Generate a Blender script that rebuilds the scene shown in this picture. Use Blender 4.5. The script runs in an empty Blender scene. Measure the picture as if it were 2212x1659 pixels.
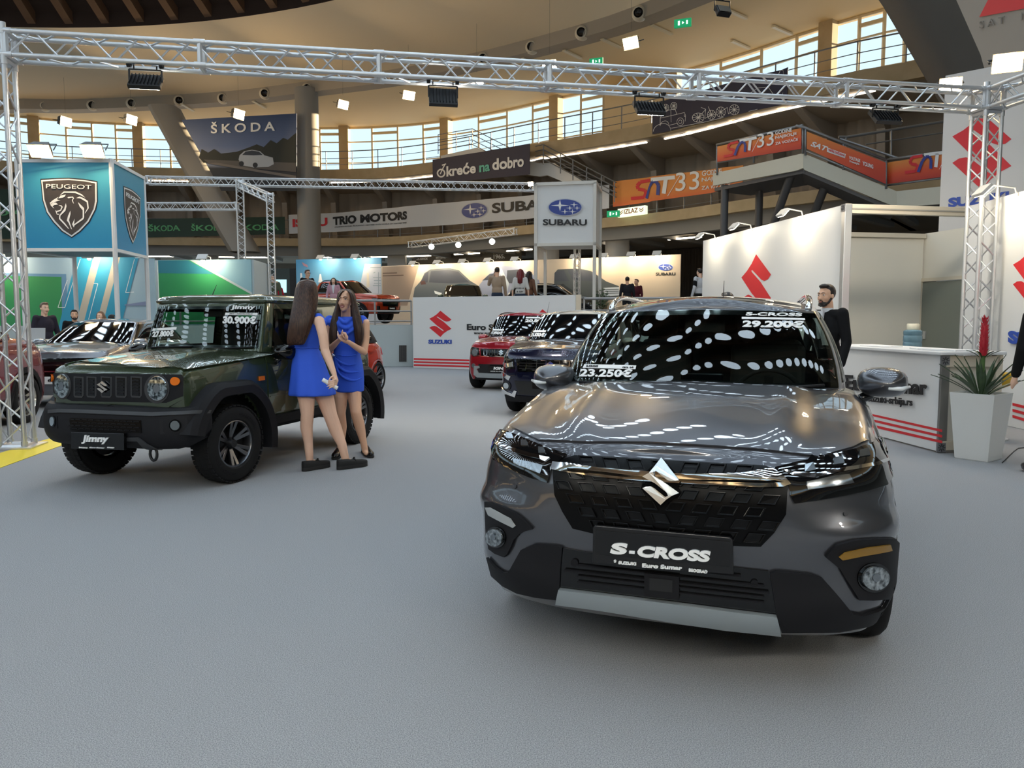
EXPOSURE = 0.75
TUBES = 1.3
SKYLIGHT = 6.5
LEDS = 160.0
ARML = 60.0
import bpy, bmesh, math, random
import numpy as np
from mathutils import Vector, Matrix
random.seed(7)
pi = math.pi
SC = bpy.context.scene
COL = SC.collection
V = Vector
# ------------------------------------------------------------------ camera
FP, CX, CY, CAMZ = 1661.0, 1106.0, 829.5, 1.44
PITCH = math.atan(139.5 / FP)
cam_d = bpy.data.cameras.new('camera')
cam = bpy.data.objects.new('camera', cam_d)
COL.objects.link(cam)
cam.location = (0, 0, CAMZ)
cam.rotation_euler = (pi / 2 - PITCH, 0, 0)
cam_d.sensor_fit = 'HORIZONTAL'
cam_d.sensor_width = 36.0
cam_d.lens = 36.0 * FP / 2212.0
cam_d.clip_end = 300
SC.camera = cam
# ------------------------------------------------------------------ view, sky, sun
SC.view_settings.view_transform = 'Standard'
SC.view_settings.look = 'None'
SC.view_settings.gamma = 1.0
SC.view_settings.exposure = EXPOSURE
SC.view_settings.use_curve_mapping = False
cy = SC.cycles
cy.use_denoising = True
cy.max_bounces = 7
cy.diffuse_bounces = 4
cy.glossy_bounces = 4
cy.transmission_bounces = 4
cy.transparent_max_bounces = 12
cy.sample_clamp_indirect = 6.0
cy.caustics_reflective = False
cy.caustics_refractive = False
world = bpy.data.worlds.new('sky')
SC.world = world
world.use_nodes = True
bg = world.node_tree.nodes['Background']
bg.inputs[0].default_value = (0.60, 0.80, 0.92, 1)
bg.inputs[1].default_value = 0.85
sun_d = bpy.data.lights.new('sun', 'SUN')
sun = bpy.data.objects.new('sun', sun_d)
COL.objects.link(sun)
sun_d.energy = 18.0
sun_d.angle = 0.01
sun_d.color = (1.0, 0.74, 0.42)
sun.rotation_euler = V((-0.80, -0.56, -0.115)).to_track_quat('-Z', 'Y').to_euler()
sun.location = (60, 60, 40)

# ------------------------------------------------------------------ projection helpers
_fw = V((0, math.cos(PITCH), -math.sin(PITCH)))
_up = V((0, math.sin(PITCH), math.cos(PITCH)))
_rt = V((1, 0, 0))
CAMP = V((0, 0, CAMZ))
def ray(px, py):
    return _fw + _rt * ((px - CX) / FP) + _up * ((CY - py) / FP)
def at(px, py, Y):
    d = ray(px, py); return CAMP + d * (Y / d.y)
def atz(px, py, z=0.0):
    d = ray(px, py); return CAMP + d * ((z - CAMZ) / d.z)
def proj(p):
    q = V(p) - CAMP
    w = q.dot(_fw)
    return (CX + FP * q.dot(_rt) / w, CY - FP * q.dot(_up) / w)
def frame(p0, p1):
    """matrix with origin p0, local x towards p1 (level), local z up, local -y facing the viewer"""
    x = V((p1[0] - p0[0], p1[1] - p0[1], 0)).normalized()
    z = V((0, 0, 1)); y = z.cross(x)
    m = Matrix((x, y, z)).transposed().to_4x4()
    m.translation = V(p0)
    return m
def onplane(px, py, M):
    """pixel -> local (x,z) on the local y=0 plane of M"""
    d = ray(px, py); n = (M.to_3x3() @ V((0, 1, 0))); o = M.translation
    p = CAMP + d * ((o - CAMP).dot(n) / d.dot(n))
    q = M.inverted() @ p
    return (q.x, q.z)
def lerp(a, b, t): return a + (b - a) * t
def interp(tab, x):
    if x <= tab[0][0]: return tab[0][1]
    for (a, b), (c, d) in zip(tab, tab[1:]):
        if x <= c: return b + (d - b) * (x - a) / (c - a) if c > a else d
    return tab[-1][1]
def catmull(pts, n, closed=False):
    """resample a control polyline, n points, by arc length"""
    P = [V(p) for p in pts]; out = []
    m = len(P); segs = m if closed else m - 1
    for i in range(segs):
        if closed:
            a, b, c, d = P[(i - 1) % m], P[i], P[(i + 1) % m], P[(i + 2) % m]
        else:
            b, c = P[i], P[i + 1]
            a = P[i - 1] if i > 0 else b * 2 - c
            d = P[i + 2] if i + 2 < m else c * 2 - b
        for k in range(12):
            t = k / 12.0
            out.append(0.5 * ((2 * b) + (c - a) * t + (2 * a - 5 * b + 4 * c - d) * t * t + (3 * b - a - 3 * c + d) * t ** 3))
    out.append(P[0].copy() if closed else P[-1].copy())
    L = [0.0]
    for a, b in zip(out, out[1:]): L.append(L[-1] + (b - a).length)
    res = []; j = 0
    for k in range(n):
        s = L[-1] * k / (n - 1)
        while j < len(L) - 2 and L[j + 1] < s: j += 1
        f = (s - L[j]) / max(1e-9, L[j + 1] - L[j])
        res.append(out[j].lerp(out[j + 1], f))
    return res
# ------------------------------------------------------------------ materials
def lin(c):
    if isinstance(c, str):
        c = [int(c[i:i + 2], 16) / 255 for i in (0, 2, 4)]
        c = [x / 12.92 if x <= .04045 else ((x + .055) / 1.055) ** 2.4 for x in c]
    return (*c[:3], 1.0)
MATS = {}
def mat(name, color, rough=0.5, metal=0.0, spec=0.5, coat=0.0, emit=None, es=0.0, noise=None, bump=None, flake=0.0, trans=0.0, aniso=None):
    if name in MATS: return MATS[name]
    m = bpy.data.materials.new(name); m.use_nodes = True
    nt = m.node_tree; b = nt.nodes['Principled BSDF']
    b.inputs['Base Color'].default_value = lin(color)
    b.inputs['Roughness'].default_value = rough
    b.inputs['Metallic'].default_value = metal
    b.inputs['Specular IOR Level'].default_value = spec
    b.inputs['Coat Weight'].default_value = coat
    b.inputs['Coat Roughness'].default_value = 0.02
    if trans: b.inputs['Transmission Weight'].default_value = trans
    if emit is not None:
        b.inputs['Emission Color'].default_value = lin(emit); b.inputs['Emission Strength'].default_value = es
    tc = None
    if noise or bump or flake:
        tc = nt.nodes.new('ShaderNodeTexCoord')
    if noise:
        sc, c2, amt = noise
        n = nt.nodes.new('ShaderNodeTexNoise'); n.inputs['Scale'].default_value = sc; n.inputs['Detail'].default_value = 4
        r = nt.nodes.new('ShaderNodeValToRGB'); r.color_ramp.elements[0].position = .5 - amt; r.color_ramp.elements[1].position = .5 + amt
        r.color_ramp.elements[0].color = lin(color); r.color_ramp.elements[1].color = lin(c2)
        nt.links.new(tc.outputs['Object'], n.inputs['Vector']); nt.links.new(n.outputs[0], r.inputs[0]); nt.links.new(r.outputs[0], b.inputs['Base Color'])
    if bump:
        sc, st = bump
        n = nt.nodes.new('ShaderNodeTexNoise'); n.inputs['Scale'].default_value = sc; n.inputs['Detail'].default_value = 3
        u = nt.nodes.new('ShaderNodeBump'); u.inputs['Strength'].default_value = st; u.inputs['Distance'].default_value = 0.004
        nt.links.new(tc.outputs['Object'], n.inputs['Vector']); nt.links.new(n.outputs[0], u.inputs['Height']); nt.links.new(u.outputs[0], b.inputs['Normal'])
    MATS[name] = m
    return m
def glass_mat(name, tint, ior=1.5, body=0.0):
    """thin pane: fresnel mirror over a tinted see-through layer"""
    if name in MATS: return MATS[name]
    m = bpy.data.materials.new(name); m.use_nodes = True; nt = m.node_tree
    nt.nodes.remove(nt.nodes['Principled BSDF']); out = nt.nodes['Material Output']
    t = nt.nodes.new('ShaderNodeBsdfTransparent'); t.inputs[0].default_value = lin(tint)
    g = nt.nodes.new('ShaderNodeBsdfGlossy'); g.inputs['Roughness'].default_value = 0.0
    f0 = ((ior - 1) / (ior + 1)) ** 2
    lw = nt.nodes.new('ShaderNodeLayerWeight'); lw.inputs[0].default_value = .5
    pw = nt.nodes.new('ShaderNodeMath'); pw.operation = 'POWER'; pw.inputs[1].default_value = 5.0
    f = nt.nodes.new('ShaderNodeMath'); f.operation = 'MULTIPLY_ADD'; f.inputs[1].default_value = 1 - f0; f.inputs[2].default_value = f0
    nt.links.new(lw.outputs['Facing'], pw.inputs[0]); nt.links.new(pw.outputs[0], f.inputs[0])
    x = nt.nodes.new('ShaderNodeMixShader')
    nt.links.new(f.outputs[0], x.inputs[0]); nt.links.new(t.outputs[0], x.inputs[1]); nt.links.new(g.outputs[0], x.inputs[2])
    nt.links.new(x.outputs[0], out.inputs[0])
    MATS[name] = m
    return m
def emis(name, color, s):
    return mat(name, color, rough=.5, emit=color, es=s)
def gradient_mat(name, stops, axis='Z', lo=0.0, hi=1.0, rough=.5):
    """a printed colour ramp along one object axis"""
    if name in MATS: return MATS[name]
    m = bpy.data.materials.new(name); m.use_nodes = True; nt = m.node_tree; b = nt.nodes['Principled BSDF']
    b.inputs['Roughness'].default_value = rough
    tc = nt.nodes.new('ShaderNodeTexCoord'); sp = nt.nodes.new('ShaderNodeSeparateXYZ'); mr = nt.nodes.new('ShaderNodeMapRange')
    mr.inputs['From Min'].default_value = lo; mr.inputs['From Max'].default_value = hi
    r = nt.nodes.new('ShaderNodeValToRGB')
    while len(r.color_ramp.elements) < len(stops): r.color_ramp.elements.new(.5)
    for e, (p, c) in zip(r.color_ramp.elements, stops): e.position = p; e.color = lin(c)
    nt.links.new(tc.outputs['Object'], sp.inputs[0]); nt.links.new(sp.outputs[axis], mr.inputs['Value']); nt.links.new(mr.outputs[0], r.inputs[0]); nt.links.new(r.outputs[0], b.inputs['Base Color'])
    MATS[name] = m
    return m
# ------------------------------------------------------------------ mesh builder
class MB:
    def __init__(s, M=None): s.v = []; s.f = []; s.M = M
    def add(s, vs, fs, M=None):
        o = len(s.v)
        T = M if s.M is None else (s.M if M is None else s.M @ M)
        s.v += [tuple(T @ V(p)) if T is not None else tuple(p) for p in vs]
        s.f += [tuple(i + o for i in f) for f in fs]
        return s
    def box(s, c, d, M=None):
        x, y, z = c; a, b, e = d[0] / 2, d[1] / 2, d[2] / 2
        vs = [(x + i * a, y + j * b, z + k * e) for i in (-1, 1) for j in (-1, 1) for k in (-1, 1)]
        return s.add(vs, [(0, 1, 3, 2), (4, 6, 7, 5), (0, 4, 5, 1), (2, 3, 7, 6), (0, 2, 6, 4), (1, 5, 7, 3)], M)
    def bar(s, p0, p1, w, h, M=None):
        p0, p1 = V(p0), V(p1); d = p1 - p0; L = d.length
        q = d.to_track_quat('Y', 'Z').to_matrix().to_4x4(); q.translation = (p0 + p1) / 2
        return s.box((0, 0, 0), (w, L, h), q if M is None else M @ q)
    def tube(s, p0, p1, r, n=8, r1=None, caps=True, M=None):
        p0, p1 = V(p0), V(p1); r1 = r if r1 is None else r1
        d = p1 - p0
        if d.length < 1e-7: return s
        q = d.to_track_quat('Z', 'Y').to_matrix()
        vs = []
        for p, rr in ((p0, r), (p1, r1)):
            for k in range(n):
                a = 2 * pi * k / n
                vs.append(p + q @ V((rr * math.cos(a), rr * math.sin(a), 0)))
        fs = [(k, (k + 1) % n, n + (k + 1) % n, n + k) for k in range(n)]
        if caps: fs += [tuple(range(n - 1, -1, -1)), tuple(range(n, 2 * n))]
        return s.add(vs, fs, M)
    def pipe(s, pts, r, n=8, closed=False, M=None, flat=None):
        P = [V(p) for p in pts]; m = len(P); vs = []; fs = []
        for i in range(m):
            a = P[i - 1] if (i > 0 or closed) else P[i]; b = P[(i + 1) % m] if (i < m - 1 or closed) else P[i]
            q = (b - a).to_track_quat('Z', 'Y').to_matrix()
            rr = r[i] if isinstance(r, (list, tuple)) else r
            for k in range(n):
                t = 2 * pi * k / n
                vs.append(P[i] + q @ V((rr * math.cos(t) * (flat or 1), rr * math.sin(t), 0)))
        for i in range(m if closed else m - 1):
            j = (i + 1) % m
            for k in range(n): fs.append((i * n + k, i * n + (k + 1) % n, j * n + (k + 1) % n, j * n + k))
        if not closed: fs += [tuple(range(n - 1, -1, -1)), tuple(range((m - 1) * n, m * n))]
        return s.add(vs, fs, M)
    def lathe(s, prof, n=24, M=None, a0=0.0, a1=2 * pi):
        full = abs(a1 - a0 - 2 * pi) < 1e-6; vs = []; fs = []; m = len(prof); cols = n if full else n + 1
        for k in range(cols):
            a = a0 + (a1 - a0) * k / n
            for r, z in prof: vs.append((r * math.cos(a), r * math.sin(a), z))
        for k in range(n):
            j = (k + 1) % cols
            for i in range(m - 1): fs.append((k * m + i, j * m + i, j * m + i + 1, k * m + i + 1))
        return s.add(vs, fs, M)
    def grid(s, rows, cu=False, cv=False, M=None):
        nr, nc = len(rows), len(rows[0]); vs = [p for r in rows for p in r]; fs = []
        for i in range(nr if cu else nr - 1):
            for j in range(nc if cv else nc - 1):
                a, b = (i + 1) % nr, (j + 1) % nc
                fs.append((i * nc + j, i * nc + b, a * nc + b, a * nc + j))
        return s.add(vs, fs, M)
    def prism(s, poly, y0, y1, M=None):
        """polygon in local x,z extruded along y"""
        n = len(poly)
        A = sum(poly[i][0] * poly[(i + 1) % n][1] - poly[(i + 1) % n][0] * poly[i][1] for i in range(n))
        if A < 0: poly = poly[::-1]
        vs = [(p[0], y0, p[1]) for p in poly] + [(p[0], y1, p[1]) for p in poly]
        fs = [tuple(range(n)), tuple(range(2 * n - 1, n - 1, -1))]
        fs += [(i, i + n, (i + 1) % n + n, (i + 1) % n) for i in range(n)]
        return s.add(vs, fs, M)
    def ball(s, c, r, n=12, M=None, sq=None):
        rx, ry, rz = (r, r, r) if not isinstance(r, (tuple, list)) else r
        m = max(4, n // 2); vs = []; fs = []
        for i in range(m + 1):
            t = pi * i / m
            for k in range(n):
                a = 2 * pi * k / n
                vs.append((c[0] + rx * math.sin(t) * math.cos(a), c[1] + ry * math.sin(t) * math.sin(a), c[2] + rz * math.cos(t)))
        for i in range(m):
            for k in range(n): fs.append((i * n + k, (i + 1) * n + k, (i + 1) * n + (k + 1) % n, i * n + (k + 1) % n))
        return s.add(vs, fs, M)
    def capsule(s, p0, r0, p1, r1, n=14):
        p0, p1 = V(p0), V(p1); d = p1 - p0; L = d.length
        if L < 1e-6: return s.ball(p0, max(r0, r1), n)
        q = d.to_track_quat('Z', 'Y').to_matrix().to_4x4(); q.translation = p0
        prof = [(r0 * math.sin(a), -r0 * math.cos(a)) for a in np.linspace(0.02, pi / 2, 5)]
        prof += [(lerp(r0, r1, t), L * t) for t in (.33, .67)]
        prof += [(r1 * math.cos(a), L + r1 * math.sin(a)) for a in np.linspace(0, pi / 2 - .02, 5)]
        n0 = len(s.v)
        s.lathe(prof, n, q)
        m = len(prof); o = n0
        s.f.append(tuple(o + k * m for k in range(n - 1, -1, -1))); s.f.append(tuple(o + k * m + m - 1 for k in range(n)))
        return s
    def build(s, name, m, parent=None, smooth=None, bevel=0, seg=2, M=None, remesh=0, subd=0, sm_it=0):
        me = bpy.data.meshes.new(name); me.from_pydata(s.v, [], s.f); me.update()
        o = bpy.data.objects.new(name, me); COL.objects.link(o)
        if m is not None: me.materials.append(m)
        if parent is not None: o.parent = parent
        if M is not None: o.matrix_local = M
        if smooth is True:
            me.polygons.foreach_set('use_smooth', [True] * len(me.polygons))
        elif smooth:
            me.polygons.foreach_set('use_smooth', [True] * len(me.polygons)); me.set_sharp_from_angle(angle=math.radians(smooth))
        if remesh:
            r = o.modifiers.new('skin', 'REMESH'); r.mode = 'VOXEL'; r.voxel_size = remesh; r.use_smooth_shade = True
            if sm_it:
                q = o.modifiers.new('relax', 'SMOOTH'); q.factor = .5; q.iterations = sm_it
        if bevel:
            b = o.modifiers.new('edge', 'BEVEL'); b.width = bevel; b.segments = seg; b.limit_method = 'ANGLE'; b.angle_limit = math.radians(40)
        if subd:
            b = o.modifiers.new('smooth', 'SUBSURF'); b.levels = subd; b.render_levels = subd
        return o
def tag(o, label, cat, group=None, kind=None):
    if label: o['label'] = label
    if cat: o['category'] = cat
    if group: o['group'] = group
    if kind: o['kind'] = kind
    return o
def thing(name, label, cat, M=None, group=None):
    o = bpy.data.objects.new(name, None); COL.objects.link(o); o.empty_display_size = .2
    if M is not None: o.matrix_world = M if isinstance(M, Matrix) else Matrix.Translation(V(M))
    return tag(o, label, cat, group)
def struct(o):
    o['kind'] = 'structure'; return o
def loc(x, y, z=0.0, rz=0.0): return Matrix.Translation(V((x, y, z))) @ Matrix.Rotation(rz, 4, 'Z')
# ------------------------------------------------------------------ text and flat graphics
_tc = {}
def glyphs(s, bold=0.0, spacing=1.0):
    k = (s, bold, spacing)
    if k in _tc: return _tc[k]
    c = bpy.data.curves.new('lettering', 'FONT'); c.body = s; c.offset = bold; c.size = 1.0; c.resolution_u = 4; c.space_character = spacing
    c.extrude = 0.5; c.fill_mode = 'BOTH'; c.align_x = 'LEFT'
    o = bpy.data.objects.new('lettering', c); COL.objects.link(o)
    me = bpy.data.meshes.new_from_object(o)
    bpy.data.objects.remove(o); bpy.data.curves.remove(c)
    vs = [v.co.copy() for v in me.vertices]; fs = [tuple(p.vertices) for p in me.polygons]
    bpy.data.meshes.remove(me)
    _tc[k] = (vs, fs)
    return _tc[k]
def lettering(s, x0, z0, w, h, m, parent, M=None, name='lettering', bold=0.02, shear=0.0, depth=.004, lift=.004, slope=0.0, spacing=1.0, mapper=None):
    """words in local x,z standing proud of the local y=0 plane (towards -y), lower left at x0,z0, fitted to w,h"""
    vs, fs = glyphs(s, bold, spacing)
    if not vs: return None
    xa, xb = min(v.x for v in vs), max(v.x for v in vs); ya, yb = min(v.y for v in vs), max(v.y for v in vs)
    b = MB(); out = []
    for v in vs:
        a = (v.x - xa) / (xb - xa); c = (v.y - ya) / (yb - ya)
        x = x0 + a * w + shear * c * h; z = z0 + c * h + slope * a * w
        y = -lift - (v.z + .5) * depth
        out.append(V((x, y, z)) if mapper is None else mapper(x, z, -y))
    b.add(out, fs)
    return b.build(name, m, parent, M=M)
SLOGO = [((x - 857) / 333., (822 - y) / 393.) for x, y in
         [(857, 430), (1190, 697), (1120, 745), (1040, 757), (975, 738), (770, 605), (748, 612), (765, 632), (960, 765), (1190, 972), (1065, 1032), (955, 1110), (857, 1215),
          (525, 940), (600, 895), (680, 883), (745, 903), (935, 1040), (955, 1030), (945, 1010), (750, 870), (525, 670), (650, 605), (755, 530)]]
SBADGE = [((x - 857) / 333., (822 - y) / 393.) for x, y in
          [(857, 430), (1190, 697), (1120, 735), (1040, 745), (975, 722), (775, 580), (722, 598), (745, 655), (955, 815), (1190, 972), (1065, 1032), (955, 1110), (857, 1215),
           (525, 940), (600, 905), (680, 897), (745, 922), (935, 1064), (990, 1044), (965, 985), (755, 825), (525, 670), (650, 605), (755, 530)]]
def flat(name, m, poly, parent, lift=.004, depth=.003, M=None):
    b = MB(); b.prism(poly, -lift - depth, -lift); return b.build(name, m, parent, M=M)
def star(cx, cz, a, b, k=.14):
    pts = []
    for i in range(4):
        t = pi / 2 * i
        pts.append((cx + a * math.cos(t), cz + b * math.sin(t)))
        t += pi / 4
        pts.append((cx + a * k * 1.41 * math.cos(t), cz + b * k * 1.41 * math.sin(t)))
    return pts
def ellipse(cx, cz, a, b, n=40): return [(cx + a * math.cos(2 * pi * k / n), cz + b * math.sin(2 * pi * k / n)) for k in range(n)]
# ================================================================== the hall
M_carpet = mat('carpet_grey', 'b0b0b0', rough=.95, spec=.1, noise=(230, '7b7d81', .15), bump=(420, .6))
M_plat = mat('platform_grey', 'a9b3b5', rough=.6)
M_cream = mat('ceiling_cream', 'e2d3b9', rough=.75, spec=.2)
M_cream2 = mat('soffit_cream', 'e0cda8', rough=.75, spec=.2)
M_darkdome = mat('dome_dark', '3d3029', rough=.8, spec=.1)
M_rib = mat('dome_rib', '6e523d', rough=.7, spec=.2)
M_slab = mat('slab_beige', 'bfa987', rough=.7, noise=(1.5, 'a8946f', .3))
M_slabgrey = mat('slab_grey', '8d8a86', rough=.7)
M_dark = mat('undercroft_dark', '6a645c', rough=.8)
M_curtain = mat('curtain_brown', 'a3988b', rough=.9, spec=.1)
M_pier = mat('pier_grey', '84807a', rough=.7)
M_frame = mat('window_frame_ochre', 'c8a868', rough=.5)
M_rail = mat('rail_grey_paint', '8b8c8e', rough=.4, metal=.6)
M_white = mat('white_panel', 'd9d9d8', rough=.45)
M_alu = mat('aluminium', 'd6d7d8', rough=.36, metal=.85)
M_black = mat('black_plastic', '141416', rough=.5)
M_navy = mat('banner_navy', '2c2b42', rough=.6)
M_pane = glass_mat('window_glass', (.94, .97, 1.0), 1.35)
M_sky = emis('skylight_glow', (.70, .86, 1.0), SKYLIGHT)

# gallery edge line through the places the photo shows, closed round the hall
HG = 8.5 + CAMZ
_gp = [atz(x, y, HG) for x, y in [(30, 372), (420, 386), (740, 388), (929, 374), (1148, 338), (1412, 294), (1641, 236), (1860, 188), (2019, 160)]]
_gp = [(p.x, p.y, 0) for p in _gp] + [(20, 20.5, 0), (23, 11, 0), (23.5, 1, 0), (21, -9, 0), (15, -18, 0), (5, -24.5, 0), (-8, -28, 0), (-22, -26.5, 0), (-35, -21, 0), (-44, -11, 0), (-48, 2, 0), (-47, 16, 0), (-42, 29, 0), (-35, 38, 0)]
NG = 241
GP = catmull(_gp, NG, closed=True)[:-1]
NG = len(GP)
GN = []
for i in range(NG):
    t = GP[(i + 1) % NG] - GP[i - 1]
    n = V((-t.y, t.x, 0)).normalized()
    GN.append(n if n.dot(GP[i] - V((-12, 9, 0))) > 0 else -n)
def gpt(i, off, z):
    k = int(math.floor(i)) % NG; f = i - math.floor(i); j = (k + 1) % NG
    p = GP[k].lerp(GP[j], f) + GN[k].lerp(GN[j], f).normalized() * off
    return V((p.x, p.y, z))
def g_at_px(px, off, z, lo=0, hi=None):
    """station on the gallery line whose offset point projects to image column px (front half of the hall)"""
    best = None
    for k in range(NG * 4):
        i = k / 4.0
        p = gpt(i, off, z)
        if p.y < 12: continue
        e = abs(proj(p)[0] - px)
        if best is None or e < best[0]: best = (e, i)
    return best[1]
def sweep(name, prof, m, i0=0, i1=None, smooth=40, parent=None, wave=0.0, step=1.0):
    """sweep a closed (offset,z) profile along the gallery line; i1 None = all round"""
    b = MB(); full = i1 is None
    if full: st = list(range(NG))
    else:
        n = max(2, int((i1 - i0) / step) + 1); st = [i0 + (i1 - i0) * k / (n - 1) for k in range(n)]
    rows = [[gpt(i, o + (wave if (q % 2) else -wave), z) for o, z in prof] for q, i in enumerate(st)]
    b.grid(rows, cu=full, cv=len(prof) > 2)
    if not full and len(prof) > 2:
        n = len(prof); L = len(b.v)
        b.f += [tuple(range(n)), tuple(range(L - 1, L - n - 1, -1))]
    return b.build(name, m, parent, smooth=smooth)

# floor
b = MB(); b.add([p + GN[i] * 6 for i, p in enumerate(GP)], [tuple(range(NG))])
fl = struct(b.build('floor', M_carpet))
# yellow strip laid in the carpet
M_yellow = mat('yellow_vinyl', 'e0c81a', rough=.5)
def up(p, z): return (p.x, p.y, z)
ys = [atz(-160, 1026), atz(-160, 1070), atz(130, 964), atz(330, 905), atz(330, 892), atz(130, 941)]
b = MB(); b.add([up(p, 0.001) for p in ys] + [up(p, .005) for p in ys], [tuple(range(5, -1, -1)), tuple(range(6, 12))] + [(i, (i + 1) % 6, (i + 1) % 6 + 6, i + 6) for i in range(6)])
tag(b.build('floor_strip', M_yellow), 'yellow strip laid across the grey carpet at left edge', 'floor strip')

# upper ceiling: dark ribbed ring, cream annulus, soffit, lower ceiling
HR = 13.9; RC = (-1.54 * HR, .515 * HR); RR = 2.22 * HR; ZR = HR + CAMZ
ZS = 12.8 + CAMZ; ZL = 12.56 + CAMZ
_sp = [atz(x, y, ZS) for x, y in [(-200, 214), (60, 226), (200, 226), (482, 211), (660, 190), (852, 164), (1045, 125), (1258, 69), (1382, 28), (1560, -45)]]
_sp = [(p.x, p.y, 0) for p in _sp] + [(11.5, 26, 0), (15.5, 19, 0), (17.5, 10, 0), (17.5, 0, 0), (15, -9, 0), (9.5, -17, 0), (0, -23, 0), (-12, -25.5, 0), (-24, -23.5, 0), (-34, -18, 0), (-41, -9, 0), (-44, 2, 0), (-43, 16, 0), (-39, 29, 0)]
SP = catmull(_sp, 161, closed=True)[:-1]; NS = len(SP)
def rfac(a):
    d = math.degrees(math.atan2(math.sin(a), math.cos(a)))
    return 1 + .17 * max(0.0, min(1.0, (57 - d) / 12)) * max(0.0, min(1.0, (d + 80) / 30))
# ring points facing each soffit point, seen from the ring centre
def ringpt(p, r, z):
    d = V((p.x - RC[0], p.y - RC[1], 0)).normalized(); return V((RC[0] + d.x * r, RC[1] + d.y * r, z))
def inner(p, z):
    pc = V((p.x - RC[0], p.y - RC[1], 0)); r_ = RR * rfac(math.atan2(pc.y, pc.x)); q = ringpt(p, r_, z)
    if pc.length < r_ + .3: q = ringpt(p, pc.length - .3, z)
    return q
rows = []
for p in SP:
    q = inner(p, ZR)
    a = V((p.x, p.y, ZS + .35)); rows.append([q, q.lerp(a, .5) + V((0, 0, .12)), a])
b = MB(); b.grid(rows, cu=True); struct(b.build('ceiling', M_cream, smooth=True))
rows = []
for i, p in enumerate(SP):
    n = V((p.x - RC[0], p.y - RC[1], 0)).normalized()
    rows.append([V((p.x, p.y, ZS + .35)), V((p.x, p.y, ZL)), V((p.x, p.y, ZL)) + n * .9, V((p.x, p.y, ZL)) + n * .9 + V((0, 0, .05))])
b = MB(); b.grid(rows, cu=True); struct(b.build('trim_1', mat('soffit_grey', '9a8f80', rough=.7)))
WOFF = 4.0; WTOP = 14.0
rows = []
for i in range(NG):
    o = gpt(i, WOFF + .6, ZL + .06); d = V((o.x - RC[0], o.y - RC[1], 0)).normalized()
    # nearest soffit point in the same direction
    best = max(SP, key=lambda s: V((s.x - RC[0], s.y - RC[1], 0)).normalized().dot(d))
    rows.append([V((best.x, best.y, ZL + .06)) + d * .6, o])
b = MB(); b.grid(rows, cu=True); struct(b.build('ceiling.001', M_cream2, smooth=True))
# dome: dark shell with round skylights in radial rows between ribs
DZ = 9.0
def domept(r, a, dz=0.0):
    t = r / RR; r = r * rfac(a); return V((RC[0] + r * math.cos(a), RC[1] + r * math.sin(a), ZR + .7 + DZ * (1 - t * t) + dz))
b = MB()
rows = [[domept(RR * k / 14.0 + .01, 2 * pi * j / 144) for k in range(15)] for j in range(144)]
b.grid(rows, cu=True)
rows = [[V((RC[0] + RR * rfac(2 * pi * j / 144) * math.cos(2 * pi * j / 144), RC[1] + RR * rfac(2 * pi * j / 144) * math.sin(2 * pi * j / 144), z)) for z in (ZR - .02, ZR + .72)] for j in range(144)]
b.grid(rows, cu=True)
struct(b.build('ceiling.002', M_darkdome, smooth=True))
ribs = MB(); NR = 110
for j in range(NR):
    a = 2 * pi * j / NR + .02
    pts = []
    for k in range(3, 13):
        pts.append(domept(RR * k / 12.0, a))
    for p, q in zip(pts, pts[1:]):
        t = V((-math.sin(a), math.cos(a), 0)) * .19
        d = V((0, 0, -.55)); u = V((0, 0, .1))
        ribs.add([p - t + u, p + t + u, p + t + d, p - t + d, q - t + u, q + t + u, q + t + d, q - t + d], [(0, 3, 2, 1), (4, 5, 6, 7), (0, 4, 7, 3), (1, 2, 6, 5), (3, 7, 6, 2)])
struct(ribs.build('trim_2', M_rib))
sk = MB(); wl = MB()
for j in range(NR):
    a = 2 * pi * (j + .5) / NR + .02
    if j % 2: continue
    for k in range(22):
        r = RR * (.30 + .031 * k)
        if r > RR * .96: break
        rad = .46 * (.6 + .4 * k / 21.0)
        c = domept(r, a, -.22)
        nn = V((math.cos(a) * 2 * DZ * r / RR ** 2, math.sin(a) * 2 * DZ * r / RR ** 2, 1)).normalized()
        M = nn.to_track_quat('Z', 'Y').to_matrix().to_4x4(); M.translation = c
        sk.add([M @ V((rad * math.cos(t), rad * math.sin(t), 0)) for t in np.linspace(0, 2 * pi, 15)[:-1]], [tuple(range(13, -1, -1))])
        wl.lathe([(rad, .05), (rad + .06, -.12), (rad + .09, .1)], 14, M)
struct(sk.build('skylight_panes', M_sky)); struct(wl.build('skylight_collars', M_rib, smooth=True))

# gallery slabs
struct(sweep('slab_upper', [(0, 9.94), (0, 10.56), (WOFF + .8, 10.56), (WOFF + .8, 10.1), (.3, 10.1), (.3, 9.94)], M_slab))
struct(sweep('slab_lower', [(0, 5.95), (0, 6.42), (7, 6.42), (7, 6.1), (.35, 6.1), (.35, 5.95)], M_slab))
struct(sweep('trim_3', [(.5, 5.38), (.5, 6.1), (.95, 6.1), (.95, 5.38)], M_slabgrey))
struct(sweep('ceiling.003', [(.95, 5.75), (9.5, 5.55)], mat('undercroft_ceiling', '8a8073', rough=.8)))
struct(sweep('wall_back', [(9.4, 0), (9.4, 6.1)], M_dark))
b = MB()
for i in range(NG): pass
struct(sweep('wall_upper', [(WOFF + .5, 9.9), (WOFF + .5, 10.75)], M_slab))
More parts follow.
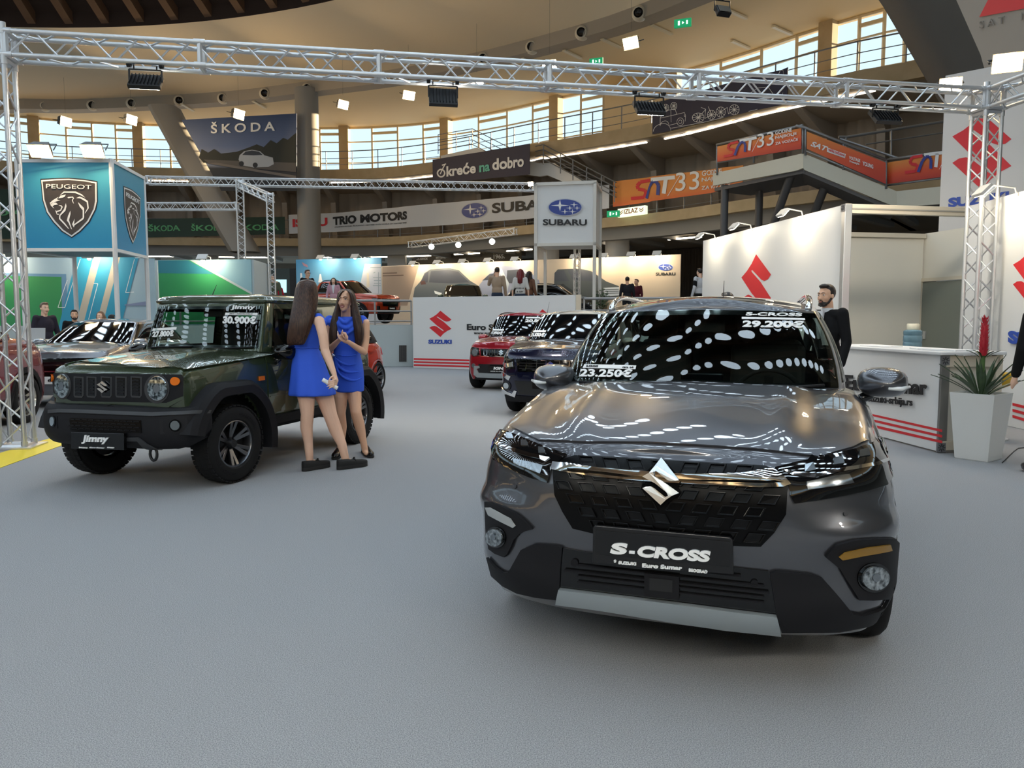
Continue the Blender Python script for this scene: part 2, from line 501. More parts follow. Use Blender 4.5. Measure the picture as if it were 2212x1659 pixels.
# dark sloping underside and beams between the two galleries, curtain behind
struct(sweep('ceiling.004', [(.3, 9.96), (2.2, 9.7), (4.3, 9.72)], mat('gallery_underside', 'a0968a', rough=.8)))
NCUR = 1300
b = MB(); rows = []
for k in range(NCUR):
    i = NG * k / NCUR
    o = 3.9 + .09 * math.sin(k * 1.9) + .04 * math.sin(k * .7)
    rows.append([gpt(i, o, 6.4), gpt(i, o, 9.75)])
b.grid(rows, cu=True)
cur = b.build('gallery_curtain', M_curtain, smooth=True)
tag(cur, 'long brown pleated curtain hung behind the lower gallery', 'curtain')
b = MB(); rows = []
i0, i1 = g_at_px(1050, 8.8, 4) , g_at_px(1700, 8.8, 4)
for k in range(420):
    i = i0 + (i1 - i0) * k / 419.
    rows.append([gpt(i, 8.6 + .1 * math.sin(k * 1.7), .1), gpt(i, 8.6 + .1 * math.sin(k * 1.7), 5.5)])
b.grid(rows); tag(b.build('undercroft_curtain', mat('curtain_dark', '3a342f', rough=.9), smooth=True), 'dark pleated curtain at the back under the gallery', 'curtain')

# ribs under the lower gallery and beams in the gap
b = MB()
for k in range(0, NG, 2):
    b.bar(gpt(k, .9, 5.62), gpt(k, 6, 5.58), .3, .3)
struct(b.build('trim_4', M_slabgrey))
b = MB()
for k in range(0, NG, 3):
    p = gpt(k, .5, 9.9); q = gpt(k, 3.8, 9.9); r = gpt(k, 3.8, 6.4); w = gpt(k, 2.9, 9.0)
    t = (gpt(k + .5, 0, 0) - gpt(k - .5, 0, 0)).normalized() * .16
    pl = [p, w, gpt(k, 3.3, 6.4), r, q]
    b.add([x - t for x in pl] + [x + t for x in pl], [(0, 1, 2, 3, 4), (9, 8, 7, 6, 5)] + [(i, i + 5, (i + 1) % 5 + 5, (i + 1) % 5) for i in range(5)])
struct(b.build('trim_5', mat('bracket_grey', '9b948c', rough=.7)))
# round columns under the lower gallery
b = MB()
for px in (452, 750, 860, 1185, 1330):
    i = g_at_px(px, 1.6, 3.5)
    p = gpt(i, 1.6, 0)
    if px in (750, 860): b.box((p.x, p.y, 2.8), (1.1 if px == 860 else .8, .8, 5.6))
    else: b.tube((p.x, p.y, 0), (p.x, p.y, 5.7), .62, 24)
struct(b.build('column', mat('column_white', 'b8b4ae', rough=.6), smooth=40))

# windows of the upper gallery, bay by bay
cols_px = [-150, 70, 306, 540, 747, 970, 1206, 1462, 1790, 2060]
cst = [g_at_px(px, WOFF, 12.3) for px in cols_px]
def order(st):
    # make stations increase along the visible stretch
    out = [st[0]]
    for s in st[1:]:
        while s < out[-1] - NG / 2: s += NG
        while s > out[-1] + NG / 2: s -= NG
        out.append(s)
    return out
cst = order(cst)
wn = 0
M_winlit = mat('window_frame_cream', 'd6c7a6', rough=.5)
def window_bay(i0, i1, n, fr):
    global wn
    wn += 1
    w = thing('window_%d' % wn, None, None); w['kind'] = 'structure'
    f = MB(); z0, z1 = 10.75, ZL + .05
    def P(t, z, o=0): return gpt(lerp(i0, i1, t), WOFF + .12 + o, z)
    for k in range(n + 1):
        t = k / n
        f.bar(P(t, z0), P(t, z1), .11, .12)
    for k in range(n):
        a, c = k / n, (k + 1) / n
        hz = [(z0 + .05, .1), (z0 + 1.0, .06), (z1 - .95, .07), (z1 - .05, .1)]
        if k % 2: hz += [(z1 - .42, .16)]
        for z, h in hz: f.bar(P(a, z), P(c, z), .1, h)
    f.build('window_frame', M_winlit, w)
    for k in range(n):
        a, c = k / n, (k + 1) / n
        g = MB(); g.add([P(a, z0, .03), P(c, z0, .03), P(c, z1, .03), P(a, z1, .03)], [(0, 1, 2, 3)])
        g.build('pane', M_pane, w)
for k in range(len(cst) - 1):
    if cols_px[k] == 1206:
        window_bay(cst[k] + .12, lerp(cst[k], cst[k + 1], .44), 2, 0)
        st = lerp(cst[k], cst[k + 1], .44)
        struct(sweep('wall_upper.001', [(WOFF + .1, 10.6), (WOFF + .1, ZL + .08), (WOFF + .3, ZL + .08), (WOFF + .3, 10.6)], M_cream2, st, cst[k + 1], step=.25))
    else: window_bay(cst[k] + .12, cst[k + 1] - .12, 4, 0)
# the unseen rest of the ring: one glazed band each side of the hall
rest0, rest1 = cst[-1] + .12, cst[0] + (NG if cst[-1] > cst[0] else -NG)
nb = 10
for k in range(nb):
    a = lerp(rest0, rest1, k / nb); c = lerp(rest0, rest1, (k + .93) / nb)
    window_bay(a, c, 4, 0)
b = MB()
for s in cst + [lerp(rest0, rest1, (k + .965) / nb) for k in range(nb)]:
    p, q = gpt(s, WOFF - .15, 10.5), gpt(s, WOFF - .15, ZL + .1)
    t = gpt(s + .1, 0, 0) - gpt(s - .1, 0, 0)
    b.box((0, 0, 0), (.62, .5, q.z - p.z), Matrix.Translation((p + q) / 2) @ Matrix.Rotation(math.atan2(t.y, t.x), 4, 'Z'))
struct(b.build('column.001', M_slab))
# ================================================================== piers, banners, stairs and lamps of the gallery
def poly_px(name, m, pts, M, parent=None, y0=0.0, y1=.05, bevel=0):
    b = MB(); b.prism([onplane(x, y, M) for x, y in pts], y0, y1)
    o = b.build(name, m, parent, bevel=bevel)
    if parent is None: o.matrix_world = M
    else: o.matrix_local = parent.matrix_world.inverted() @ M
    return o
def curved(px0, px1, top, bot, off, ns=14, zref=7.0, parent=None):
    """surface following the gallery line between two image columns: S(px,py,lift)"""
    pxs = [lerp(px0, px1, k / ns) for k in range(ns + 1)]
    st = order([g_at_px(x, off, zref) for x in pxs])
    tab = list(zip(pxs, st))
    def S(px, py, lift=0.0):
        i = interp(tab, px) if px0 <= px <= px1 else (tab[0][1] if px < px0 else tab[-1][1])
        p = gpt(i, off - lift, 0)
        return V((p.x, p.y, at(px, py, p.y).z))
    S.px = pxs; S.top = top; S.bot = bot
    return S
def banner(name, label, px0, px1, top, bot, off, m, zref=7.0, ns=14, group=None):
    S = curved(px0, px1, top, bot, off, ns, zref)
    b = MB()
    rows = []
    for x in S.px:
        t, q = interp(top, x), interp(bot, x)
        rows.append([S(x, t, 0), S(x, q, 0), S(x, q, -.03), S(x, t, -.03)])
    b.grid(rows, cv=True)
    n = len(rows) * 4
    b.f += [(0, 1, 2, 3), (n - 1, n - 2, n - 3, n - 4)]
    o = b.build(name, m)
    tag(o, label, 'banner', group)
    return o, S
def px_words(S, s, x0, x1, ya, yb, h, m, parent, name='lettering', shear=0.0, bold=.02, lift=.02, spacing=1.0):
    """word fitted between columns x0,x1; baseline y ya (left) to yb (right); h = height in pixels"""
    def mp(x, z, l):
        py = lerp(ya, yb, (x - x0) / (x1 - x0)) - z
        return S(x, py, l)
    return lettering(s, x0, 0, x1 - x0, h, m, parent, name=name, shear=shear, bold=bold, depth=.01, lift=lift, mapper=mp, spacing=spacing)
def px_shape(S, name, m, pts, parent, lift=.02, sub=6):
    bm = bmesh.new(); vs = [bm.verts.new((x, y, 0)) for x, y in pts]; bm.faces.new(vs)
    xs = [p[0] for p in pts]
    for k in range(1, sub):
        x = lerp(min(xs), max(xs), k / sub)
        bmesh.ops.bisect_plane(bm, geom=bm.verts[:] + bm.edges[:] + bm.faces[:], plane_co=(x, 0, 0), plane_no=(1, 0, 0))
    bm.verts.index_update()
    V3 = [S(v.co.x, v.co.y, lift) for v in bm.verts]; F = [tuple(v.index for v in f.verts) for f in bm.faces]; bm.free()
    b = MB(); b.add(V3, F); return b.build(name, m, parent)
def px_strokes(S, name, m, lines, w, parent, lift=.02):
    b = MB()
    for ln in lines:
        for (x0, y0), (x1, y1) in zip(ln, ln[1:]):
            d = math.hypot(x1 - x0, y1 - y0)
            if d < 1e-6: continue
            nx, ny = -(y1 - y0) / d * w / 2, (x1 - x0) / d * w / 2
            b.add([S(x0 + nx, y0 + ny, lift), S(x1 + nx, y1 + ny, lift), S(x1 - nx, y1 - ny, lift), S(x0 - nx, y0 - ny, lift)], [(0, 1, 2, 3)])
    return b.build(name, m, parent)
def circ(cx, cy, r, n=18, a0=0, a1=2 * pi, ry=None): return [(cx + r * math.cos(lerp(a0, a1, k / n)), cy + (ry or r) * math.sin(lerp(a0, a1, k / n))) for k in range(n + 1)]
W_ink = mat('print_white', 'e8e8e6', rough=.5)
K_ink = mat('print_black', '17171a', rough=.5)
R_ink = mat('print_red', 'd2232c', rough=.5)
B_ink = mat('print_blue', '2a4aa5', rough=.5)
G_ink = mat('print_green', '63b478', rough=.5)
S_ink = mat('print_silver', 'c2c4ca', rough=.4)
SB_ink = mat('print_oval_blue', '2c4390', rough=.4)
def star_oval(S, cx, cy, rx, ry, parent, sk=0.0, lift=.02):
    """oval badge with one large and five small stars"""
    T = lambda pts: [(x, y + sk * (x - cx)) for x, y in pts]
    px_shape(S, 'badge_rim', S_ink, T(ellipse(cx, cy, rx, ry)), parent, lift)
    px_shape(S, 'badge_field', SB_ink, T(ellipse(cx, cy, rx * .93, ry * .9)), parent, lift + .012)
    for k, (u, w, r) in enumerate([(-.29, -.2, .52), (.51, -.28, .24), (.27, .1, .24), (.68, .1, .22), (-.01, .5, .24), (.42, .5, .24)]):
        px_shape(S, 'badge_star', W_ink, T(star(cx + u * rx, cy + w * ry, r * rx, r * ry * (1.28 if k == 0 else 1.3))), parent, lift + .024, sub=2)

# lower gallery rails
def railing(name, label, i0, i1, z0, off, heights, every, step=1.0):
    r = thing(name, label, 'railing', gpt(i0, off, z0))
    inv = r.matrix_world.inverted()
    n = max(2, int(abs(i1 - i0) / step) + 1)
    for h in heights:
        b = MB(); b.pipe([inv @ gpt(lerp(i0, i1, k / (n - 1)), off, z0 + h) for k in range(n)], .03 if h == heights[-1] else .018, 6)
        b.build('rail', M_rail, r)
    k = i0
    while k <= i1:
        b = MB(); b.tube(inv @ gpt(k, off, z0 - .1), inv @ gpt(k, off, z0 + heights[-1]), .028, 6); b.build('post', M_rail, r)
        k += every
    return r
lo0, lo1 = order([g_at_px(-60, 0, 7), g_at_px(1560, 0, 7)])
if lo1 < lo0: lo0, lo1 = lo1, lo0
railing('gallery_railing', 'long tubular grey railing along the lower gallery behind the banners', lo0, lo1, 6.42, .08, [.15, .6, 1.12], 1.6)
hi0, hi1 = order([g_at_px(-60, 0, 11), g_at_px(2100, 0, 11)])
if hi1 < hi0: hi0, hi1 = hi1, hi0
railing('gallery_railing', 'thin three-rail grey railing along the upper gallery before the windows', hi0, hi1, 10.56, .15, [.3, .68, 1.1], 1.7)

# lower gallery banners
M_green = mat('banner_green', '1f3a2c', rough=.55, bump=(3, .4))
o, S = banner('banner', 'dark green banner with repeated pale green lettering on the lower gallery', 318, 616, [(318, 473), (616, 468)], [(318, 513), (616, 506)], -.06, M_green)
for x0, x1 in ((322, 391), (413, 493), (516, 600)): px_words(S, 'ŠKODA', x0, x1, 500 - (x0 - 322) * .01, 499 - (x0 - 322) * .01, 16, G_ink, o)
o, S = banner('banner', 'dark green banner on the gallery behind the left truss column', -140, 44, [(-140, 408), (44, 408)], [(-140, 516), (44, 516)], -.06, M_green)
px_words(S, 'ŠKODA', -70, 47, 466, 466, 16, G_ink, o)
M_bwhite = mat('banner_white', 'd4d6da', rough=.55)
o, S = banner('banner', 'long white gallery banner with red and black lettering and blue oval badge', 627, 1312, [(627, 464), (740, 459), (940, 440), (1145, 422), (1312, 399)], [(627, 505), (740, 500), (940, 488), (1145, 472), (1312, 450)], -.06, M_bwhite, ns=24)
px_words(S, 'ISUZU', 634, 705, 491, 488, 18, R_ink, o, bold=.045)
px_words(S, 'TRIO MOTORS', 716, 883, 487, 474, 18.5, K_ink, o, bold=.05)
px_words(S, 'OVLAŠĆENI UVOZNIK, PRODAVAC I SERVISER ISUZU VOZILA ZA TERITORIJU SRBIJE', 720, 882, 493, 483, 4.5, K_ink, o, bold=0)
star_oval(S, 1025, 455, 30.5, 18, o, sk=-.07)
px_words(S, 'SUBARU', 1064, 1215, 461, 448, 22, K_ink, o, bold=.03)
def fire_grad(name, z0, z1): return gradient_mat(name, [(0, 'b02f22'), (.45, 'd6502a'), (1, 'dd8a3c')], 'Z', z0, z1)
o, S = banner('banner', 'orange and red banner with large white 33 on the lower gallery', 1327, 1600, [(1327, 392), (1587, 359), (1600, 357)], [(1327, 447), (1600, 407)], -.07, fire_grad('banner_fire', 6.2, 7.4), ns=16)
def fire_words(S, x0, y0, k, parent, sl, full=True):
    """the arched three-letter mark, 33 and slogan; x0,y0 = lower left, k = scale"""
    L = lambda x, y: (x0 + x * k, y0 + x * k * sl - y * k)
    blue = mat('print_deep_blue', '2c3b8c', rough=.5)
    px_strokes(S, 'mark_letter', R_ink, [[L(0, 3), L(26, 3), L(30, 12), L(28, 18), L(14, 22), L(12, 30), L(18, 37), L(42, 38)]], 7 * k, parent)
    px_strokes(S, 'mark_letter', blue, [[L(32, 0), L(42, 25), L(50, 34), L(58, 34), L(63, 25), L(62, 4)]], 7 * k, parent, .03)
    px_strokes(S, 'mark_letter', W_ink, [[L(46, 39), L(96, 39)], [L(78, 39), L(74, 6)]], 8 * k, parent, .024)
    px_strokes(S, 'mark_stroke', W_ink, [[L(82, 0), L(108, 44)]], 1.0 * k, parent)
    if full:
        a = L(98, 8); b = L(146, 8); px_words(S, '33', a[0], b[0], a[1], b[1], 40 * k, W_ink, parent, bold=0.0)
        for t, w, q in (('GODINE', 48, 36), ('NAJBOLJE', 62, 21), ('ZA VOZAČE', 66, 6)):
            a = L(151, q); b = L(151 + w, q); px_words(S, t, a[0], b[0], a[1], b[1], 11 * k, W_ink, parent, bold=.01)
fire_words(S, 1363, 432, 1.0, o, -.105)
# upper banners
M_nv = M_navy
o, S = banner('banner', 'navy banner with white and teal words hung below the upper gallery', 932, 1148, [(932, 345), (1148, 310)], [(932, 397), (1148, 377)], -1.0, M_nv, zref=10, ns=8)
T_ink = mat('print_teal', '58b8a4', rough=.5)
px_words(S, 'kreće', 963, 1026, 382, 374, 25, W_ink, o, bold=.03)
px_words(S, 'na', 1033, 1059, 372.5, 369.5, 15, T_ink, o, bold=.03)
px_words(S, 'dobro', 1066, 1135, 368, 360, 25, W_ink, o, bold=.03)
px_strokes(S, 'wheel_letter', W_ink, [circ(951, 374, 8, 20)], 3.2, o)
px_strokes(S, 'wheel_letter', W_ink, [[(949, 376), (959, 356)], [(953, 357), (962, 354)]], 2.4, o)
o, S = banner('banner', 'navy banner with white line drawing of car and bicycles on upper gallery', 1413, 1706, [(1413, 222), (1706, 145)], [(1413, 290), (1706, 222)], -.1, M_nv, zref=10.8, ns=14)
lines = [[(1426, 272), (1426, 255), (1432, 240), (1458, 235), (1463, 247), (1482, 243), (1485, 250), (1484, 262)], [(1443, 271), (1466, 266)], [(1448, 238), (1449, 264)], [(1427, 255), (1463, 247)],
         circ(1472, 263, 8.5, 16), circ(1472, 263, 4, 12), circ(1435, 269, 8, 12, pi, 2 * pi), circ(1432, 284, 17, 14, pi, 2 * pi), [(1450, 277), (1520, 264), (1640, 236)], circ(1483, 250, 2, 8)]
for cx, cy, r in ((1510, 254, 10), (1538, 248, 10), (1560, 242, 11), (1591, 237, 11), (1435, 233, 8), (1455, 229, 8)):
    lines.append(circ(cx, cy, r, 18))
    for k in range(5): lines.append([(cx + r * math.cos(k * pi / 5), cy + r * math.sin(k * pi / 5)), (cx - r * math.cos(k * pi / 5), cy - r * math.sin(k * pi / 5))])
lines += [[(1514, 232), (1524, 236), (1510, 254)], [(1524, 236), (1522, 256), (1538, 248), (1530, 230)], [(1560, 242), (1575, 232), (1578, 246), (1591, 237)], [(1623, 202), (1640, 190), (1660, 188), (1668, 200)], circ(1680, 200, 11, 14, 0, pi), [(1678, 165), (1682, 152), (1690, 152), (1693, 166)]]
px_strokes(S, 'line_drawing', W_ink, lines, .9, o)

# leaning pier, column, big pier
def slant(name, pts, w, d, m):
    b = MB(); P = [V(p) for p in pts]
    rows = []
    for p in P:
        rows.append([p + V((a * w / 2, c * d / 2, 0)) for a, c in ((-1, -.6), (-.6, -1), (.6, -1), (1, -.6), (1, .6), (.6, 1), (-.6, 1), (-1, .6))])
    b.grid(rows, cv=True); return struct(b.build(name, m, smooth=50))
slant('column.002', [at(355, 232, 45.0), at(365, 252, 44.9), at(452, 410, 44.0), at(486, 470, 43.6), at(530, 545, 43.2)], 1.5, 1.5, M_pier)
b = MB(); q = at(664, 300, 44.0)
b.tube((q.x, q.y, 0), (q.x, q.y, 14.2), .64, 32); struct(b.build('column.003', M_pier, smooth=40))
slant('column.004', [at(1955, -60, 21.5), at(1994, 0, 21.8), at(2088, 165, 22.4), at(2230, 420, 23.2)], 1.75, 1.5, mat('pier_dark', '6a655e', rough=.7))

# large poster between the piers
Mp = frame(at(398, 400, 42.9), at(640, 400, 42.9))
po = thing('poster', 'large hanging poster of silver car by a lake under blue sky', 'poster', Mp)
Spl = lambda px, py, l=0.0: V((onplane(px, py, Mp)[0], -l, onplane(px, py, Mp)[1]))
z0 = onplane(400, 412, Mp)[1]; z1 = onplane(400, 250, Mp)[1]
sky_g = gradient_mat('poster_sky', [(0, '1d1c1f'), (.30, '232326'), (.36, '8f96a8'), (.6, '5c6c90'), (1, '2f3f63')], 'Z', z0, z1)
poly_px('sheet', sky_g, [(392, 259), (641, 245), (641, 412), (478, 412)], Mp, po)
px_shape(Spl, 'printed_trees', mat('poster_trees', '23261f', rough=.6), [(430, 340), (436, 322), (450, 330), (463, 322), (478, 332), (512, 328), (540, 318), (555, 312), (570, 318), (585, 303), (598, 310), (612, 298), (622, 302), (640, 287), (640, 352), (440, 352)], po, .03)
px_shape(Spl, 'printed_shore', mat('poster_shore', '55504c', rough=.6), [(440, 345), (640, 352), (640, 372), (520, 362), (450, 352)], po, .035)
px_shape(Spl, 'printed_road', mat('poster_road', '6c655f', rough=.6), [(445, 353), (470, 352), (640, 380), (640, 386)], po, .04)
px_shape(Spl, 'printed_car', mat('poster_car', 'a9adb2', rough=.5), [(516, 345), (518, 336), (528, 327), (545, 324), (562, 327), (572, 336), (590, 341), (592, 355), (580, 361), (548, 362), (522, 357)], po, .045)
px_shape(Spl, 'printed_car_glass', mat('poster_glass', '2b2f38', rough=.5), [(524, 335), (531, 328), (545, 325.5), (560, 328), (568, 335), (548, 336)], po, .05)
for cx, cy in ((522, 354), (552, 357)): px_shape(Spl, 'printed_wheel', K_ink, circ(cx, cy, 5.5, 14)[:-1], po, .05)
def S_logo_words(word, x0, x1, y, h, m, par, sl=0.0): return px_words(Spl, word, x0, x1, y, y + sl * (x1 - x0), h, m, par, spacing=1.5)
S_logo_words('ŠKODA', 456, 594, 289, 25, W_ink, po, -.045)

# ceiling spotlights: white drums with a dark lens on the soffit edge
M_drum = mat('drum_white', 'c9c0ae', rough=.5); M_lens = mat('lens_dark', '191512', rough=.15)
def drum_spot(px, py, where):
    p = atz(px, py, ZS)
    d = (V((RC[0] * .3, RC[1] - 4, ZS - 5)) - p).normalized()
    t = thing('ceiling_spotlight', 'round white ceiling spotlight ' + where, 'spotlight', Matrix.Translation(p) @ V(d).to_track_quat('Z', 'Y').to_matrix().to_4x4(), 'round spotlights along the ceiling edge')
    b = MB(); b.lathe([(0, -.25), (.19, -.23), (.31, -.1), (.33, .08), (.29, .2), (.22, .3), (.2, .3)], 20); b.build('drum', M_drum, t, smooth=50)
    b = MB(); b.lathe([(.2, .3), (.19, .2), (0, .18)], 20); b.build('lens', M_lens, t, smooth=True)
    b = MB(); b.box((.42, 0, -.05), (.16, .3, .22)); b.build('ballast_box', mat('ballast_green', '3d4a3c', rough=.6), t, bevel=.01)
    return t
names = ['leftmost of the row, above the left truss column', 'second from the left', 'third from the left, left of the leaning pier', 'above the top of the leaning pier', 'right of the leaning pier, above the poster', 'above the right half of the poster',
         'just left of the round column top, under the truss', 'hanging just below the truss, left of its second lamp', 'behind the truss above the navy word banner', 'next left of the two near the truss middle', 'fourth from the right end of the ceiling edge', 'near the top edge left of the black floodlight']
for (x, y), n in zip([(98, 230), (200, 228), (285, 224), (388, 218), (482, 213), (573, 203), (665, 192), (852, 168), (1045, 128), (1150, 103), (1258, 72), (1382, 30)], names): drum_spot(x, y, n)
# warm hanging halogen lamps
M_hal = emis('halogen_glow', (1.0, .70, .36), 90.0)
M_hous = mat('lamp_housing', '3a3834', rough=.5)
def halogen(p, aim, label, s=1.0, grp='warm halogen floodlights in the hall', rod=1.2):
    t = thing('halogen_floodlight', label, 'floodlight', Matrix.Translation(p) @ V(aim).normalized().to_track_quat('-Z', 'Y').to_matrix().to_4x4(), grp)
    b = MB(); b.add([(x * .24 * s * (1 if z else .7), y * .17 * s * (1 if z else .7), -.02 if z else .2 * s) for z in (1, 0) for x, y in ((-1, -1), (1, -1), (1, 1), (-1, 1))], [(4, 5, 6, 7), (0, 4, 7, 3), (1, 2, 6, 5), (0, 1, 5, 4), (2, 3, 7, 6)])
    b.build('housing', M_hous, t, bevel=0)
    b = MB(); b.add([(-.23 * s, -.15 * s, -.025), (.23 * s, -.15 * s, -.025), (.23 * s, .15 * s, -.025), (-.23 * s, .15 * s, -.025)], [(3, 2, 1, 0)]); b.build('glowing_glass', M_hal, t)
    b = MB(); b.pipe([(-.27 * s, 0, .05), (-.27 * s, 0, .3 * s), (.27 * s, 0, .3 * s), (.27 * s, 0, .05)], .014, 6); b.build('yoke', M_hous, t)
    return t
hal = [(142, 263, 'first from the left'), (284, 259, 'second from the left'), (516, 247, 'glowing before the poster top'), (741, 226, 'right of the round column'), (883, 206, 'below the truss, left of black floodlight'), (1030, 180, 'seen against the truss lower chord'), (1187, 141, 'seen against the truss upper chord'), (1363, 93, 'highest one, above the truss')]
for x, y, w in hal:
    Y = interp([(100, 41), (520, 40), (900, 36), (1400, 27)], x)
    p = at(x, y, Y)
    halogen(p, V((-.15 * p.x - .1, -1, -.55)), 'warm glowing floodlight in the ceiling row, ' + w, 1.45 if x < 600 else 1.2)
    b = MB(); q = p + V((0, 0, .45)); b.tube(q, (q.x, q.y, 13.9), .004, 5)
    tag(b.build('lamp_drop_rod', M_hous), 'thin rod holding the warm floodlight ' + w, 'rod')
# slim ceiling fittings on the soffit and green exit signs
M_slot = mat('slot_lamp', 'd8ccb0', rough=.5)
for k, (x, y) in enumerate([(405, 232), (560, 226), (1147, 135), (1237, 118), (1320, 94), (1430, 65), (1690, 66), (1600, 97), (1590, 30)]):
    p = atz(x, y, ZL - .02 if x < 1500 else ZL - .02)
    d = (V((p.x, p.y, 0)) - V((RC[0], RC[1], 0))).normalized()
    b = MB(); b.box((0, 0, 0), (1.5, .16, .07), Matrix.Translation(p) @ Matrix.Rotation(math.atan2(d.y, d.x), 4, 'Z'))
    tag(b.build('ceiling_lamp_channel', M_slot), 'slim unlit ceiling channel ' + ['left of the leaning pier head', 'over the poster', 'behind the truss by the second exit sign', 'left of the third glow lamp', 'above the lower exit sign', 'by the upper exit sign', 'near the big ceiling pier', 'second from the big pier', 'just under the black floodlight'][k], 'ceiling lamp', 'slim channels on the ceiling')
def exit_sign(px, py, Y, label, w=.55, h=.26):
    p = at(px, py, Y); t = thing('exit_sign', label, 'sign', loc(p.x, p.y, p.z, -.35))
    b = MB(); b.box((0, 0, 0), (w, .08, h)); b.build('sign_box', mat('exit_green', '0f6a44', rough=.4, emit='0f8a54', es=.6), t)
    b = MB(); b.prism([(-.02, -.05), (.05, 0), (-.02, .05)], -.05, -.045); b.box((-.12, -.047, 0), (.06, .01, .14)); b.box((.14, -.047, 0), (.05, .01, .12)); b.build('pictogram', mat('exit_white', 'e8fff4', emit='dffff0', es=1.0), t)
exit_sign(1288, 133, 32, 'small green exit sign behind the truss above the glazing')
exit_sign(1475, 50, 26, 'small green exit sign left of the black ceiling floodlight')
exit_sign(1325, 462, 33.2, 'small green exit sign left of the lit yellowish exit board')
M_tube = emis('added_tube_glow', (1.0, .9, .74), TUBES)  # glow added to unlit strip fixtures, brightens the gap between the galleries
ua, ub = order([g_at_px(330, .5, 9.9), g_at_px(2010, .5, 9.9)]); ua, ub = min(ua, ub), max(ua, ub)
k = 0
while ua + 1.1 < ub:
    if int(k) % 9 != 8:
        c, d = gpt(ua + .5, .52, 9.86), gpt(ua + 1, .5, 0) - gpt(ua, .5, 0)
        b = MB(); b.box((0, 0, 0), (1.5, .12, .06), Matrix.Translation(c) @ Matrix.Rotation(math.atan2(d.y, d.x), 4, 'Z'))
        tag(b.build('strip_lamp', M_tube), 'pale slim strip lamp fixed under the edge of the upper gallery', 'strip lamp', 'strip lamps under the upper gallery edge')
    ua += 1.25; k += 1
# big unlit ceiling floodlight
p = at(1560, 22, 22)
t = thing('ceiling_floodlight', 'black unlit floodlight hanging under the ceiling near top edge', 'floodlight', loc(p.x, p.y, p.z, .3))
b = MB(); b.box((0, 0, -.05), (.42, .16, .3), Matrix.Rotation(-.6, 4, 'X')); b.build('housing', M_black, t, bevel=.02)
b = MB(); b.box((0, -.1, -.07), (.36, .01, .24), Matrix.Rotation(-.6, 4, 'X')); b.build('front_glass', mat('flood_glass', '6a655c', rough=.1), t)
b = MB(); b.pipe([(-.24, 0, -.05), (-.24, 0, .25), (.24, 0, .25), (.24, 0, -.05)], .02, 6); b.tube((0, 0, .25), (0, 0, .6), .05, 8); b.build('yoke', M_black, t)

# stairs between the galleries behind the navy banner
i = g_at_px(1040, -1.0, 8); j = g_at_px(1330, -1.0, 8)
Ms = frame(gpt(i, -.75, 8), gpt(j, -.6, 8))
st = thing('staircase', 'white stringer staircase with grey rails right of the navy banner', 'staircase', Ms)
def par_px(name, m, pts, y0, y1): 
    b = MB(); b.prism([onplane(x, y, Ms) for x, y in pts], y0, y1); return b.build(name, m, st)
par_px('stringer', M_white, [(934, 332), (1012, 314), (1040, 325), (1148, 348), (1178, 347), (1254, 395), (1262, 408), (1218, 396), (1165, 374), (1148, 377), (934, 345)], .7, .85)
for k in range(8):
    x, y = 1180 + k * 16, 346 + k * 8.6
    par_px('tread', mat('tread_grey', '6c6964', rough=.7), [(x, y), (x + 20, y + 1), (x + 20, y + 4), (x, y + 3)], .85, 2.2)
b = MB()
def S3(px, py, o=.4): u = onplane(px, py, Ms); return V((u[0], o, u[1]))
for dy in (0, 12, 24, 34): b.pipe([S3(936, 288 + dy), S3(1010, 275 + dy), S3(1090, 316 + dy)], .022, 6)
for x, y in ((936, 288), (975, 281), (1010, 275), (1050, 296), (1090, 316)): b.tube(S3(x, y), S3(x, y + 42), .022, 6)
b.build('landing_railing', M_rail, st)
b = MB()
for dy in (0, 11, 22, 32): b.pipe([S3(1147, 313 + dy), S3(1164, 309 + dy), S3(1322, 392 + dy)], .03, 6)
for x, y in ((1164, 309), (1201, 328), (1228, 343), (1258, 359), (1290, 375), (1318, 390)): b.tube(S3(x, y), S3(x, y + 44), .03, 6)
b.build('stair_railing', M_rail, st)

# covered bridge stairs on the right with orange banners
A, B_, C_, D_ = at(1540, 380, 28.5), at(1735, 336, 25.2), at(1937, 420, 24.2), at(2040, 408, 23.0)
st = thing('bridge_staircase', 'pale stringer bridge stair on grey steel legs with orange banners', 'staircase', V((A.x, A.y, 0)))
inv = st.matrix_world.inverted()
M_str = mat('stringer_cream', 'cdc9b8', rough=.6)
def leg(P, Q, pl, name, m, th=.12, off=0.0):
    M = frame(P, Q); b = MB(); b.prism([onplane(x, y, M) for x, y in pl], off, off + th)
    b.build(name, m, st, M=inv @ M); return M
M1 = leg(A, B_, [(1540, 375), (1735, 331), (1735, 363), (1718, 369), (1540, 401)], 'stringer', M_str)
M2 = leg(B_, C_, [(1735, 331), (1937, 413), (1937, 448), (1738, 367), (1735, 363)], 'stringer', M_str)
M3 = leg(C_, D_, [(1937, 413), (2040, 402), (2040, 440), (1937, 448)], 'stringer', M_str)
M_under = mat('steel_dark', '5c5b5c', rough=.5, metal=.4)
b = MB()
for P, Q, dz in ((A, B_, -.42), (B_, C_, -.42), (C_, D_, -.3)):
    t = (Q - P).normalized(); n = V((-t.y, t.x, 0)).normalized()
    vs = [inv @ (X + n * o + V((0, 0, dz + (0 if k == 0 else -.12)))) for k in (0, 1) for X, o in ((P, .1), (Q, .1), (Q, 2.0), (P, 2.0))]
    b.add(vs, [(0, 1, 2, 3), (7, 6, 5, 4), (0, 4, 5, 1), (1, 5, 6, 2), (2, 6, 7, 3), (3, 7, 4, 0)])
b.build('walkway', M_under, st)
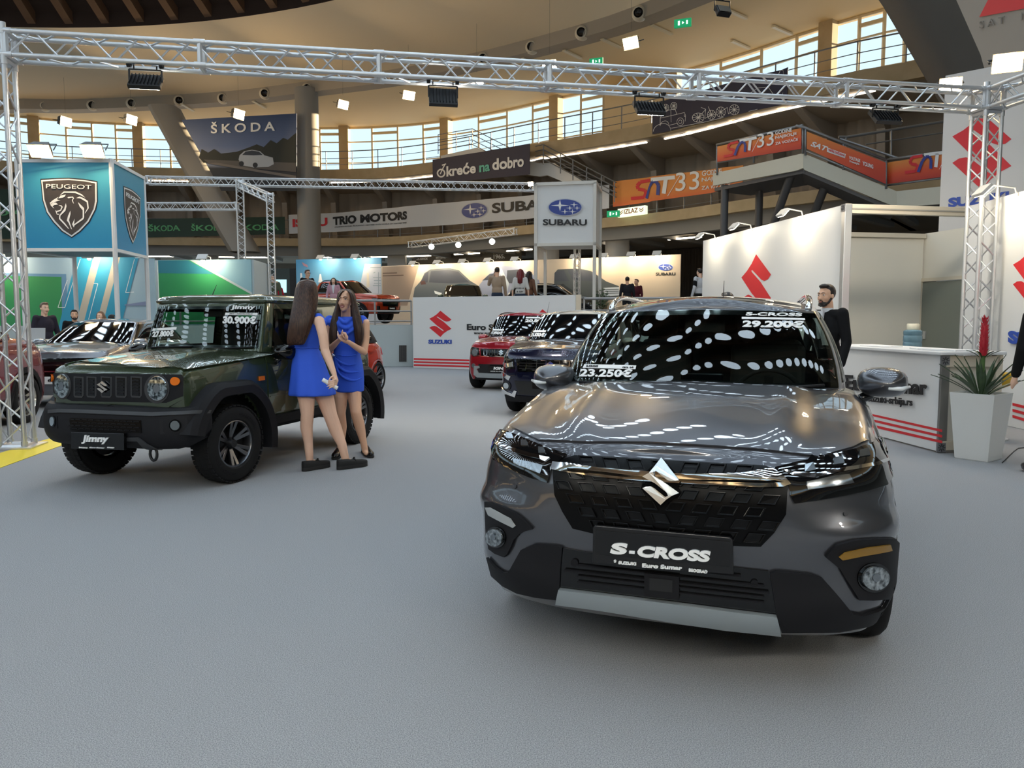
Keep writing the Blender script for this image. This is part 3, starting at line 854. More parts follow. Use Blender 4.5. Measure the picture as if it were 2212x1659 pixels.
for x0, y0, x1, y1, Y0, Y1 in ((1566, 400, 1566, 512, 28.3, 28.3), (1641, 392, 1638, 500, 28.6, 28.6), (1711, 372, 1664, 505, 26, 27.5), (1785, 395, 1756, 470, 26.2, 27)):
    p, q = at(x0, y0, Y0), at(x1, y1, Y1)
    q = p + (q - p) * (p.z / max(.1, (p.z - q.z)))
    if x0 == 1566 or x0 == 1641: q = V((p.x, p.y, 0))
    b = MB(); b.tube(inv @ p, inv @ q, .14, 12); b.build('leg', M_under, st, smooth=40)
def rail3(M, pts, r=.045):
    b = MB(); P = [inv @ (M @ V((onplane(x, y, M)[0], -.02, onplane(x, y, M)[1]))) for x, y in pts]; b.pipe(P, r, 8); b.build('rail', M_rail, st, smooth=True)
rail3(M1, [(1549, 313), (1735, 271)]); rail3(M1, [(1549, 352), (1735, 318)], .03)
rail3(M2, [(1719, 272), (1738, 276), (1915, 346)]); rail3(M2, [(1738, 325), (1915, 400)], .03)
rail3(M3, [(1915, 346), (2040, 328)]); rail3(M3, [(1915, 401), (2040, 384)], .03)
for M, x, y0, y1 in ((M1, 1550, 313, 378), (M1, 1629, 295, 352), (M1, 1735, 271, 332), (M2, 1740, 276, 336), (M2, 1822, 310, 367), (M2, 1914, 346, 408)): rail3(M, [(x, y0), (x, y1)], .035)
def fire_panel(M, label, pl, mk):
    zs = [onplane(x, y, M)[1] for x, y in pl]
    b = MB(); b.prism([onplane(x, y, M) for x, y in pl], -.06, -.03)
    o = b.build('banner', fire_grad('banner_fire_%d' % len(MATS), min(zs), max(zs))); o.matrix_world = M
    tag(o, label, 'banner')
    S = lambda px, py, l=0.0: V((onplane(px, py, M)[0], -l - .06, onplane(px, py, M)[1]))
    mk(S, o)
fire_panel(M1, 'orange banner with white 33 on the upper landing of the bridge stair', [(1552, 317), (1733, 277), (1733, 322), (1552, 350)], lambda S, o: fire_words(S, 1567, 341, .74, o, -.2))
def mk2(S, o):
    px_words(S, 'SAT', 1750, 1782, 316, 328, 12, W_ink, o, shear=.6, bold=.03)
    px_shape(S, 'label_plate', W_ink, [(1787, 320), (1827, 334), (1825, 343), (1786, 329)], o)
    px_words(S, 'veliki točkovi', 1789, 1824, 327, 340, 7, R_ink, o, bold=.02, lift=.04)
    px_words(S, 'VOLTAGE', 1834, 1858, 345, 352, 7, W_ink, o, bold=.03); px_words(S, 'Freestyle', 1835, 1856, 353, 359, 6, W_ink, o, bold=.02)
    px_words(S, 'YOUNG', 1863, 1886, 358, 366, 9, W_ink, o, bold=.03)
fire_panel(M2, 'orange banner with four small white marks on the sloping stair flight', [(1743, 285), (1913, 352), (1913, 398), (1743, 322)], mk2)
fire_panel(M3, 'orange banner with red and blue mark at right end of bridge stair', [(1917, 352), (2040, 333), (2040, 382), (1917, 398)], lambda S, o: fire_words(S, 1958, 376, .9, o, -.13, False))
# second railing above the bridge
b = MB(); P = [at(x, y, 25.5) for x, y in ((1812, 296), (1830, 296), (2040, 262))]; b.pipe(P, .045, 8)
b.pipe([at(1815, 300, 25.5), at(1940, 342, 24.2)], .04, 8); b.pipe([at(1870, 312, 25.5), at(2040, 286, 25.5)], .025, 8)
for x, y in ((1827, 297), (1925, 281)): b.tube(at(x, y, 25.5), at(x, y + 60, 25.5), .04, 8)
tag(b.build('stair_handrail', M_rail, smooth=40), 'grey tubular handrail rising behind the sloping orange banner', 'railing')
# lit exit board
i = g_at_px(1337, -.25, 6); j = g_at_px(1396, -.25, 6)
Mx = frame(gpt(i, -.25, 0), gpt(j, -.25, 0))
t = thing('exit_board', 'lit pale green exit board with red letters below orange banner', 'sign', Mx)
b = MB(); b.prism([onplane(x, y, Mx) for x, y in ((1337, 452), (1396, 444), (1396, 462), (1337, 470))], -.1, .12)
b.build('light_box', mat('board_glow', 'dff0d0', emit='dcefca', es=.75), t)
Sx = lambda px, py, l=0.0: V((onplane(px, py, Mx)[0], -.1 - l, onplane(px, py, Mx)[1]))
px_words(Sx, 'IZLAZ', 1351, 1381, 463, 459, 10, mat('print_brick', 'a03a2a', rough=.5), t, bold=.02)
for x in (1339, 1384): px_strokes(Sx, 'chevron', mat('print_brick', 'a03a2a'), [[(x, 457 - (x > 1350) * 6), (x + 4, 460 - (x > 1350) * 6), (x + 9, 455 - (x > 1350) * 6)], [(x, 461 - (x > 1350) * 6), (x + 4, 464 - (x > 1350) * 6), (x + 9, 459 - (x > 1350) * 6)]], 1.6, t)
# hanging white banner top right, with red triangle
Mh = frame(at(2050, 120, 17.5), at(2212, 120, 15.5))
t = thing('hanging_banner', 'pale hanging banner with red triangle in the top right corner', 'banner', Mh)
poly_px('sheet', mat('hanging_sheet', '9a9186', rough=.7), [(2048, -40), (2330, -40), (2330, 235), (2150, 235), (2118, 118)], Mh, t)
Sh = lambda px, py, l=0.0: V((onplane(px, py, Mh)[0], -l, onplane(px, py, Mh)[1]))
px_shape(Sh, 'red_triangle', R_ink, [(2117, 37), (2142, -12), (2260, -12), (2260, 10)], t)
px_words(Sh, 'SAT  M', 2118, 2224, 62, 40, 16, mat('print_grey', '77726c'), t, bold=0, spacing=1.6)
# ================================================================== trusses, booths and stand walls
def truss(name, label, A, B, s, yaw=None, bays=None, r=.026, rb=.011, group=None, joints=()):
    """square box truss from A to B (centre line)"""
    A, B = V(A), V(B); d = (B - A); L = d.length; d.normalize()
    if abs(d.z) > .7: x = V((math.cos(yaw or 0), math.sin(yaw or 0), 0)); y = d.cross(x)
    else: x = V((d.y, -d.x, 0)).normalized(); y = V((0, 0, 1))
    h = s / 2 - r
    t = thing(name, label, 'truss', Matrix.Translation(A), group)
    C = [x * a * h + y * b * h for a, b in ((-1, -1), (1, -1), (1, 1), (-1, 1))]
    for c in C:
        b = MB(); b.tube(c, c + d * L, r, 10); b.build('chord', M_alu, t, smooth=50)
    n = bays or max(2, int(round(L / (s * .85))))
    for k in range(4):
        a, c = C[k], C[(k + 1) % 4]; b = MB()
        for i in range(n):
            p, q = (a, c) if i % 2 == 0 else (c, a)
            b.tube(p + d * (L * i / n + .02), q + d * (L * (i + 1) / n - .02), rb, 6)
        b.build('lattice', M_alu, t, smooth=50)
    for e in [0.0, L] + [j * L for j in joints]:
        b = MB()
        for k in range(4):
            b.tube(C[k] + d * e, C[(k + 1) % 4] + d * e, r * 1.15, 6)
            b.tube(C[k] + d * (e - .06), C[k] + d * (e + .06), r * 1.35, 8)
        b.build('end_frame', M_alu, t, smooth=50)
    return t
ZT = 4.40
TL = V((-5.60, 8.62, ZT)); TR = V((6.47, 10.75, ZT))
dT = (TR - TL).normalized(); yT = math.atan2(dT.y, dT.x)
truss('stage_truss', 'long silver box truss spanning the stand overhead', TL + dT * .15, TR - dT * .15, .30, joints=(.165, .33, .5, .66, .83), bays=44)
truss('stage_truss', 'silver truss column standing at the left edge', (TL.x, TL.y, 0.02), (TL.x, TL.y, ZT + .15), .30, yaw=yT, bays=16, joints=(.93,))
truss('stage_truss', 'silver truss column behind the reception counter on the right', (TR.x, TR.y, 0.02), (TR.x, TR.y, ZT + .15), .30, yaw=yT, bays=18, joints=(.93,))
nT = V((dT.y, -dT.x, 0))
truss('stage_truss', 'silver truss running from the right column towards the viewer', TR + nT * .15, TR + nT * 4.0, .30, bays=14)
b = MB()
for c in (TL, TR): b.box((0, 0, .01), (.5, .5, .02), loc(c.x, c.y, 0, yT))
bp = b
for c, w in ((TL, 'left'), (TR, 'right')):
    b = MB(); b.box((0, 0, 0), (.46, .46, .02)); tag(b.build('base_plate', M_alu, M=loc(c.x, c.y, .012, yT)), 'flat metal base plate under the %s truss column' % w, 'base plate')
# LED floodlights clamped under the truss
M_led = emis('led_glow', (1.0, .93, .80), LEDS)
def led(px, py, tilt, label, on=True, s=1.0):
    u = min(np.linspace(0, 1, 400), key=lambda t: abs(proj(TL.lerp(TR, t))[0] - px))
    c = TL.lerp(TR, u) + V((0, 0, -.15)) + nT * .12
    p = CAMP + ray(px, py) * ((c - CAMP).length / ray(px, py).length)
    drop = c.z - p.z
    t = thing('led_floodlight', label, 'floodlight', Matrix.Translation((p.x, p.y, p.z)) @ Matrix.Rotation(yT, 4, 'Z'), 'black flat floodlights under the truss')
    R = Matrix.Rotation(tilt, 4, 'X')
    b = MB(); b.box((0, 0, 0), (.34 * s, .05, .24 * s), R); 
    for k in range(9): b.box((-.15 * s + k * .0375 * s, -.035, 0), (.008, .03, .2 * s), R)
    b.build('housing', M_black, t, bevel=.006)
    b = MB(); b.box((0, .029, 0), (.31 * s, .006, .21 * s), R); b.build('front_glass', M_led, t)
    b = MB()
    for x in (-.17 * s, .17 * s): b.bar((x, 0, 0), (x, 0, drop * .75), .02, .008); b.lathe([(.03, -.02), (.045, -.02), (.045, .02), (.03, .02)], 10, Matrix.Translation((x, 0, drop + .02)) @ Matrix.Rotation(pi / 2, 4, 'Y'))
    b.bar((-.17 * s, 0, drop * .75), (.17 * s, 0, drop * .75), .02, .012)
    for x in (-.12 * s, .12 * s): b.bar((x, 0, drop * .75), (x, 0, drop), .014, .014)
    b.build('bracket', M_black, t)
    return t
led(315, 177, -.8, 'black LED floodlight under the truss near its left end')
led(957, 211, -.5, 'black LED floodlight under the truss in the middle')
led(1402, 234, -.85, 'black LED floodlight under the truss before the navy drawing banner', s=1.1)
led(1912, 254, -.8, 'black LED floodlight under the truss near its right end', s=1.1)
# added lamp truss behind the viewer, for overhead light and bonnet highlights
TBa, TBb = V((-6.5, -3.2, ZT)), V((6.5, -2.6, ZT))
truss('stage_truss', 'silver truss across the open rear side of the stand, out of the photo', TBa, TBb, .30, bays=30)
for k in range(6):
    p = TBa.lerp(TBb, .06 + .176 * k) + V((0, 0, -.3))
    t = thing('led_floodlight', 'black LED floodlight on the rear truss, %s from the left, out of the photo' % ['first', 'second', 'third', 'fourth', 'fifth', 'sixth'][k], 'floodlight', Matrix.Translation(p), 'black flat floodlights on the rear truss')
    R = Matrix.Rotation(-.95, 4, 'X')
    b = MB(); b.box((0, 0, 0), (.36, .05, .26), R); b.build('housing', M_black, t)
    b = MB(); b.box((0, .029, 0), (.32, .006, .22), R); b.build('front_glass', M_led, t)
    b = MB(); b.bar((-.17, 0, 0), (-.17, 0, .17), .02, .01); b.bar((.17, 0, 0), (.17, 0, .17), .02, .01); b.build('bracket', M_black, t)
for px, py, Y, lab, s in ((2053, 183, 11.2, 'glowing floodlight on top of the truss at its right end', .8), (2176, 135, 9.6, 'glowing floodlight on the truss in the upper right corner', .9)):
    p = at(px, py, Y); halogen(p, V((-.35, -.8, -.45)), lab, s * .75, 'glowing floodlights on the stand')

# ---------------------------------------------------------------- raised platform behind the stand
PZ = 1.27
pl = [atz(-900, 826), atz(300, 800), atz(640, 795), atz(892, 791.5), atz(1242, 803), atz(1420, 806), atz(1516, 770)]
pl = [V((p.x, p.y, 0)) for p in pl]
pl[-1] = V((4.2, 19.5, 0)); pl.append(V((8, 19, 0))); pl.append(V((24, 21, 0)))
back = [V((26, 40, 0)), V((0, 52, 0)), V((-28, 52, 0)), V((-45, 42, 0))]
allp = pl + back; n = len(allp)
b = MB(); b.add([(p.x, p.y, 0.005) for p in allp] + [(p.x, p.y, PZ) for p in allp], [tuple(range(n, 2 * n))] + [(i, (i + 1) % n, (i + 1) % n + n, i + n) for i in range(n)])
struct(b.build('floor.001', M_plat))
M_ps = mat('platform_top', '8f8e8c', rough=.8)
b = MB(); b.add([(p.x, p.y + .02, PZ + .004) for p in allp], [tuple(range(n))]); struct(b.build('floor.002', M_ps))
Mpl = frame(pl[2], pl[3])
b = MB(); b.prism([onplane(x, y, Mpl) for x, y in ((862, 746), (878, 746), (878, 781), (862, 781))], -.03, 0); o = b.build('vent_grille', M_black); o.matrix_world = Mpl
tag(o, 'dark vent grille in the platform front wall right of the orange car', 'vent')
b = MB()
for k in range(8): x = 863 + k * 2; b.prism([onplane(u, v, Mpl) for u, v in ((x, 747), (x + .6, 747), (x + .6, 780), (x, 780))], -.045, -.03)
o2 = b.build('grille_bars', mat('grille_bar', '4a4a4c', rough=.5), o)
# platform railings
def straight_railing(label, P, Q, n, hs=(.12, .42, .74), z=PZ):
    P, Q = V(P), V(Q); t = thing('platform_railing', label, 'railing', V((P.x, P.y, z))); inv = Matrix.Translation((-P.x, -P.y, -z))
    for h in hs:
        b = MB(); b.tube(inv @ V((P.x, P.y, z + h)), inv @ V((Q.x, Q.y, z + h)), .035 if h == hs[-1] else .022, 8); b.build('rail', M_rail, t, smooth=50)
    for k in range(n + 1):
        p = P.lerp(Q, k / n); b = MB(); b.bar(inv @ V((p.x, p.y, z)), inv @ V((p.x, p.y, z + hs[-1])), .05, .03); b.build('post', M_rail, t)
inw = V((0, .12, 0))
straight_railing('grey tubular railing on the platform left of the white banner wall', pl[1] + inw, pl[3] + inw + V((-.05, 0, 0)), 7)
straight_railing('grey tubular railing on the platform right of the white banner wall', pl[4] + inw + V((.25, 0, 0)), pl[5] + inw + V((.6, 0, 0)), 3)

# ---------------------------------------------------------------- white banner wall in the middle
def wall_thing(name, label, cat, P, Q, poly=None, th=.05, m=None, h=None):
    M = frame(P, Q); t = thing(name, label, cat, M)
    W = (V(Q) - V(P)).length
    b = MB()
    b.prism(poly or [(0, 0.005), (W, 0.005), (W, h), (0, h)], 0, th); b.build('panel', m or M_white, t)
    S = lambda px, py, l=0.0: V((onplane(px, py, M)[0], -l, onplane(px, py, M)[1]))
    t['_w'] = 0; del t['_w']
    return t, M, S
def s_mark(S, cx, cy, rx, ry, parent, m=R_ink, sk=0.0, lift=.006, name='emblem'):
    return px_shape(S, name, m, [(cx + x * rx, cy - z * ry + sk * x * rx) for x, z in SLOGO], parent, lift, sub=2)
P, Q = atz(893, 794.5), atz(1242, 806)
t, M, S = wall_thing('stand_wall', 'white banner wall with red emblem and red stripes across the middle', 'stand wall', P, Q, h=2.09)
s_mark(S, 951.5, 699.5, 24, 28.5, t)
px_words(S, 'SUZUKI', 926, 976, 742.5, 743, 9, B_ink, t, bold=.05, lift=.008)
px_words(S, 'Euro Sumar', 1009, 1112, 713, 714.5, 13.5, K_ink, t, bold=.035, lift=.008)
px_words(S, 'www.suzuki-srbija.rs', 1024, 1104, 724, 725, 8, K_ink, t, bold=.01, lift=.008)
s_mark(S, 1172, 697, 24, 29, t)
for k in range(3):
    y = 773.5 + 6.6 * k
    px_shape(S, 'red_stripe', R_ink, [(894, y), (1242, y + 9), (1242, y + 13), (894, y + 3.6)], t, .006)
M_post = mat('post_cream', 'cfc3ae', rough=.4)
p = atz(1249, 806); b = MB(); b.box((0, 0, 1.05), (.14, .14, 2.1)); tag(b.build('stand_post', M_post, M=loc(p.x, p.y + .1, 0)), 'cream square post at the right end of the white banner wall', 'post')

# ---------------------------------------------------------------- white angled wall, storage booth, tall sign, right wall
WP, WQ = V((4.30, 17.5, 0)), V((5.12, 12.0, 0))
HW = 3.2
t, M, S = wall_thing('stand_wall', 'white angled stand wall with big red emblem and three arm lamps', 'stand wall', WP, WQ, h=HW, th=.08)
s_mark(S, 1634, 622, 32, 73, t, sk=-.18)
b = MB(); b.box(((WQ - WP).length + .05, .0, HW / 2), (.1, .12, HW)); b.build('corner_post', M_alu, t, bevel=.008)
M_bsym = mat('connector_dark', '3c3c40', rough=.5)
def connector(M_, x, z, parent, s=.11, y=-.065):
    b = MB(); b.box((x, y, z), (s, .012, s)); o = b.build('connector', mat('connector_plate', '8d8d90', rough=.35, metal=.6), parent)
    b = MB()
    for k in range(8):
        a = pi / 4 * k; b.bar((x + .014 * math.cos(a), y - .008, z + .014 * math.sin(a)), (x + s * .42 * math.cos(a), y - .008, z + s * .42 * math.sin(a)), .008, .008)
    b.build('connector_slots', M_bsym, o)
connector(M, (WQ - WP).length + .05, HW - .06, t)
# arm lamps on walls: arm, head, glowing face, real light
M_lampface = emis('arm_lamp_glow', (1.0, .86, .62), ARML)
M_lampbody = mat('lamp_body_white', 'c9c6c0', rough=.4)
def arm_lamp(p, out, label, s=1.0, grp='arm lamps on the stand walls', m=None):
    """p = point on wall top edge, out = horizontal direction away from the wall"""
    out = V(out).normalized(); yaw = math.atan2(-out.x, out.y) + pi
    t = thing('arm_lamp', label, 'wall lamp', Matrix.Translation(p) @ Matrix.Rotation(yaw, 4, 'Z'), grp)
    b = MB(); b.pipe([(0, -.016, -.05), (0, -.05, .06), (0, -.28 * s, .10), (0, -.34 * s, .06)], .012, 6); b.build('arm', M_lampbody, t, smooth=50)
    b = MB(); R = Matrix.Translation((0, -.36 * s, .03)) @ Matrix.Rotation(.8, 4, 'X')
    b.box((0, 0, 0), (.2 * s, .14 * s, .05), R); b.build('head', M_lampbody, t, bevel=.01)
    b = MB(); b.box((0, 0, -.028), (.18 * s, .12 * s, .006), R); b.build('glowing_glass', m or M_lampface, t)
    if s >= 1.5:
        b = MB(); b.ball((0, -.34 * s, -.05), .035 * s, 10); b.build('bulb', m or M_lampface, t, smooth=True)
    return t
nW = M.to_3x3() @ V((0, -1, 0))
for px, w in ((1548, 'leftmost'), (1626, 'middle'), (1736, 'rightmost')):
    u = onplane(px, 500, M)[0]; arm_lamp(M @ V((u, 0, HW)), nW, 'white arm lamp on the angled wall top, %s of its three' % w, 1.1)
# storage booth
BX = [V((5.2, 12.0, 0)), V((7.05, 12.35, 0))]
sb = thing('storage_booth', 'white storage booth with open front beam and frosted glass door', 'booth', frame(BX[0], BX[1])); Mb = sb.matrix_world
M_wc = mat('panel_cream', 'd6d0c2', rough=.5)
b = MB(); b.box((1.42, -.02, HW - .07), (2.9, .1, .14)); b.build('front_beam', M_post, sb, bevel=.006)
b = MB(); b.box((1.42, -.075, HW - .07), (2.9, .01, .02)); b.build('beam_groove', mat('groove', '9a958b', rough=.5), sb)
b = MB(); b.box((1.5, 2.0, 1.5), (2.76, .05, 3.0)); b.build('rear_panel', M_wc, sb)
b = MB(); b.box((1.5, 1.95, 2.98), (2.76, .07, .08)); b.build('panel_rail', M_post, sb)
b = MB(); b.box((2.93, 1.05, 2.6), (.05, 1.95, .86)); b.box((2.93, .34, 1.09), (.05, .5, 2.18)); b.build('side_panel', M_wc, sb)
b = MB()
for y in (2.0, .68): b.box((2.89, y, 1.08), (.06, .06, 2.16))
b.box((2.89, 1.34, 2.17), (.06, 1.36, .06)); b.build('door_frame', M_post, sb)
b = MB(); b.box((2.90, 1.34, 1.08), (.02, 1.26, 2.1)); b.build('glass_door', mat('frosted_glass', '7d8178', rough=.35), sb)
b = MB(); b.box((2.88, 1.86, 1.15), (.03, .08, .14)); b.build('door_lock', M_alu, sb)
# water bottle in the booth
p = at(1970, 765, 11.2)
wb = thing('water_bottle', 'blue upturned water bottle behind the counter', 'water bottle', loc(p.x, p.y, 0))
zt = at(1970, 712, 11.2).z; zb_ = at(1970, 750, 11.2).z - .02; wr = (at(1989, 730, 11.2) - at(1951, 730, 11.2)).length / 2
b = MB(); hh = zt - zb_
b.lathe([(0, zb_), (wr * .9, zb_), (wr, zb_ + .03), (wr, zb_ + hh * .3), (wr * .95, zb_ + hh * .34), (wr, zb_ + hh * .4), (wr, zb_ + hh * .66), (wr * .95, zb_ + hh * .7), (wr, zb_ + hh * .75), (wr, zb_ + hh * .92), (wr * .8, zb_ + hh * .99), (0, zt)], 24)
b.build('bottle', mat('water_blue', '7fa6b8', rough=.12, trans=.55), wb, smooth=50)
b = MB(); b.lathe([(0, zt), (wr * .62, zt), (wr * .66, zt + .02), (wr * .66, zt + .07), (wr * .6, zt + .085), (0, zt + .085)], 20); b.build('paper_cups', mat('cup_cream', 'd8d2bc', rough=.6), wb, smooth=50)
b = MB(); b.box((0, 0, zb_ / 2), (wr * 2.1, wr * 2.1, zb_)); b.build('dispenser', M_white, wb, bevel=.02)
# tall sign wall behind, with emblem and cropped word
P, Q = at(2018, 700, 15.2), at(2330, 700, 13.6)
P.z = Q.z = 0
t, M, S = wall_thing('sign_wall', 'tall pale sign wall with red emblem behind the right truss column', 'sign wall', P, Q, h=6.1, th=.1, m=mat('sign_white', 'd2cdc8', rough=.5))
s_mark(S, 2121, 327, 64, 83, t)
px_words(S, 'SUZUKI', 2049, 2180, 449, 434, 21, B_ink, t, bold=.05, lift=.012)
# near right wall
P, Q = V((6.80, 11.6, 0)), V((6.42, 5.6, 0))
t, M, S = wall_thing('stand_wall', 'white stand wall with red stripes at the right edge', 'stand wall', P, Q, h=3.12, th=.06)
s_mark(S, 2227, 600, 38, 62, t, sk=.12)
px_words(S, 'SUZUKI', 2182, 2330, 741, 768, 28, B_ink, t, bold=.05)
for k in range(3): px_shape(S, 'red_stripe', R_ink, [(2188, 870 + 13 * k), (2330, 905 + 17 * k), (2330, 912 + 17 * k), (2188, 876 + 13 * k)], t, .006)
arm_lamp(M @ V((onplane(2196, 500, M)[0], 0, 3.12)), M.to_3x3() @ V((0, -1, 0)), 'white arm lamp glowing at the right edge of the photo', 1.3)

# ---------------------------------------------------------------- reception counter
CA, CB = V((4.36, 10.6, 0)), V((4.60, 8.22, 0))
t = thing('reception_counter', 'white reception counter with black lettering and red stripes', 'counter', frame(CA, CB)); M = t.matrix_world
LC = (CB - CA).length; HC = 1.06
b = MB(); b.prism([(0, .02), (LC - .03, .02), (LC - .03, HC), (0, HC)], 0, .03); b.build('front_panel', M_white, t)
b = MB(); b.box((LC / 2 - .02, .32, HC + .018), (LC + .16, .76, .036)); b.build('counter_top', M_white, t, bevel=.008)
M_ps2 = mat('post_steel', '8f8c88', rough=.35, metal=.7)
b = MB(); b.box((LC - .015, .05, HC / 2), (.03, .1, HC)); b.build('corner_post', M_ps2, t, bevel=.006)
Sc = lambda px, py, l=0.0: V((onplane(px, py, M)[0], -l, onplane(px, py, M)[1]))
px_words(Sc, 'Euro Sumar', 1829, 2007, 842, 854, 33, K_ink, t, bold=.035)
px_words(Sc, 'www.suzuki-srbija.rs', 1840, 1975, 868, 882, 21, K_ink, t, bold=.02)
for k in range(3):
    y = 870 + 12 * k
    px_shape(Sc, 'red_stripe', R_ink, [(1830, y + 12 - k), (2036, y + 58), (2036, y + 63.5), (1830, y + 16)], t, .004)
CC = CB + (M.to_3x3() @ V((0, 1, 0))) * .62
b = MB(); D = .62
b.box((LC - .05, .36, HC / 2 + .02), (.03, D - .06, HC - .2)); b.build('side_panel', M_wc, t)
b = MB(); b.box((LC - .03, .36, HC - .07), (.08, D, .12)); b.box((LC - .03, .36, .08), (.08, D, .1)); b.box((LC - .03, .66, HC / 2), (.08, .08, HC)); b.build('side_frame', M_post, t, bevel=.006)
for z in (HC - .06, .06):
    b = MB(); b.box((LC + .005, .035, z), (.012, .1, .1)); o = b.build('connector', mat('connector_plate', '8d8d90'), t)
    b = MB()
    for k in range(8):
        a = pi / 4 * k; b.bar((LC + .013, .035 + .014 * math.cos(a), z + .014 * math.sin(a)), (LC + .013, .035 + .042 * math.cos(a), z + .042 * math.sin(a)), .008, .008)
    b.build('connector_slots', M_bsym, o)
M_paper = mat('paper', 'dfe0e0', rough=.6)
for k, (px, w, d, r, lab) in enumerate([(1862, .42, .3, .1, 'farthest of the white leaflets fanned on the counter'), (1950, .3, .21, -.3, 'single white leaflet in the middle of the counter top'), (2015, .42, .3, .25, 'white leaflets lying near the front end of the counter')]):
    u = onplane(px, 760, M)[0]
    b = MB(); b.box((0, 0, 0), (w, d, .006 + .004 * k)); o = b.build('leaflet', M_paper, M=M @ Matrix.Translation((min(u, LC - .25), .25, HC + .041 + .002 * k)) @ Matrix.Rotation(r, 4, 'Z'))
    tag(o, lab, 'leaflet', 'leaflets on the counter')
# planter with red bromeliad
p = atz(2135, 1000)
pc = V((p.x + .04, p.y + .24, 0))
t = thing('potted_plant', 'white square tapered planter with spiky green plant and red flower', 'planter', loc(pc.x, pc.y, 0, .62)); PH = .69
b = MB()
def sq(h, z): return [(-h, -h, z), (h, -h, z), (h, h, z), (-h, h, z)]
b.grid([sq(.155, 0.0), sq(.16, .01), sq(.212, PH - .02), sq(.214, PH), sq(.198, PH), sq(.19, PH - .06)], cv=True); b.f.append((3, 2, 1, 0))
b.build('pot', mat('pot_white', 'd4d4d0', rough=.35), t)
b = MB(); b.add(sq(.19, PH - .05), [(0, 1, 2, 3)])
for k in range(26): b.ball((random.uniform(-.16, .16), random.uniform(-.16, .16), PH - .04), random.uniform(.015, .028), 8)
b.build('white_pebbles', mat('pebble_white', 'd0d0cc', rough=.5), t, smooth=True)['kind'] = 'stuff'
M_leaf = mat('leaf_dark_green', '34482f', rough=.4, noise=(14, '4a6040', .25))
def blade(b, az, tilt, L, w, z0=PH - .05, curl=.3):
    pts = []; n = 7; d0 = V((math.cos(az), math.sin(az), 0)); side = V((-math.sin(az), math.cos(az), 0)); p = V((.03 * math.cos(az), .03 * math.sin(az), z0)); th = tilt
    for k in range(n + 1):
        ww = w * math.sin(pi * (.18 + .82 * (1 - k / n)) * .98 if k else .5) * (1 - (k / n) ** 3)
        pts.append([p - side * ww + V((0, 0, .006)), p + d0 * .004, p + side * ww + V((0, 0, .006))])
        dirv = d0 * math.sin(th) + V((0, 0, math.cos(th))); p = p + dirv * (L / n); th += curl / n
    b.grid(pts)
for k in range(34):
    b = MB(); ring = k % 3
    blade(b, k * 2.399 + .2, [.95, .62, .3][ring] + random.uniform(-.1, .1), [.46, .48, .46][ring] * random.uniform(.88, 1.08), .026, curl=.35)
    b.build('leaf', M_leaf, t, smooth=True)
b = MB(); b.tube((0, 0, PH - .05), (0, 0, PH + .42), .022, 8); b.build('stem', mat('stem_green', '4d6a34', rough=.5), t, smooth=50)
b = MB()
for k in range(6): blade(b, k * 1.05, .8, .14, .014, PH + .36, .6)
b.build('bract_leaves', M_leaf, t, smooth=True)
b = MB()
for k in range(60):
    z = PH + .40 + .36 * k / 60.; rr = .042 * (1 - .55 * (k / 60.) ** 2)
    a = k * 2.399; d = V((math.cos(a), math.sin(a), 0)); s_ = V((-math.sin(a), math.cos(a), 0))
    q = V((0, 0, z)) + d * rr * .4
    b.add([q - s_ * .016, q + d * .02 + V((0, 0, .012)), q + s_ * .016, V((0, 0, z + .05)) + d * (rr + .012)], [(0, 1, 3), (1, 2, 3), (0, 3, 2)])
b.lathe([(.035, PH + .38), (.04, PH + .5), (.03, PH + .68), (.004, PH + .78)], 12)
b.build('red_flower_spike', mat('flower_red', 'b01226', rough=.5), t)
# yellow chair behind planter
p = atz(2185, 962)
t = thing('bar_stool', 'yellow shell stool on steel foot behind the planter', 'stool', loc(p.x + .05, p.y + .5, 0, 0))
b = MB(); b.lathe([(0, .62), (.12, .62), (.2, .66), (.24, .74), (.25, .80), (.235, .80), (.2, .72), (.1, .67), (0, .66)], 24); b.build('seat', mat('stool_yellow', 'c9a21e', rough=.35), t, smooth=50)
b = MB(); b.tube((0, 0, .02), (0, 0, .64), .028, 12); b.build('stem', M_alu, t, smooth=50)
b = MB(); b.lathe([(0, 0), (.2, 0), (.2, .012), (.05, .03), (0, .03)], 24); b.build('foot', M_alu, t, smooth=50)
# cable on the floor at the right edge
b = MB(); b.pipe([atz(2178, 1010, .006) + V((.1, .25, 0)) , atz(2190, 975, .006), atz(2200, 968, .006), atz(2230, 966, .006)], .005, 6)
tag(b.build('cable', M_black, smooth=True), 'thin cable on the carpet at right edge behind the planter', 'cable')
# ---------------------------------------------------------------- blue stand on the left
M_pblue = gradient_mat('panel_blue', [(0, '1f86b4'), (1, '3a93ad')], 'Z', 3.0, 5.0)
M_teal = mat('print_teal_blue', '2f8fb0', rough=.5); M_pale = mat('print_pale_blue', '9fb7c4', rough=.5); M_sand = mat('print_sand', 'b3ab9c', rough=.5)
M_pgreen = gradient_mat('print_green_field', [(0, '2a7f78'), (.45, '2f8a52'), (1, '2f7f45')], 'Z', 0, 3)
ZB = 17.5
P0, P1 = at(50, 600, ZB), at(251, 600, ZB)
P0.z = P1.z = 0
P2 = V((at(318, 600, 19.6).x, 19.6, 0)); P3 = V((P0.x + .1, 19.4, 0))
bx = thing('sign_box', 'blue hanging sign box with dark lion shields on white posts', 'sign box', frame(P0, P1)); M = bx.matrix_world; inv = M.inverted()
SHO = [(80, 155), (400, 138), (650, 133), (950, 155), (1215, 200), (1222, 600), (1192, 760), (1060, 1020), (880, 1210), (705, 1328), (500, 1205), (330, 1020), (200, 830), (120, 580)]
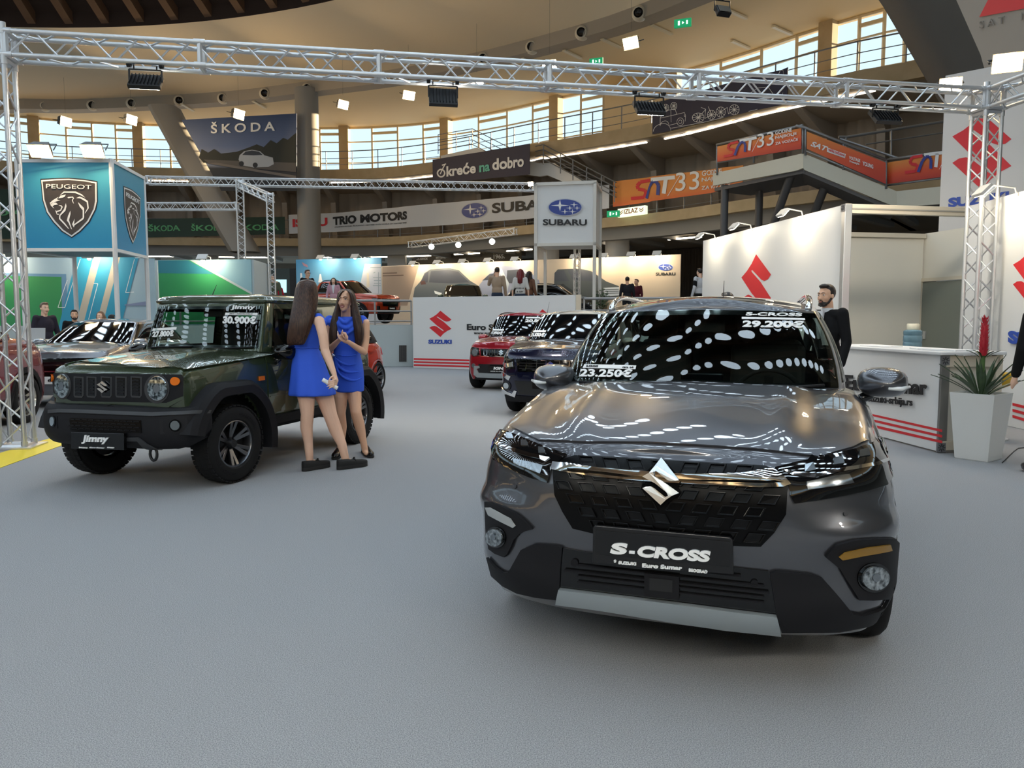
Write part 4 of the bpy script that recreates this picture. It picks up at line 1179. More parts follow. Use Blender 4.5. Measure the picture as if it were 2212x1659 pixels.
SHR = [(100, 180), (400, 160), (650, 155), (950, 180), (1200, 222), (1205, 600), (1170, 760), (1040, 1010), (870, 1190), (705, 1308), (520, 1190), (350, 1010), (215, 820), (140, 580)]
SHI = [(130, 210), (400, 187), (650, 180), (950, 205), (1172, 245), (1172, 590), (1140, 750), (1015, 990), (850, 1165), (705, 1275), (540, 1165), (375, 985), (245, 800), (170, 570)]
LION = [[(470, 490), (555, 408), (790, 408), (915, 465), (985, 535), (900, 490), (780, 440), (570, 432), (490, 478)], [(445, 545), (490, 490), (595, 470), (575, 510), (540, 530)],
        [(275, 635), (340, 580), (450, 515), (420, 560), (440, 575), (490, 580), (430, 600), (330, 630), (290, 660)], [(285, 670), (345, 625), (400, 630), (440, 665), (365, 680), (330, 705), (370, 745), (345, 735), (300, 690)],
        [(450, 680), (510, 685), (535, 715), (500, 790), (420, 820), (420, 850), (465, 855), (450, 870), (415, 865), (385, 780), (410, 795), (485, 775), (510, 715), (490, 700)],
        [(625, 530), (650, 515), (740, 510), (760, 550), (735, 575), (755, 650), (740, 640), (715, 580), (740, 545), (720, 530), (650, 545)],
        [(595, 640), (610, 700), (590, 790), (490, 890), (485, 940), (580, 1040), (665, 1155), (640, 1145), (560, 1060), (460, 955), (465, 880), (560, 760)],
        [(685, 790), (690, 850), (660, 980), (720, 1165), (700, 1150), (650, 1030), (615, 985), (640, 890)],
        [(800, 540), (870, 508), (960, 545), (1035, 600), (1052, 740), (975, 850), (980, 820), (1025, 740), (1010, 620), (880, 545)],
        [(835, 620), (870, 650), (960, 740), (960, 930), (940, 965), (770, 1080), (755, 1125), (720, 1060), (770, 950), (760, 1060), (930, 930), (930, 780), (870, 710)]]
M_shield = mat('shield_brown', '3f3835', rough=.5); M_shk = mat('shield_edge', '15171f', rough=.5)
zt, zb = at(150, 348, ZB).z, at(150, 540, ZB).z
def sign_face(A, B, label_part, shield_map, fr=.07):
    Mf = frame(A, B); L = (B - A).length
    b = MB(); b.prism([(0, zb), (L, zb), (L, zt), (0, zt)], -.02, .03); face = b.build('sign_panel', M_pblue, bx, M=inv @ Mf)
    b = MB()
    for z in (zb, zt): b.box((L / 2, 0, z), (L + fr, .09, fr))
    b.build('panel_frame', M_white, bx, M=inv @ Mf)
    def S(x, y, l=0.0): q = shield_map(x, y, Mf); return V((q[0], -.02 - l, q[1]))
    px_shape(S, 'shield_edge', M_shk, SHO, face, .006, sub=2); px_shape(S, 'shield_ring', W_ink, SHR, face, .012, sub=2); px_shape(S, 'shield_field', M_shield, SHI, face, .018, sub=2)
    px_words(S, 'PEUGEOT', 205, 1105, 345, 365, 85, W_ink, face, bold=.0, lift=.022)
    for pl_ in LION: px_shape(S, 'lion_stroke', W_ink, pl_, face, .024, sub=2)
sign_face(P0, P1, 'front', lambda x, y, Mf: onplane(80 + x / 9.217, 370 + y / 9.217, Mf))
# the side face: shield squeezed into the panel
def sidemap(x, y, Mf):
    px = lerp(264, 301, (x - 80) / 1142); yt = lerp(401, 420, (px - 264) / 37) ; py = lerp(yt, 523, (y - 150) / 1178) if False else 370 + (y - 150) / 1178 * (523 - 401) + 31 + (px - 264) * (.55 if y < 700 else .2)
    return onplane(px, py, Mf)
sign_face(P1, P2, 'side', sidemap)
sign_face(P3, P0, 'left', lambda x, y, Mf: (.4 + (x - 80) / 1142 * 1.3, zt - .35 - (y - 150) / 1178 * 1.3))
b = MB(); L = (P1 - P0).length
q2, q3 = inv @ P2, inv @ P3
b.add([(0.03, .03, zb), (L - .03, .03, zb), (q2.x, q2.y, zb), (q3.x, q3.y, zb)], [(0, 1, 2, 3)]); b.build('soffit', mat('box_soffit', '6d7a80', rough=.6), bx)
for p in (P0, P1, P2, P3):
    q = inv @ p; b = MB()
    b.lathe([(.0, 0), (.055, 0), (.055, zt + .05), (0, zt + .05)], 8, Matrix.Translation((q.x, q.y, 0))); b.build('post', M_white, bx)
for px, lab in ((87, 'left of two glowing lamps on top of the blue sign box'), (200, 'right of two glowing lamps on top of the blue sign box')):
    p = at(px, 326, 17.2); halogen(p, V((.1, -.75, -.7)), lab, .95, 'lamps on the blue sign box')
# printed back wall of that stand
A_, B_ = at(-120, 690, 20.6), at(338, 690, 21.2); A_.z = B_.z = 0
t, M, S = wall_thing('printed_wall', 'printed wall with green field and slanting blue and sand stripes', 'stand wall', A_, B_, h=3.1, th=.06, m=M_pale)
px_shape(S, 'green_field_border', mat('print_steel_blue', '5f86a6', rough=.5), [(-110, 588), (143, 592), (148, 700), (-110, 705)], t, .006)
px_shape(S, 'green_field', M_pgreen, [(-110, 594), (133, 598), (135, 760), (-110, 770)], t, .010)
px_shape(S, 'printed_lower_band', mat('print_sea', '3b8fa2', rough=.5), [(130, 700), (337, 700), (337, 800), (120, 800)], t, .010)
for k, (xt, wd, m) in enumerate([(168, 36, M_teal), (204, 16, M_sand), (220, 28, M_teal), (248, 14, M_sand), (262, 40, M_teal)]):
    px_shape(S, 'slant_stripe', m, [(xt, 548), (xt + wd, 548), (xt + wd - 55, 760), (xt - 55, 760)], t, .014)
px_strokes(S, 'white_outline', W_ink, [[(174, 560), (141, 664), (126, 664), (146, 605)], [(192, 690), (212, 613), (203, 612)]], 1.2, t, .02)
px_strokes(S, 'white_outline', W_ink, [[(291, 560), (272, 632), (290, 631)], [(292, 557), (312, 557)]], 1.2, t, .02)
px_shape(S, 'printed_hill', mat('print_violet_grey', '7f8aa8', rough=.5), [(270, 658), (322, 650), (322, 660), (270, 660)], t, .02)
arm_lamp(S(210, 560) * 0 + M @ V((onplane(212, 600, M)[0], 0, 3.1)), M.to_3x3() @ V((0, -1, 0)), 'white arm lamp lighting the slanting blue stripes', 1.5)
arm_lamp(M @ V((onplane(15, 600, M)[0], 0, 3.1)), M.to_3x3() @ V((0, -1, 0)), 'white arm lamp glowing behind the left truss column', 1.5)
# white door panel and second printed wall
A2, B2, C2 = at(340, 690, 22.6), at(545, 690, 22.3), at(588, 690, 24.6)
for q in (A2, B2, C2): q.z = 0
b = MB(); b.box((0, 0, 1.55), (.5, .06, 3.1)); q = at(326, 690, 21.9); o = b.build('stand_wall', M_white, M=loc(q.x, q.y, 0)); tag(o, 'narrow white stand panel between the two printed walls', 'stand wall')
h2 = at(400, 561, 22.45).z
t, M, S = wall_thing('printed_wall', 'printed wall with green field and pale blue sweep behind the dark green car', 'stand wall', A2, B2, h=h2, th=.06, m=mat('print_sky', '86aebb', rough=.5))
px_shape(S, 'green_field', gradient_mat('print_green2', [(0, '1f7a4c'), (1, '3a9a5e')], 'Z', 0, 3.2), [(341, 563), (410, 562), (545, 636), (545, 700), (341, 700)], t, .008)
px_shape(S, 'blue_green_patch', mat('print_blue_green', '2f7d8c', rough=.5), [(341, 563), (407, 563), (462, 592), (341, 590)], t, .012)  # bluish green patch along the top of the field
px_shape(S, 'pale_sweep', mat('print_sweep', 'b7bfc0', rough=.5), [(410, 562), (428, 562), (470, 590), (545, 632), (545, 637)], t, .014)
arm_lamp(M @ V((onplane(458, 600, M)[0], 0, h2)), M.to_3x3() @ V((0, -1, 0)), 'white arm lamp on the printed wall with pale sweep', 1.5)
t, M, S = wall_thing('stand_wall', 'plain pale return panel right of the pale sweep wall', 'stand wall', B2 + V((.05, .09, 0)), C2, h=h2, th=.05, m=mat('print_pale_grey', 'b4c0c2', rough=.5))
# laptop and small table beside red car
p = at(88, 745, 15.5)
t = thing('display_table', 'small white display table behind the red car', 'table', loc(p.x, p.y, 0))
b = MB(); b.box((0, 0, 1.0), (.75, .5, .05)); b.build('table_top', M_white, t, bevel=.01)
b = MB(); b.box((0, 0, .5), (.6, .36, .97)); b.build('pedestal', mat('pedestal_white', 'c4c8ca', rough=.4), t)
lp = thing('laptop', 'open silver laptop seen from behind on white display table', 'laptop', loc(p.x - .08, p.y, 1.026))
b = MB(); b.box((0, .12, .008), (.36, .25, .016)); b.build('keyboard_base', M_alu, lp, bevel=.004)
b = MB(); b.box((0, -.01, .125), (.36, .012, .24), Matrix.Rotation(-.12, 4, 'X')); b.build('screen_lid', mat('laptop_silver', 'a9abad', rough=.4, metal=.3), lp, bevel=.004)

# ---------------------------------------------------------------- stands on the platform
def PLT(px, Y): q = at(px, 690, Y); return V((q.x, q.y, PZ))
# dark kiosk with lit screen
Mk = frame(PLT(588, 39.5), PLT(628, 39.5)); kz = at(600, 580, 39.5).z - PZ
t = thing('kiosk', 'dark green kiosk wall with a lit screen', 'kiosk', Mk)
w = (PLT(628, 39.5) - PLT(588, 39.5)).length
b = MB(); b.box((w / 2, .4, kz / 2), (w, .8, kz)); b.build('cabinet', mat('kiosk_green', '2f3a36', rough=.5), t)
b = MB(); b.box((w + .15, .4, kz / 2), (.3, .8, kz)); b.build('side_panel', M_black, t)
b = MB(); b.prism([onplane(x, y, Mk) for x, y in ((596, 604), (619, 604), (619, 632), (596, 632))], -.04, -.0); b.build('screen', mat('screen_glow', 'bfe6f2', emit='a8d8ea', es=.8), t)
# sky-blue printed wall
A, B = PLT(642, 38.0), PLT(825, 36.6)
hz = at(642, 561, 38).z - PZ
t, M, S = wall_thing('printed_wall', 'printed wall with blue sky and line towers behind the orange pickup', 'stand wall', A, B, h=hz, th=.08, m=gradient_mat('print_sky_blue', [(0, 'a9c3d0'), (.5, '7fb0cc'), (1, '4f93bb')], 'Z', 0, 3))
px_shape(S, 'pale_corner', mat('print_mist', 'b9bcc4', rough=.5), [(788, 570), (823, 570), (823, 700), (760, 700)], t, .01)
px_strokes(S, 'printed_tower', mat('print_tower', '8f9aa0', rough=.5), [[(818, 588), (818, 640)], [(806, 600), (823, 600)], [(808, 606), (823, 606)], [(808, 612), (823, 612)], [(806, 617), (823, 617)], [(800, 578), (824, 578)], [(807, 590), (811, 588)]], 1.6, t, .02)
px_shape(S, 'printed_tower', W_ink, [(649, 590), (653, 590), (654, 604), (660, 606), (660, 608), (649, 610)], t, .02); px_shape(S, 'printed_tower', W_ink, [(691, 592), (694, 592), (696, 604), (698, 610), (688, 610)], t, .02)
px_shape(S, 'printed_tower', mat('print_bone', 'c9bfae', rough=.5), [(793, 590), (797, 590), (799, 620), (792, 622)], t, .02)
px_shape(S, 'red_emblem', mat('print_faint_red', 'b98a96', rough=.5), [(652, 566), (664, 572), (666, 578), (656, 574)], t, .02)
arm_lamp(M @ V((onplane(709, 600, M)[0], 0, hz)), M.to_3x3() @ V((0, -1, 0)), 'white arm lamp over the blue sky wall, left one', 1.9)
arm_lamp(M @ V((onplane(782, 600, M)[0], 0, hz)), M.to_3x3() @ V((0, -1, 0)), 'white arm lamp over the blue sky wall, right one', 1.9)
# long beige printed wall with three cars
A, B = PLT(825, 36.6), PLT(1468, 30.0)
hz = (at(825, 575, 36.6).z + at(1468, 549, 30).z) / 2 - PZ
t, M, S = wall_thing('printed_wall', 'long beige printed wall with three large car pictures', 'stand wall', A, B, h=hz, th=.08, m=mat('print_beige', 'bfae98', rough=.5))
px_shape(S, 'brown_field', mat('print_brown', '8f7c6c', rough=.5), [(826, 577), (905, 573), (880, 660), (826, 660)], t, .006)
M_c1 = mat('print_car_grey', '565b5e', rough=.5); M_c2 = mat('print_car_blue', '8a8ea0', rough=.5); M_cg = mat('print_car_glass', '3c3f48', rough=.5); M_c3 = mat('print_car_dark', '44494a', rough=.5); M_cl = mat('print_car_light', 'b4bac0', rough=.5)
px_shape(S, 'printed_car', M_c1, [(893, 640), (896, 622), (910, 606), (917, 590), (930, 582), (970, 579), (992, 584), (1015, 606), (1030, 615), (1041, 632), (1041, 645), (893, 645)], t, .01)
px_shape(S, 'printed_windscreen', M_cg, [(927, 610), (931, 586), (968, 583), (990, 587), (1014, 610), (970, 612)], t, .014)
px_shape(S, 'printed_window', M_cg, [(908, 612), (918, 592), (926, 586), (924, 610)], t, .014)
px_shape(S, 'printed_headlight', W_ink, [(938, 628), (955, 633), (952, 638), (940, 634)], t, .014); px_shape(S, 'printed_headlight', W_ink, [(1020, 630), (1032, 626), (1030, 634), (1022, 636)], t, .014)
px_shape(S, 'printed_mirror', mat('print_mirror', '4a302c', rough=.5), [(908, 608), (918, 606), (921, 614), (910, 615)], t, .016)
px_shape(S, 'printed_car', M_c2, [(1028, 640), (1036, 615), (1052, 596), (1070, 580), (1090, 574), (1120, 578), (1148, 590), (1165, 606), (1170, 645), (1040, 645)], t, .01)
px_shape(S, 'printed_window', M_cg, [(1042, 606), (1058, 592), (1078, 588), (1072, 604)], t, .014); px_shape(S, 'printed_windscreen', M_cg, [(1094, 612), (1096, 584), (1120, 582), (1150, 600), (1158, 612)], t, .014)
px_shape(S, 'printed_pillar', M_cl, [(1076, 580), (1084, 580), (1100, 612), (1096, 630), (1090, 612)], t, .018)
px_shape(S, 'printed_car', M_c3, [(1196, 645), (1198, 590), (1205, 582), (1252, 580), (1278, 586), (1310, 608), (1337, 618), (1340, 645)], t, .01)
px_shape(S, 'printed_window', M_cg, [(1198, 608), (1199, 588), (1218, 584), (1230, 607)], t, .014); px_shape(S, 'printed_windscreen', M_cg, [(1238, 606), (1227, 584), (1256, 583), (1276, 590), (1302, 607)], t, .014)
px_shape(S, 'printed_grille', M_cl, [(1304, 622), (1338, 620), (1338, 638), (1305, 640)], t, .014)
px_strokes(S, 'printed_grille_bars', M_c3, [[(1306, y), (1337, y - 1)] for y in (626, 630, 634)], 1.5, t, .018)
star_oval(S, 1438, 577.5, 16.5, 8, t, lift=.01)
px_words(S, 'SUBARU', 1417, 1459, 595, 594.5, 6, K_ink, t, bold=.02, lift=.01)
px_strokes(S, 'printed_caption', mat('print_umber', '5a463a'), [[(827, 590.5), (858, 589.5)], [(827, 596), (872, 594.5)]], 2.2, t, .012)
nm = M.to_3x3() @ V((0, -1, 0))
for k, px in enumerate((907, 959, 1013, 1067, 1125, 1252, 1314, 1373, 1428)):
    arm_lamp(M @ V((onplane(px, 600, M)[0], 0, hz)), nm, ['first', 'second', 'third', 'fourth', 'fifth', 'sixth', 'seventh', 'eighth', 'ninth'][k] + ' arm lamp from the left along the beige car-picture wall', 1.7)
# white tower with oval badge
TA, TB = PLT(1157, 25.6), PLT(1283, 25.2)
tw = thing('sign_tower', 'white square sign tower with blue oval star badge', 'sign tower', frame(TA, TB)); M = tw.matrix_world
w = (TB - TA).length; z0, z1 = onplane(1220, 528, M)[1], onplane(1220, 396, M)[1]; D = 1.9
b = MB(); b.box((w / 2, D / 2, (z0 + z1) / 2), (w - .04, D - .04, z1 - z0)); b.build('sign_cube', M_white, tw)
for x, y in ((0, 0), (w, 0), (0, D), (w, D)):
    b = MB(); b.box((x, y, z1 / 2 - .6), (.1, .1, z1 + 1.2 if y == 0 else z1 + 1.2), None); b.v = [(a, c, max(0.0, e)) for a, c, e in b.v]; b.build('post', mat('tower_post', 'd2cdc4', rough=.4), tw)
b = MB()
for z in (z0, z1): 
    b.box((w / 2, 0, z), (w + .1, .1, .1)); b.box((0, D / 2, z), (.1, D, .1)); b.box((w, D / 2, z), (.1, D, .1))
b.build('frame_rail', mat('tower_post', 'd2cdc4'), tw)
S = lambda px, py, l=0.0: V((onplane(px, py, M)[0], -.06 - l, onplane(px, py, M)[1]))
S(1200, 450)
def St(px, py, l=0.0): q = onplane(px, py, M); return V((q[0], -.0 - l, q[1]))
star_oval(St, 1221, 448, 38, 19, tw); px_words(St, 'SUBARU', 1173, 1268, 487, 487.5, 13.5, K_ink, tw, bold=.03)
def Sl(x, y, l=0.0): return V((-l, D - (x - 1183) / 76 * D * .8 - D * .1, z0 + (528 - y) / 132 * (z1 - z0)))
star_oval(Sl, 1221, 448, 36, 19, tw); px_words(Sl, 'SUBARU', 1187, 1255, 487, 487, 12, K_ink, tw, bold=.03)
p = at(1147, 397, 25.4); halogen(p, V((-.5, -.8, -.3)), 'small glowing lamp on top left of the white sign tower', .42, 'tower lamps')
# far thin trusses
q = [at(518, 398, 27.0), at(583, 428, 24.2), at(1152, 405, 27.5), at(322, 390, 27.5), at(318, 446, 27.3), at(512, 446, 27.0)]
truss('thin_truss', 'thin white truss running behind the banners to the sign tower', q[3], q[2], .30, group=None, bays=56)
truss('thin_truss', 'short sloping thin truss between the two white columns', q[0] + V((.1, -.1, -.05)), q[1], .26, bays=10)
truss('thin_truss', 'lower thin truss left of the white columns', q[4], q[5], .28, bays=14)
truss('thin_truss', 'taller white truss column behind the pale return panel', (q[0].x, q[0].y, PZ), (q[0].x, q[0].y, q[0].z + .1), .28, yaw=.3, bays=22)
truss('thin_truss', 'shorter white truss column right of the taller one', (q[1].x, q[1].y, PZ), (q[1].x, q[1].y, q[1].z + .1), .24, yaw=.3, bays=22)
p = at(1247, 535, 28.0); truss('thin_truss', 'thin truss post standing behind the white sign tower', (p.x, p.y, PZ), (p.x, p.y, p.z + .5), .22, yaw=.2, bays=16, r=.02)
truss('thin_truss', 'small hanging truss with three spotlights under the gallery', at(886, 529, 39.5), at(1113, 500, 36.5), .32, bays=18, r=.02)
M_spotw = emis('spot_glow', (.86, 1.0, .95), 30.0)
for k, (px, py) in enumerate([(932, 533), (990, 529), (1063, 522)]):
    p = at(px, py, 38.2 - k * .8)
    t = thing('spotlight', 'white glowing spotlight under the small hanging truss, ' + ['left', 'middle', 'right'][k] + ' of three', 'spotlight', Matrix.Translation(p) @ V((-p.x, -p.y, -4)).normalized().to_track_quat('Z', 'Y').to_matrix().to_4x4(), 'spotlights on the hanging truss')
    b = MB(); b.lathe([(0, -.2), (.08, -.2), (.13, 0), (.14, .06)], 14); b.build('can', M_lampbody, t, smooth=50)
    b = MB(); b.lathe([(0, .05), (.12, .05)], 14); b.build('glowing_glass', M_spotw, t)
    b = MB(); b.tube((0, 0, -.15), (0, .35, -.1), .015, 6); b.build('hanger', M_lampbody, t)
# printed frieze with 1965
i, j = g_at_px(888, 5.0, 4), g_at_px(1126, 5.0, 4)
Mf = frame(gpt(i, 5.0, 0), gpt(j, 5.0, 0)); t = thing('printed_frieze', 'sepia printed frieze with skyline and the year 1965', 'mural', Mf)
M_sep = mat('frieze_sepia', '9c8b6c', rough=.6); M_sed = mat('frieze_dark', '4e473d', rough=.6)
poly_px('sheet', M_sep, [(890, 541), (1126, 530), (1126, 600), (890, 600)], Mf, t)
S = lambda px, py, l=0.0: V((onplane(px, py, Mf)[0], -l, onplane(px, py, Mf)[1]))
sky = [(890, 572)]
rr = random.Random(3)
x = 890
while x < 1124:
    h = rr.uniform(0, 6); y = lerp(556, 548, (x - 890) / 236); sky += [(x, y - h), (x + 3, y - h)]; x += 3.2
sky += [(1126, 562), (1126, 565)]
px_shape(S, 'printed_skyline', M_sed, sky, t, .01)
px_shape(S, 'printed_roundel', mat('frieze_mid', '5d5447', rough=.6), ellipse(1079, 553, 13, 13, 20), t, .02)
px_words(S, '1965.', 1067, 1091, 559, 558, 9, W_ink, t, bold=.01, lift=.03)
px_words(S, 'BELGRADE', 900, 924, 562, 561, 4.5, W_ink, t, bold=.01, lift=.02); px_words(S, 'BEOGRAD', 942, 964, 559, 558, 4, W_ink, t, bold=.01, lift=.02)
px_strokes(S, 'printed_bridge', M_sed, [[(890, 576), (930, 568), (960, 576), (1010, 566), (1050, 574), (1100, 562), (1126, 566)]], 4, t, .015)
# strip lamps under the gallery
M_strip = emis('strip_glow', (1.0, .88, .68), 9.0)
for k in range(11):
    px = [345, 470, 560, 700, 815, 905, 1010, 1120, 1300, 1480, 1690][k]
    i = g_at_px(px, 3.2, 5.5); c = gpt(i, 3.2, 5.5); d = gpt(i + .3, 3.2, 5.5) - gpt(i - .3, 3.2, 5.5)
    b = MB(); b.box((0, 0, 0), (1.9, .12, .06), Matrix.Translation(c) @ Matrix.Rotation(math.atan2(d.y, d.x), 4, 'Z'))
    tag(b.build('strip_lamp', M_strip), 'lit strip lamp under the lower gallery, %s from the left' % ['first', 'second', 'third', 'fourth', 'fifth', 'sixth', 'seventh', 'eighth', 'ninth', 'tenth', 'eleventh'][k], 'strip lamp', 'strip lamps under the gallery')
# leafy shrub and blue table on the platform
p = PLT(1296, 27)
t = thing('potted_shrub', 'leafy green potted shrub right of the white sign tower', 'shrub', V((p.x, p.y, PZ)))
b = MB(); b.lathe([(0, 0), (.16, 0), (.2, .4), (.18, .4), (0, .38)], 18); b.build('pot', mat('pot_brown', '6a4a36', rough=.5), t, smooth=50)
b = MB(); rr = random.Random(5)
for k in range(260):
    d = V((rr.gauss(0, 1), rr.gauss(0, 1), rr.gauss(0, 1))).normalized() * rr.uniform(.12, .36); c = V((0, 0, .85)) + V((d.x, d.y, d.z * 1.2))
    u = V((rr.gauss(0, 1), rr.gauss(0, 1), rr.gauss(0, 1))).normalized(); w = u.orthogonal().normalized()
    b.add([c - w * .03, c + u * .05, c + w * .03, c - u * .05], [(0, 1, 2, 3)])
b.build('foliage', mat('leaf_shrub', '2f4a2c', rough=.5), t)
b = MB(); b.tube((0, 0, .3), (0, 0, .9), .02, 8); b.build('stem', mat('bark', '4a3a2c'), t)
A, B = PLT(1384, 28.2), PLT(1458, 27.6)
M = frame(A, B); t = thing('covered_table', 'blue covered table with white top before beige printed wall', 'table', M); w = (B - A).length
b = MB(); b.box((w / 2, .3, .36), (w, .6, .72)); b.build('blue_cover', mat('table_blue', '3f8fd0', rough=.6), t, bevel=.01)
b = MB(); b.box((w / 2, .3, .74), (w + .06, .66, .04)); b.build('table_top', M_white, t)
# ================================================================== car building kit
def smooth_tab(pts, n=80):
    q = catmull([(a, b, 0) for a, b in pts], n); return [(p.x, p.y) for p in q]
def cat_eval(P, t):
    n = len(P) - 1; t = min(max(t, 0.0), 1.0) * n; i = min(int(t), n - 1); f = t - i
    b, c = P[i], P[i + 1]; a = P[i - 1] if i else b * 2 - c; d = P[i + 2] if i + 2 <= n else c * 2 - b
    return 0.5 * ((2 * b) + (c - a) * f + (2 * a - 5 * b + 4 * c - d) * f * f + (3 * b - a - 3 * c + d) * f ** 3)
class Tab:
    def __init__(s, pts, n=80, smooth=True):
        t = smooth_tab(pts, n) if smooth else pts
        s.x = [p[0] for p in t]; s.y = [p[1] for p in t]
    def __call__(s, x): return float(np.interp(x, s.x, s.y))
class Body:
    """lower body: plan outline x vertical profile, with a crowned lid (bonnet, deck)"""
    def __init__(s, plan, zb, zt, front, side, rear=None, crown=((0, .04), (5, .04)), N=200):
        s.pl = catmull([(x, y, 0) for x, y in plan], N); s.N = N
        s.nr = []
        for i in range(N):
            a = s.pl[max(0, i - 1)]; b = s.pl[min(N - 1, i + 1)]
            t = (b - a); t = V((t.x, t.y, 0)).normalized(); s.nr.append(V((t.y, -t.x, 0)))
        s.nr[0] = V((0, -1, 0)); s.nr[-1] = V((0, 1, 0))
        s.zb = Tab(zb); s.zt = Tab(zt); s.f = Tab(front); s.sd = Tab(side); s.r = Tab(rear or front); s.cr = Tab(list(crown), smooth=False)
    def __call__(s, u, v):
        a = min(abs(u), 1.0); g = 1.0 if u >= 0 else -1.0
        k = a * (s.N - 1); i = min(int(k), s.N - 2); f = k - i
        p = s.pl[i].lerp(s.pl[i + 1], f); n = s.nr[i].lerp(s.nr[i + 1], f)
        w = min(1.0, n.y * n.y / max(1e-9, n.x * n.x + n.y * n.y))
        vv = min(v, 1.0)
        e = s.f(vv) if n.y < 0 else s.r(vv)
        d = w * e + (1 - w) * s.sd(vv)
        x, y = p.x - n.x * d, p.y - n.y * d
        zb, zt = s.zb(y), s.zt(y)
        if v <= 1: return V((g * max(0.0, x), y, zb + (zt - zb) * v))
        q = v - 1
        c = s.cr(y)
        return V((g * x * (1 - q), y, zt + c * (1 - (1 - q) ** 2)))
class House:
    """greenhouse: bottom ring to top ring, bulged, with crowned roof"""
    def __init__(s, bot, top, bulge=.02, crown=.05):
        s.b = [V(p) for p in bot]; s.t = [V(p) for p in top]; s.bu = bulge; s.c = crown
    def __call__(s, u, v):
        a = min(abs(u), 1.0); g = 1.0 if u >= 0 else -1.0
        p = cat_eval(s.b, a); q = cat_eval(s.t, a)
        if v <= 1:
            r = p.lerp(q, v); d = (q - p); n = V((r.x, (r.y - 2.2) * .35, 0))
            if n.length > 1e-6: r = r + n.normalized() * s.bu * 4 * v * (1 - v)
        else:
            k = v - 1; r = V((q.x * (1 - k), q.y + (2.4 - q.y) * 0, q.z + s.c * (1 - (1 - k) ** 2) * min(1, (abs(q.x) + .1) * 2)))
        return V((g * max(r.x, 0.0) if v <= 1 else g * r.x, r.y, r.z))
def surf_normal(F, u, v, e=2e-3):
    a = F(u + e, v) - F(u - e, v); b = F(u, v + e) - F(u, v - e)
    n = a.cross(b)
    if n.length < 1e-10: return V((0, 0, 1))
    return n.normalized()
class Inv:
    """find (u,v) on surface F whose image under T is a given 2-D target"""
    def __init__(s, F, T, ur, vr, nu=60, nv=40, eye=None):
        s.F, s.T = F, T
        us = np.linspace(ur[0], ur[1], nu); vs = np.linspace(vr[0], vr[1], nv)
        s.uv = [(u, v) for u in us for v in vs]
        s.eye = eye
        if eye is not None: s.uv = [q for q in s.uv if s.facing(*q) > .04]
        s.p = np.array([T(F(u, v)) for u, v in s.uv])
        s.vr = vr; s.ur = ur
    def facing(s, u, v):
        p = s.F(u, v); n = surf_normal(s.F, u, v)
        if n.dot(p - V((0, 2.0, .5))) < 0: n = -n
        return n.dot((s.eye - p).normalized())
    def __call__(s, x, y):
        d = (s.p[:, 0] - x) ** 2 + (s.p[:, 1] - y) ** 2
        u, v = s.uv[int(np.argmin(d))]
        F, T = s.F, s.T; best = (float(d.min()), u, v)
        for _ in range(7):
            a = T(F(u, v)); ex, ey = x - a[0], y - a[1]
            r = ex * ex + ey * ey
            if r < best[0] and (s.eye is None or s.facing(u, v) > -.02): best = (r, u, v)
            e = 1e-3
            b = T(F(u + e, v)); c = T(F(u, v + e))
            j = [[(b[0] - a[0]) / e, (c[0] - a[0]) / e], [(b[1] - a[1]) / e, (c[1] - a[1]) / e]]
            D = j[0][0] * j[1][1] - j[0][1] * j[1][0]
            if abs(D) < 1e-12: break
            du = (ex * j[1][1] - ey * j[0][1]) / D; dv = (j[0][0] * ey - j[1][0] * ex) / D
            m = max(abs(du) / .03, abs(dv) / .12, 1.0)
            u = min(max(u + du / m, s.ur[0]), s.ur[1]); v = min(max(v + dv / m, s.vr[0]), s.vr[1])
        return best[1], best[2]
def surf_patch(name, F, inv, poly, m, parent, off=.002, th=.006, sp=None, out=None, smooth=50, inset=0.0):
    """polygon in target space laid on surface F as a thin solid"""
    bm = bmesh.new(); vs = [bm.verts.new((x, y, 0)) for x, y in poly]
    try: bm.faces.new(vs)
    except ValueError: bm.free(); return None
    xs = [p[0] for p in poly]; ys = [p[1] for p in poly]
    if sp:
        for ax, lo, hi in ((0, min(xs), max(xs)), (1, min(ys), max(ys))):
            n = int((hi - lo) / sp)
            for k in range(1, n + 1):
                c = lo + (hi - lo) * k / (n + 1)
                bmesh.ops.bisect_plane(bm, geom=bm.verts[:] + bm.edges[:] + bm.faces[:], plane_co=(c, 0, 0) if ax == 0 else (0, c, 0), plane_no=(1, 0, 0) if ax == 0 else (0, 1, 0))
    bm.verts.index_update(); bm.edges.index_update()
    cen = out if out is not None else V((0, 2, .6))
    lo, hi = [], []
    for v in bm.verts:
        u, w = inv(v.co.x, v.co.y); p = F(u, w); n = surf_normal(F, u, w)
        if n.dot(p - cen) < 0: n = -n
        lo.append(p + n * off); hi.append(p + n * (off + th))
    faces = [[v.index for v in f.verts] for f in bm.faces]
    if faces:
        a, b_, c = (hi[i] for i in faces[0][:3]); nn = (b_ - a).cross(c - a); ref = hi[faces[0][0]] - lo[faces[0][0]]
        if nn.dot(ref) < 0: faces = [f[::-1] for f in faces]
    n = len(hi)
    allf = [tuple(f) for f in faces] + [tuple(i + n for i in f[::-1]) for f in faces]
    bd = {}
    for f in faces:
        for i in range(len(f)):
            e = (f[i], f[(i + 1) % len(f)]); bd[e] = 1
    for (a, b_) in list(bd):
        if (b_, a) not in bd: allf.append((b_, a, a + n, b_ + n))
    bm.free()
    b = MB(); b.add(hi + lo, allf)
    return b.build(name, m, parent, smooth=smooth)
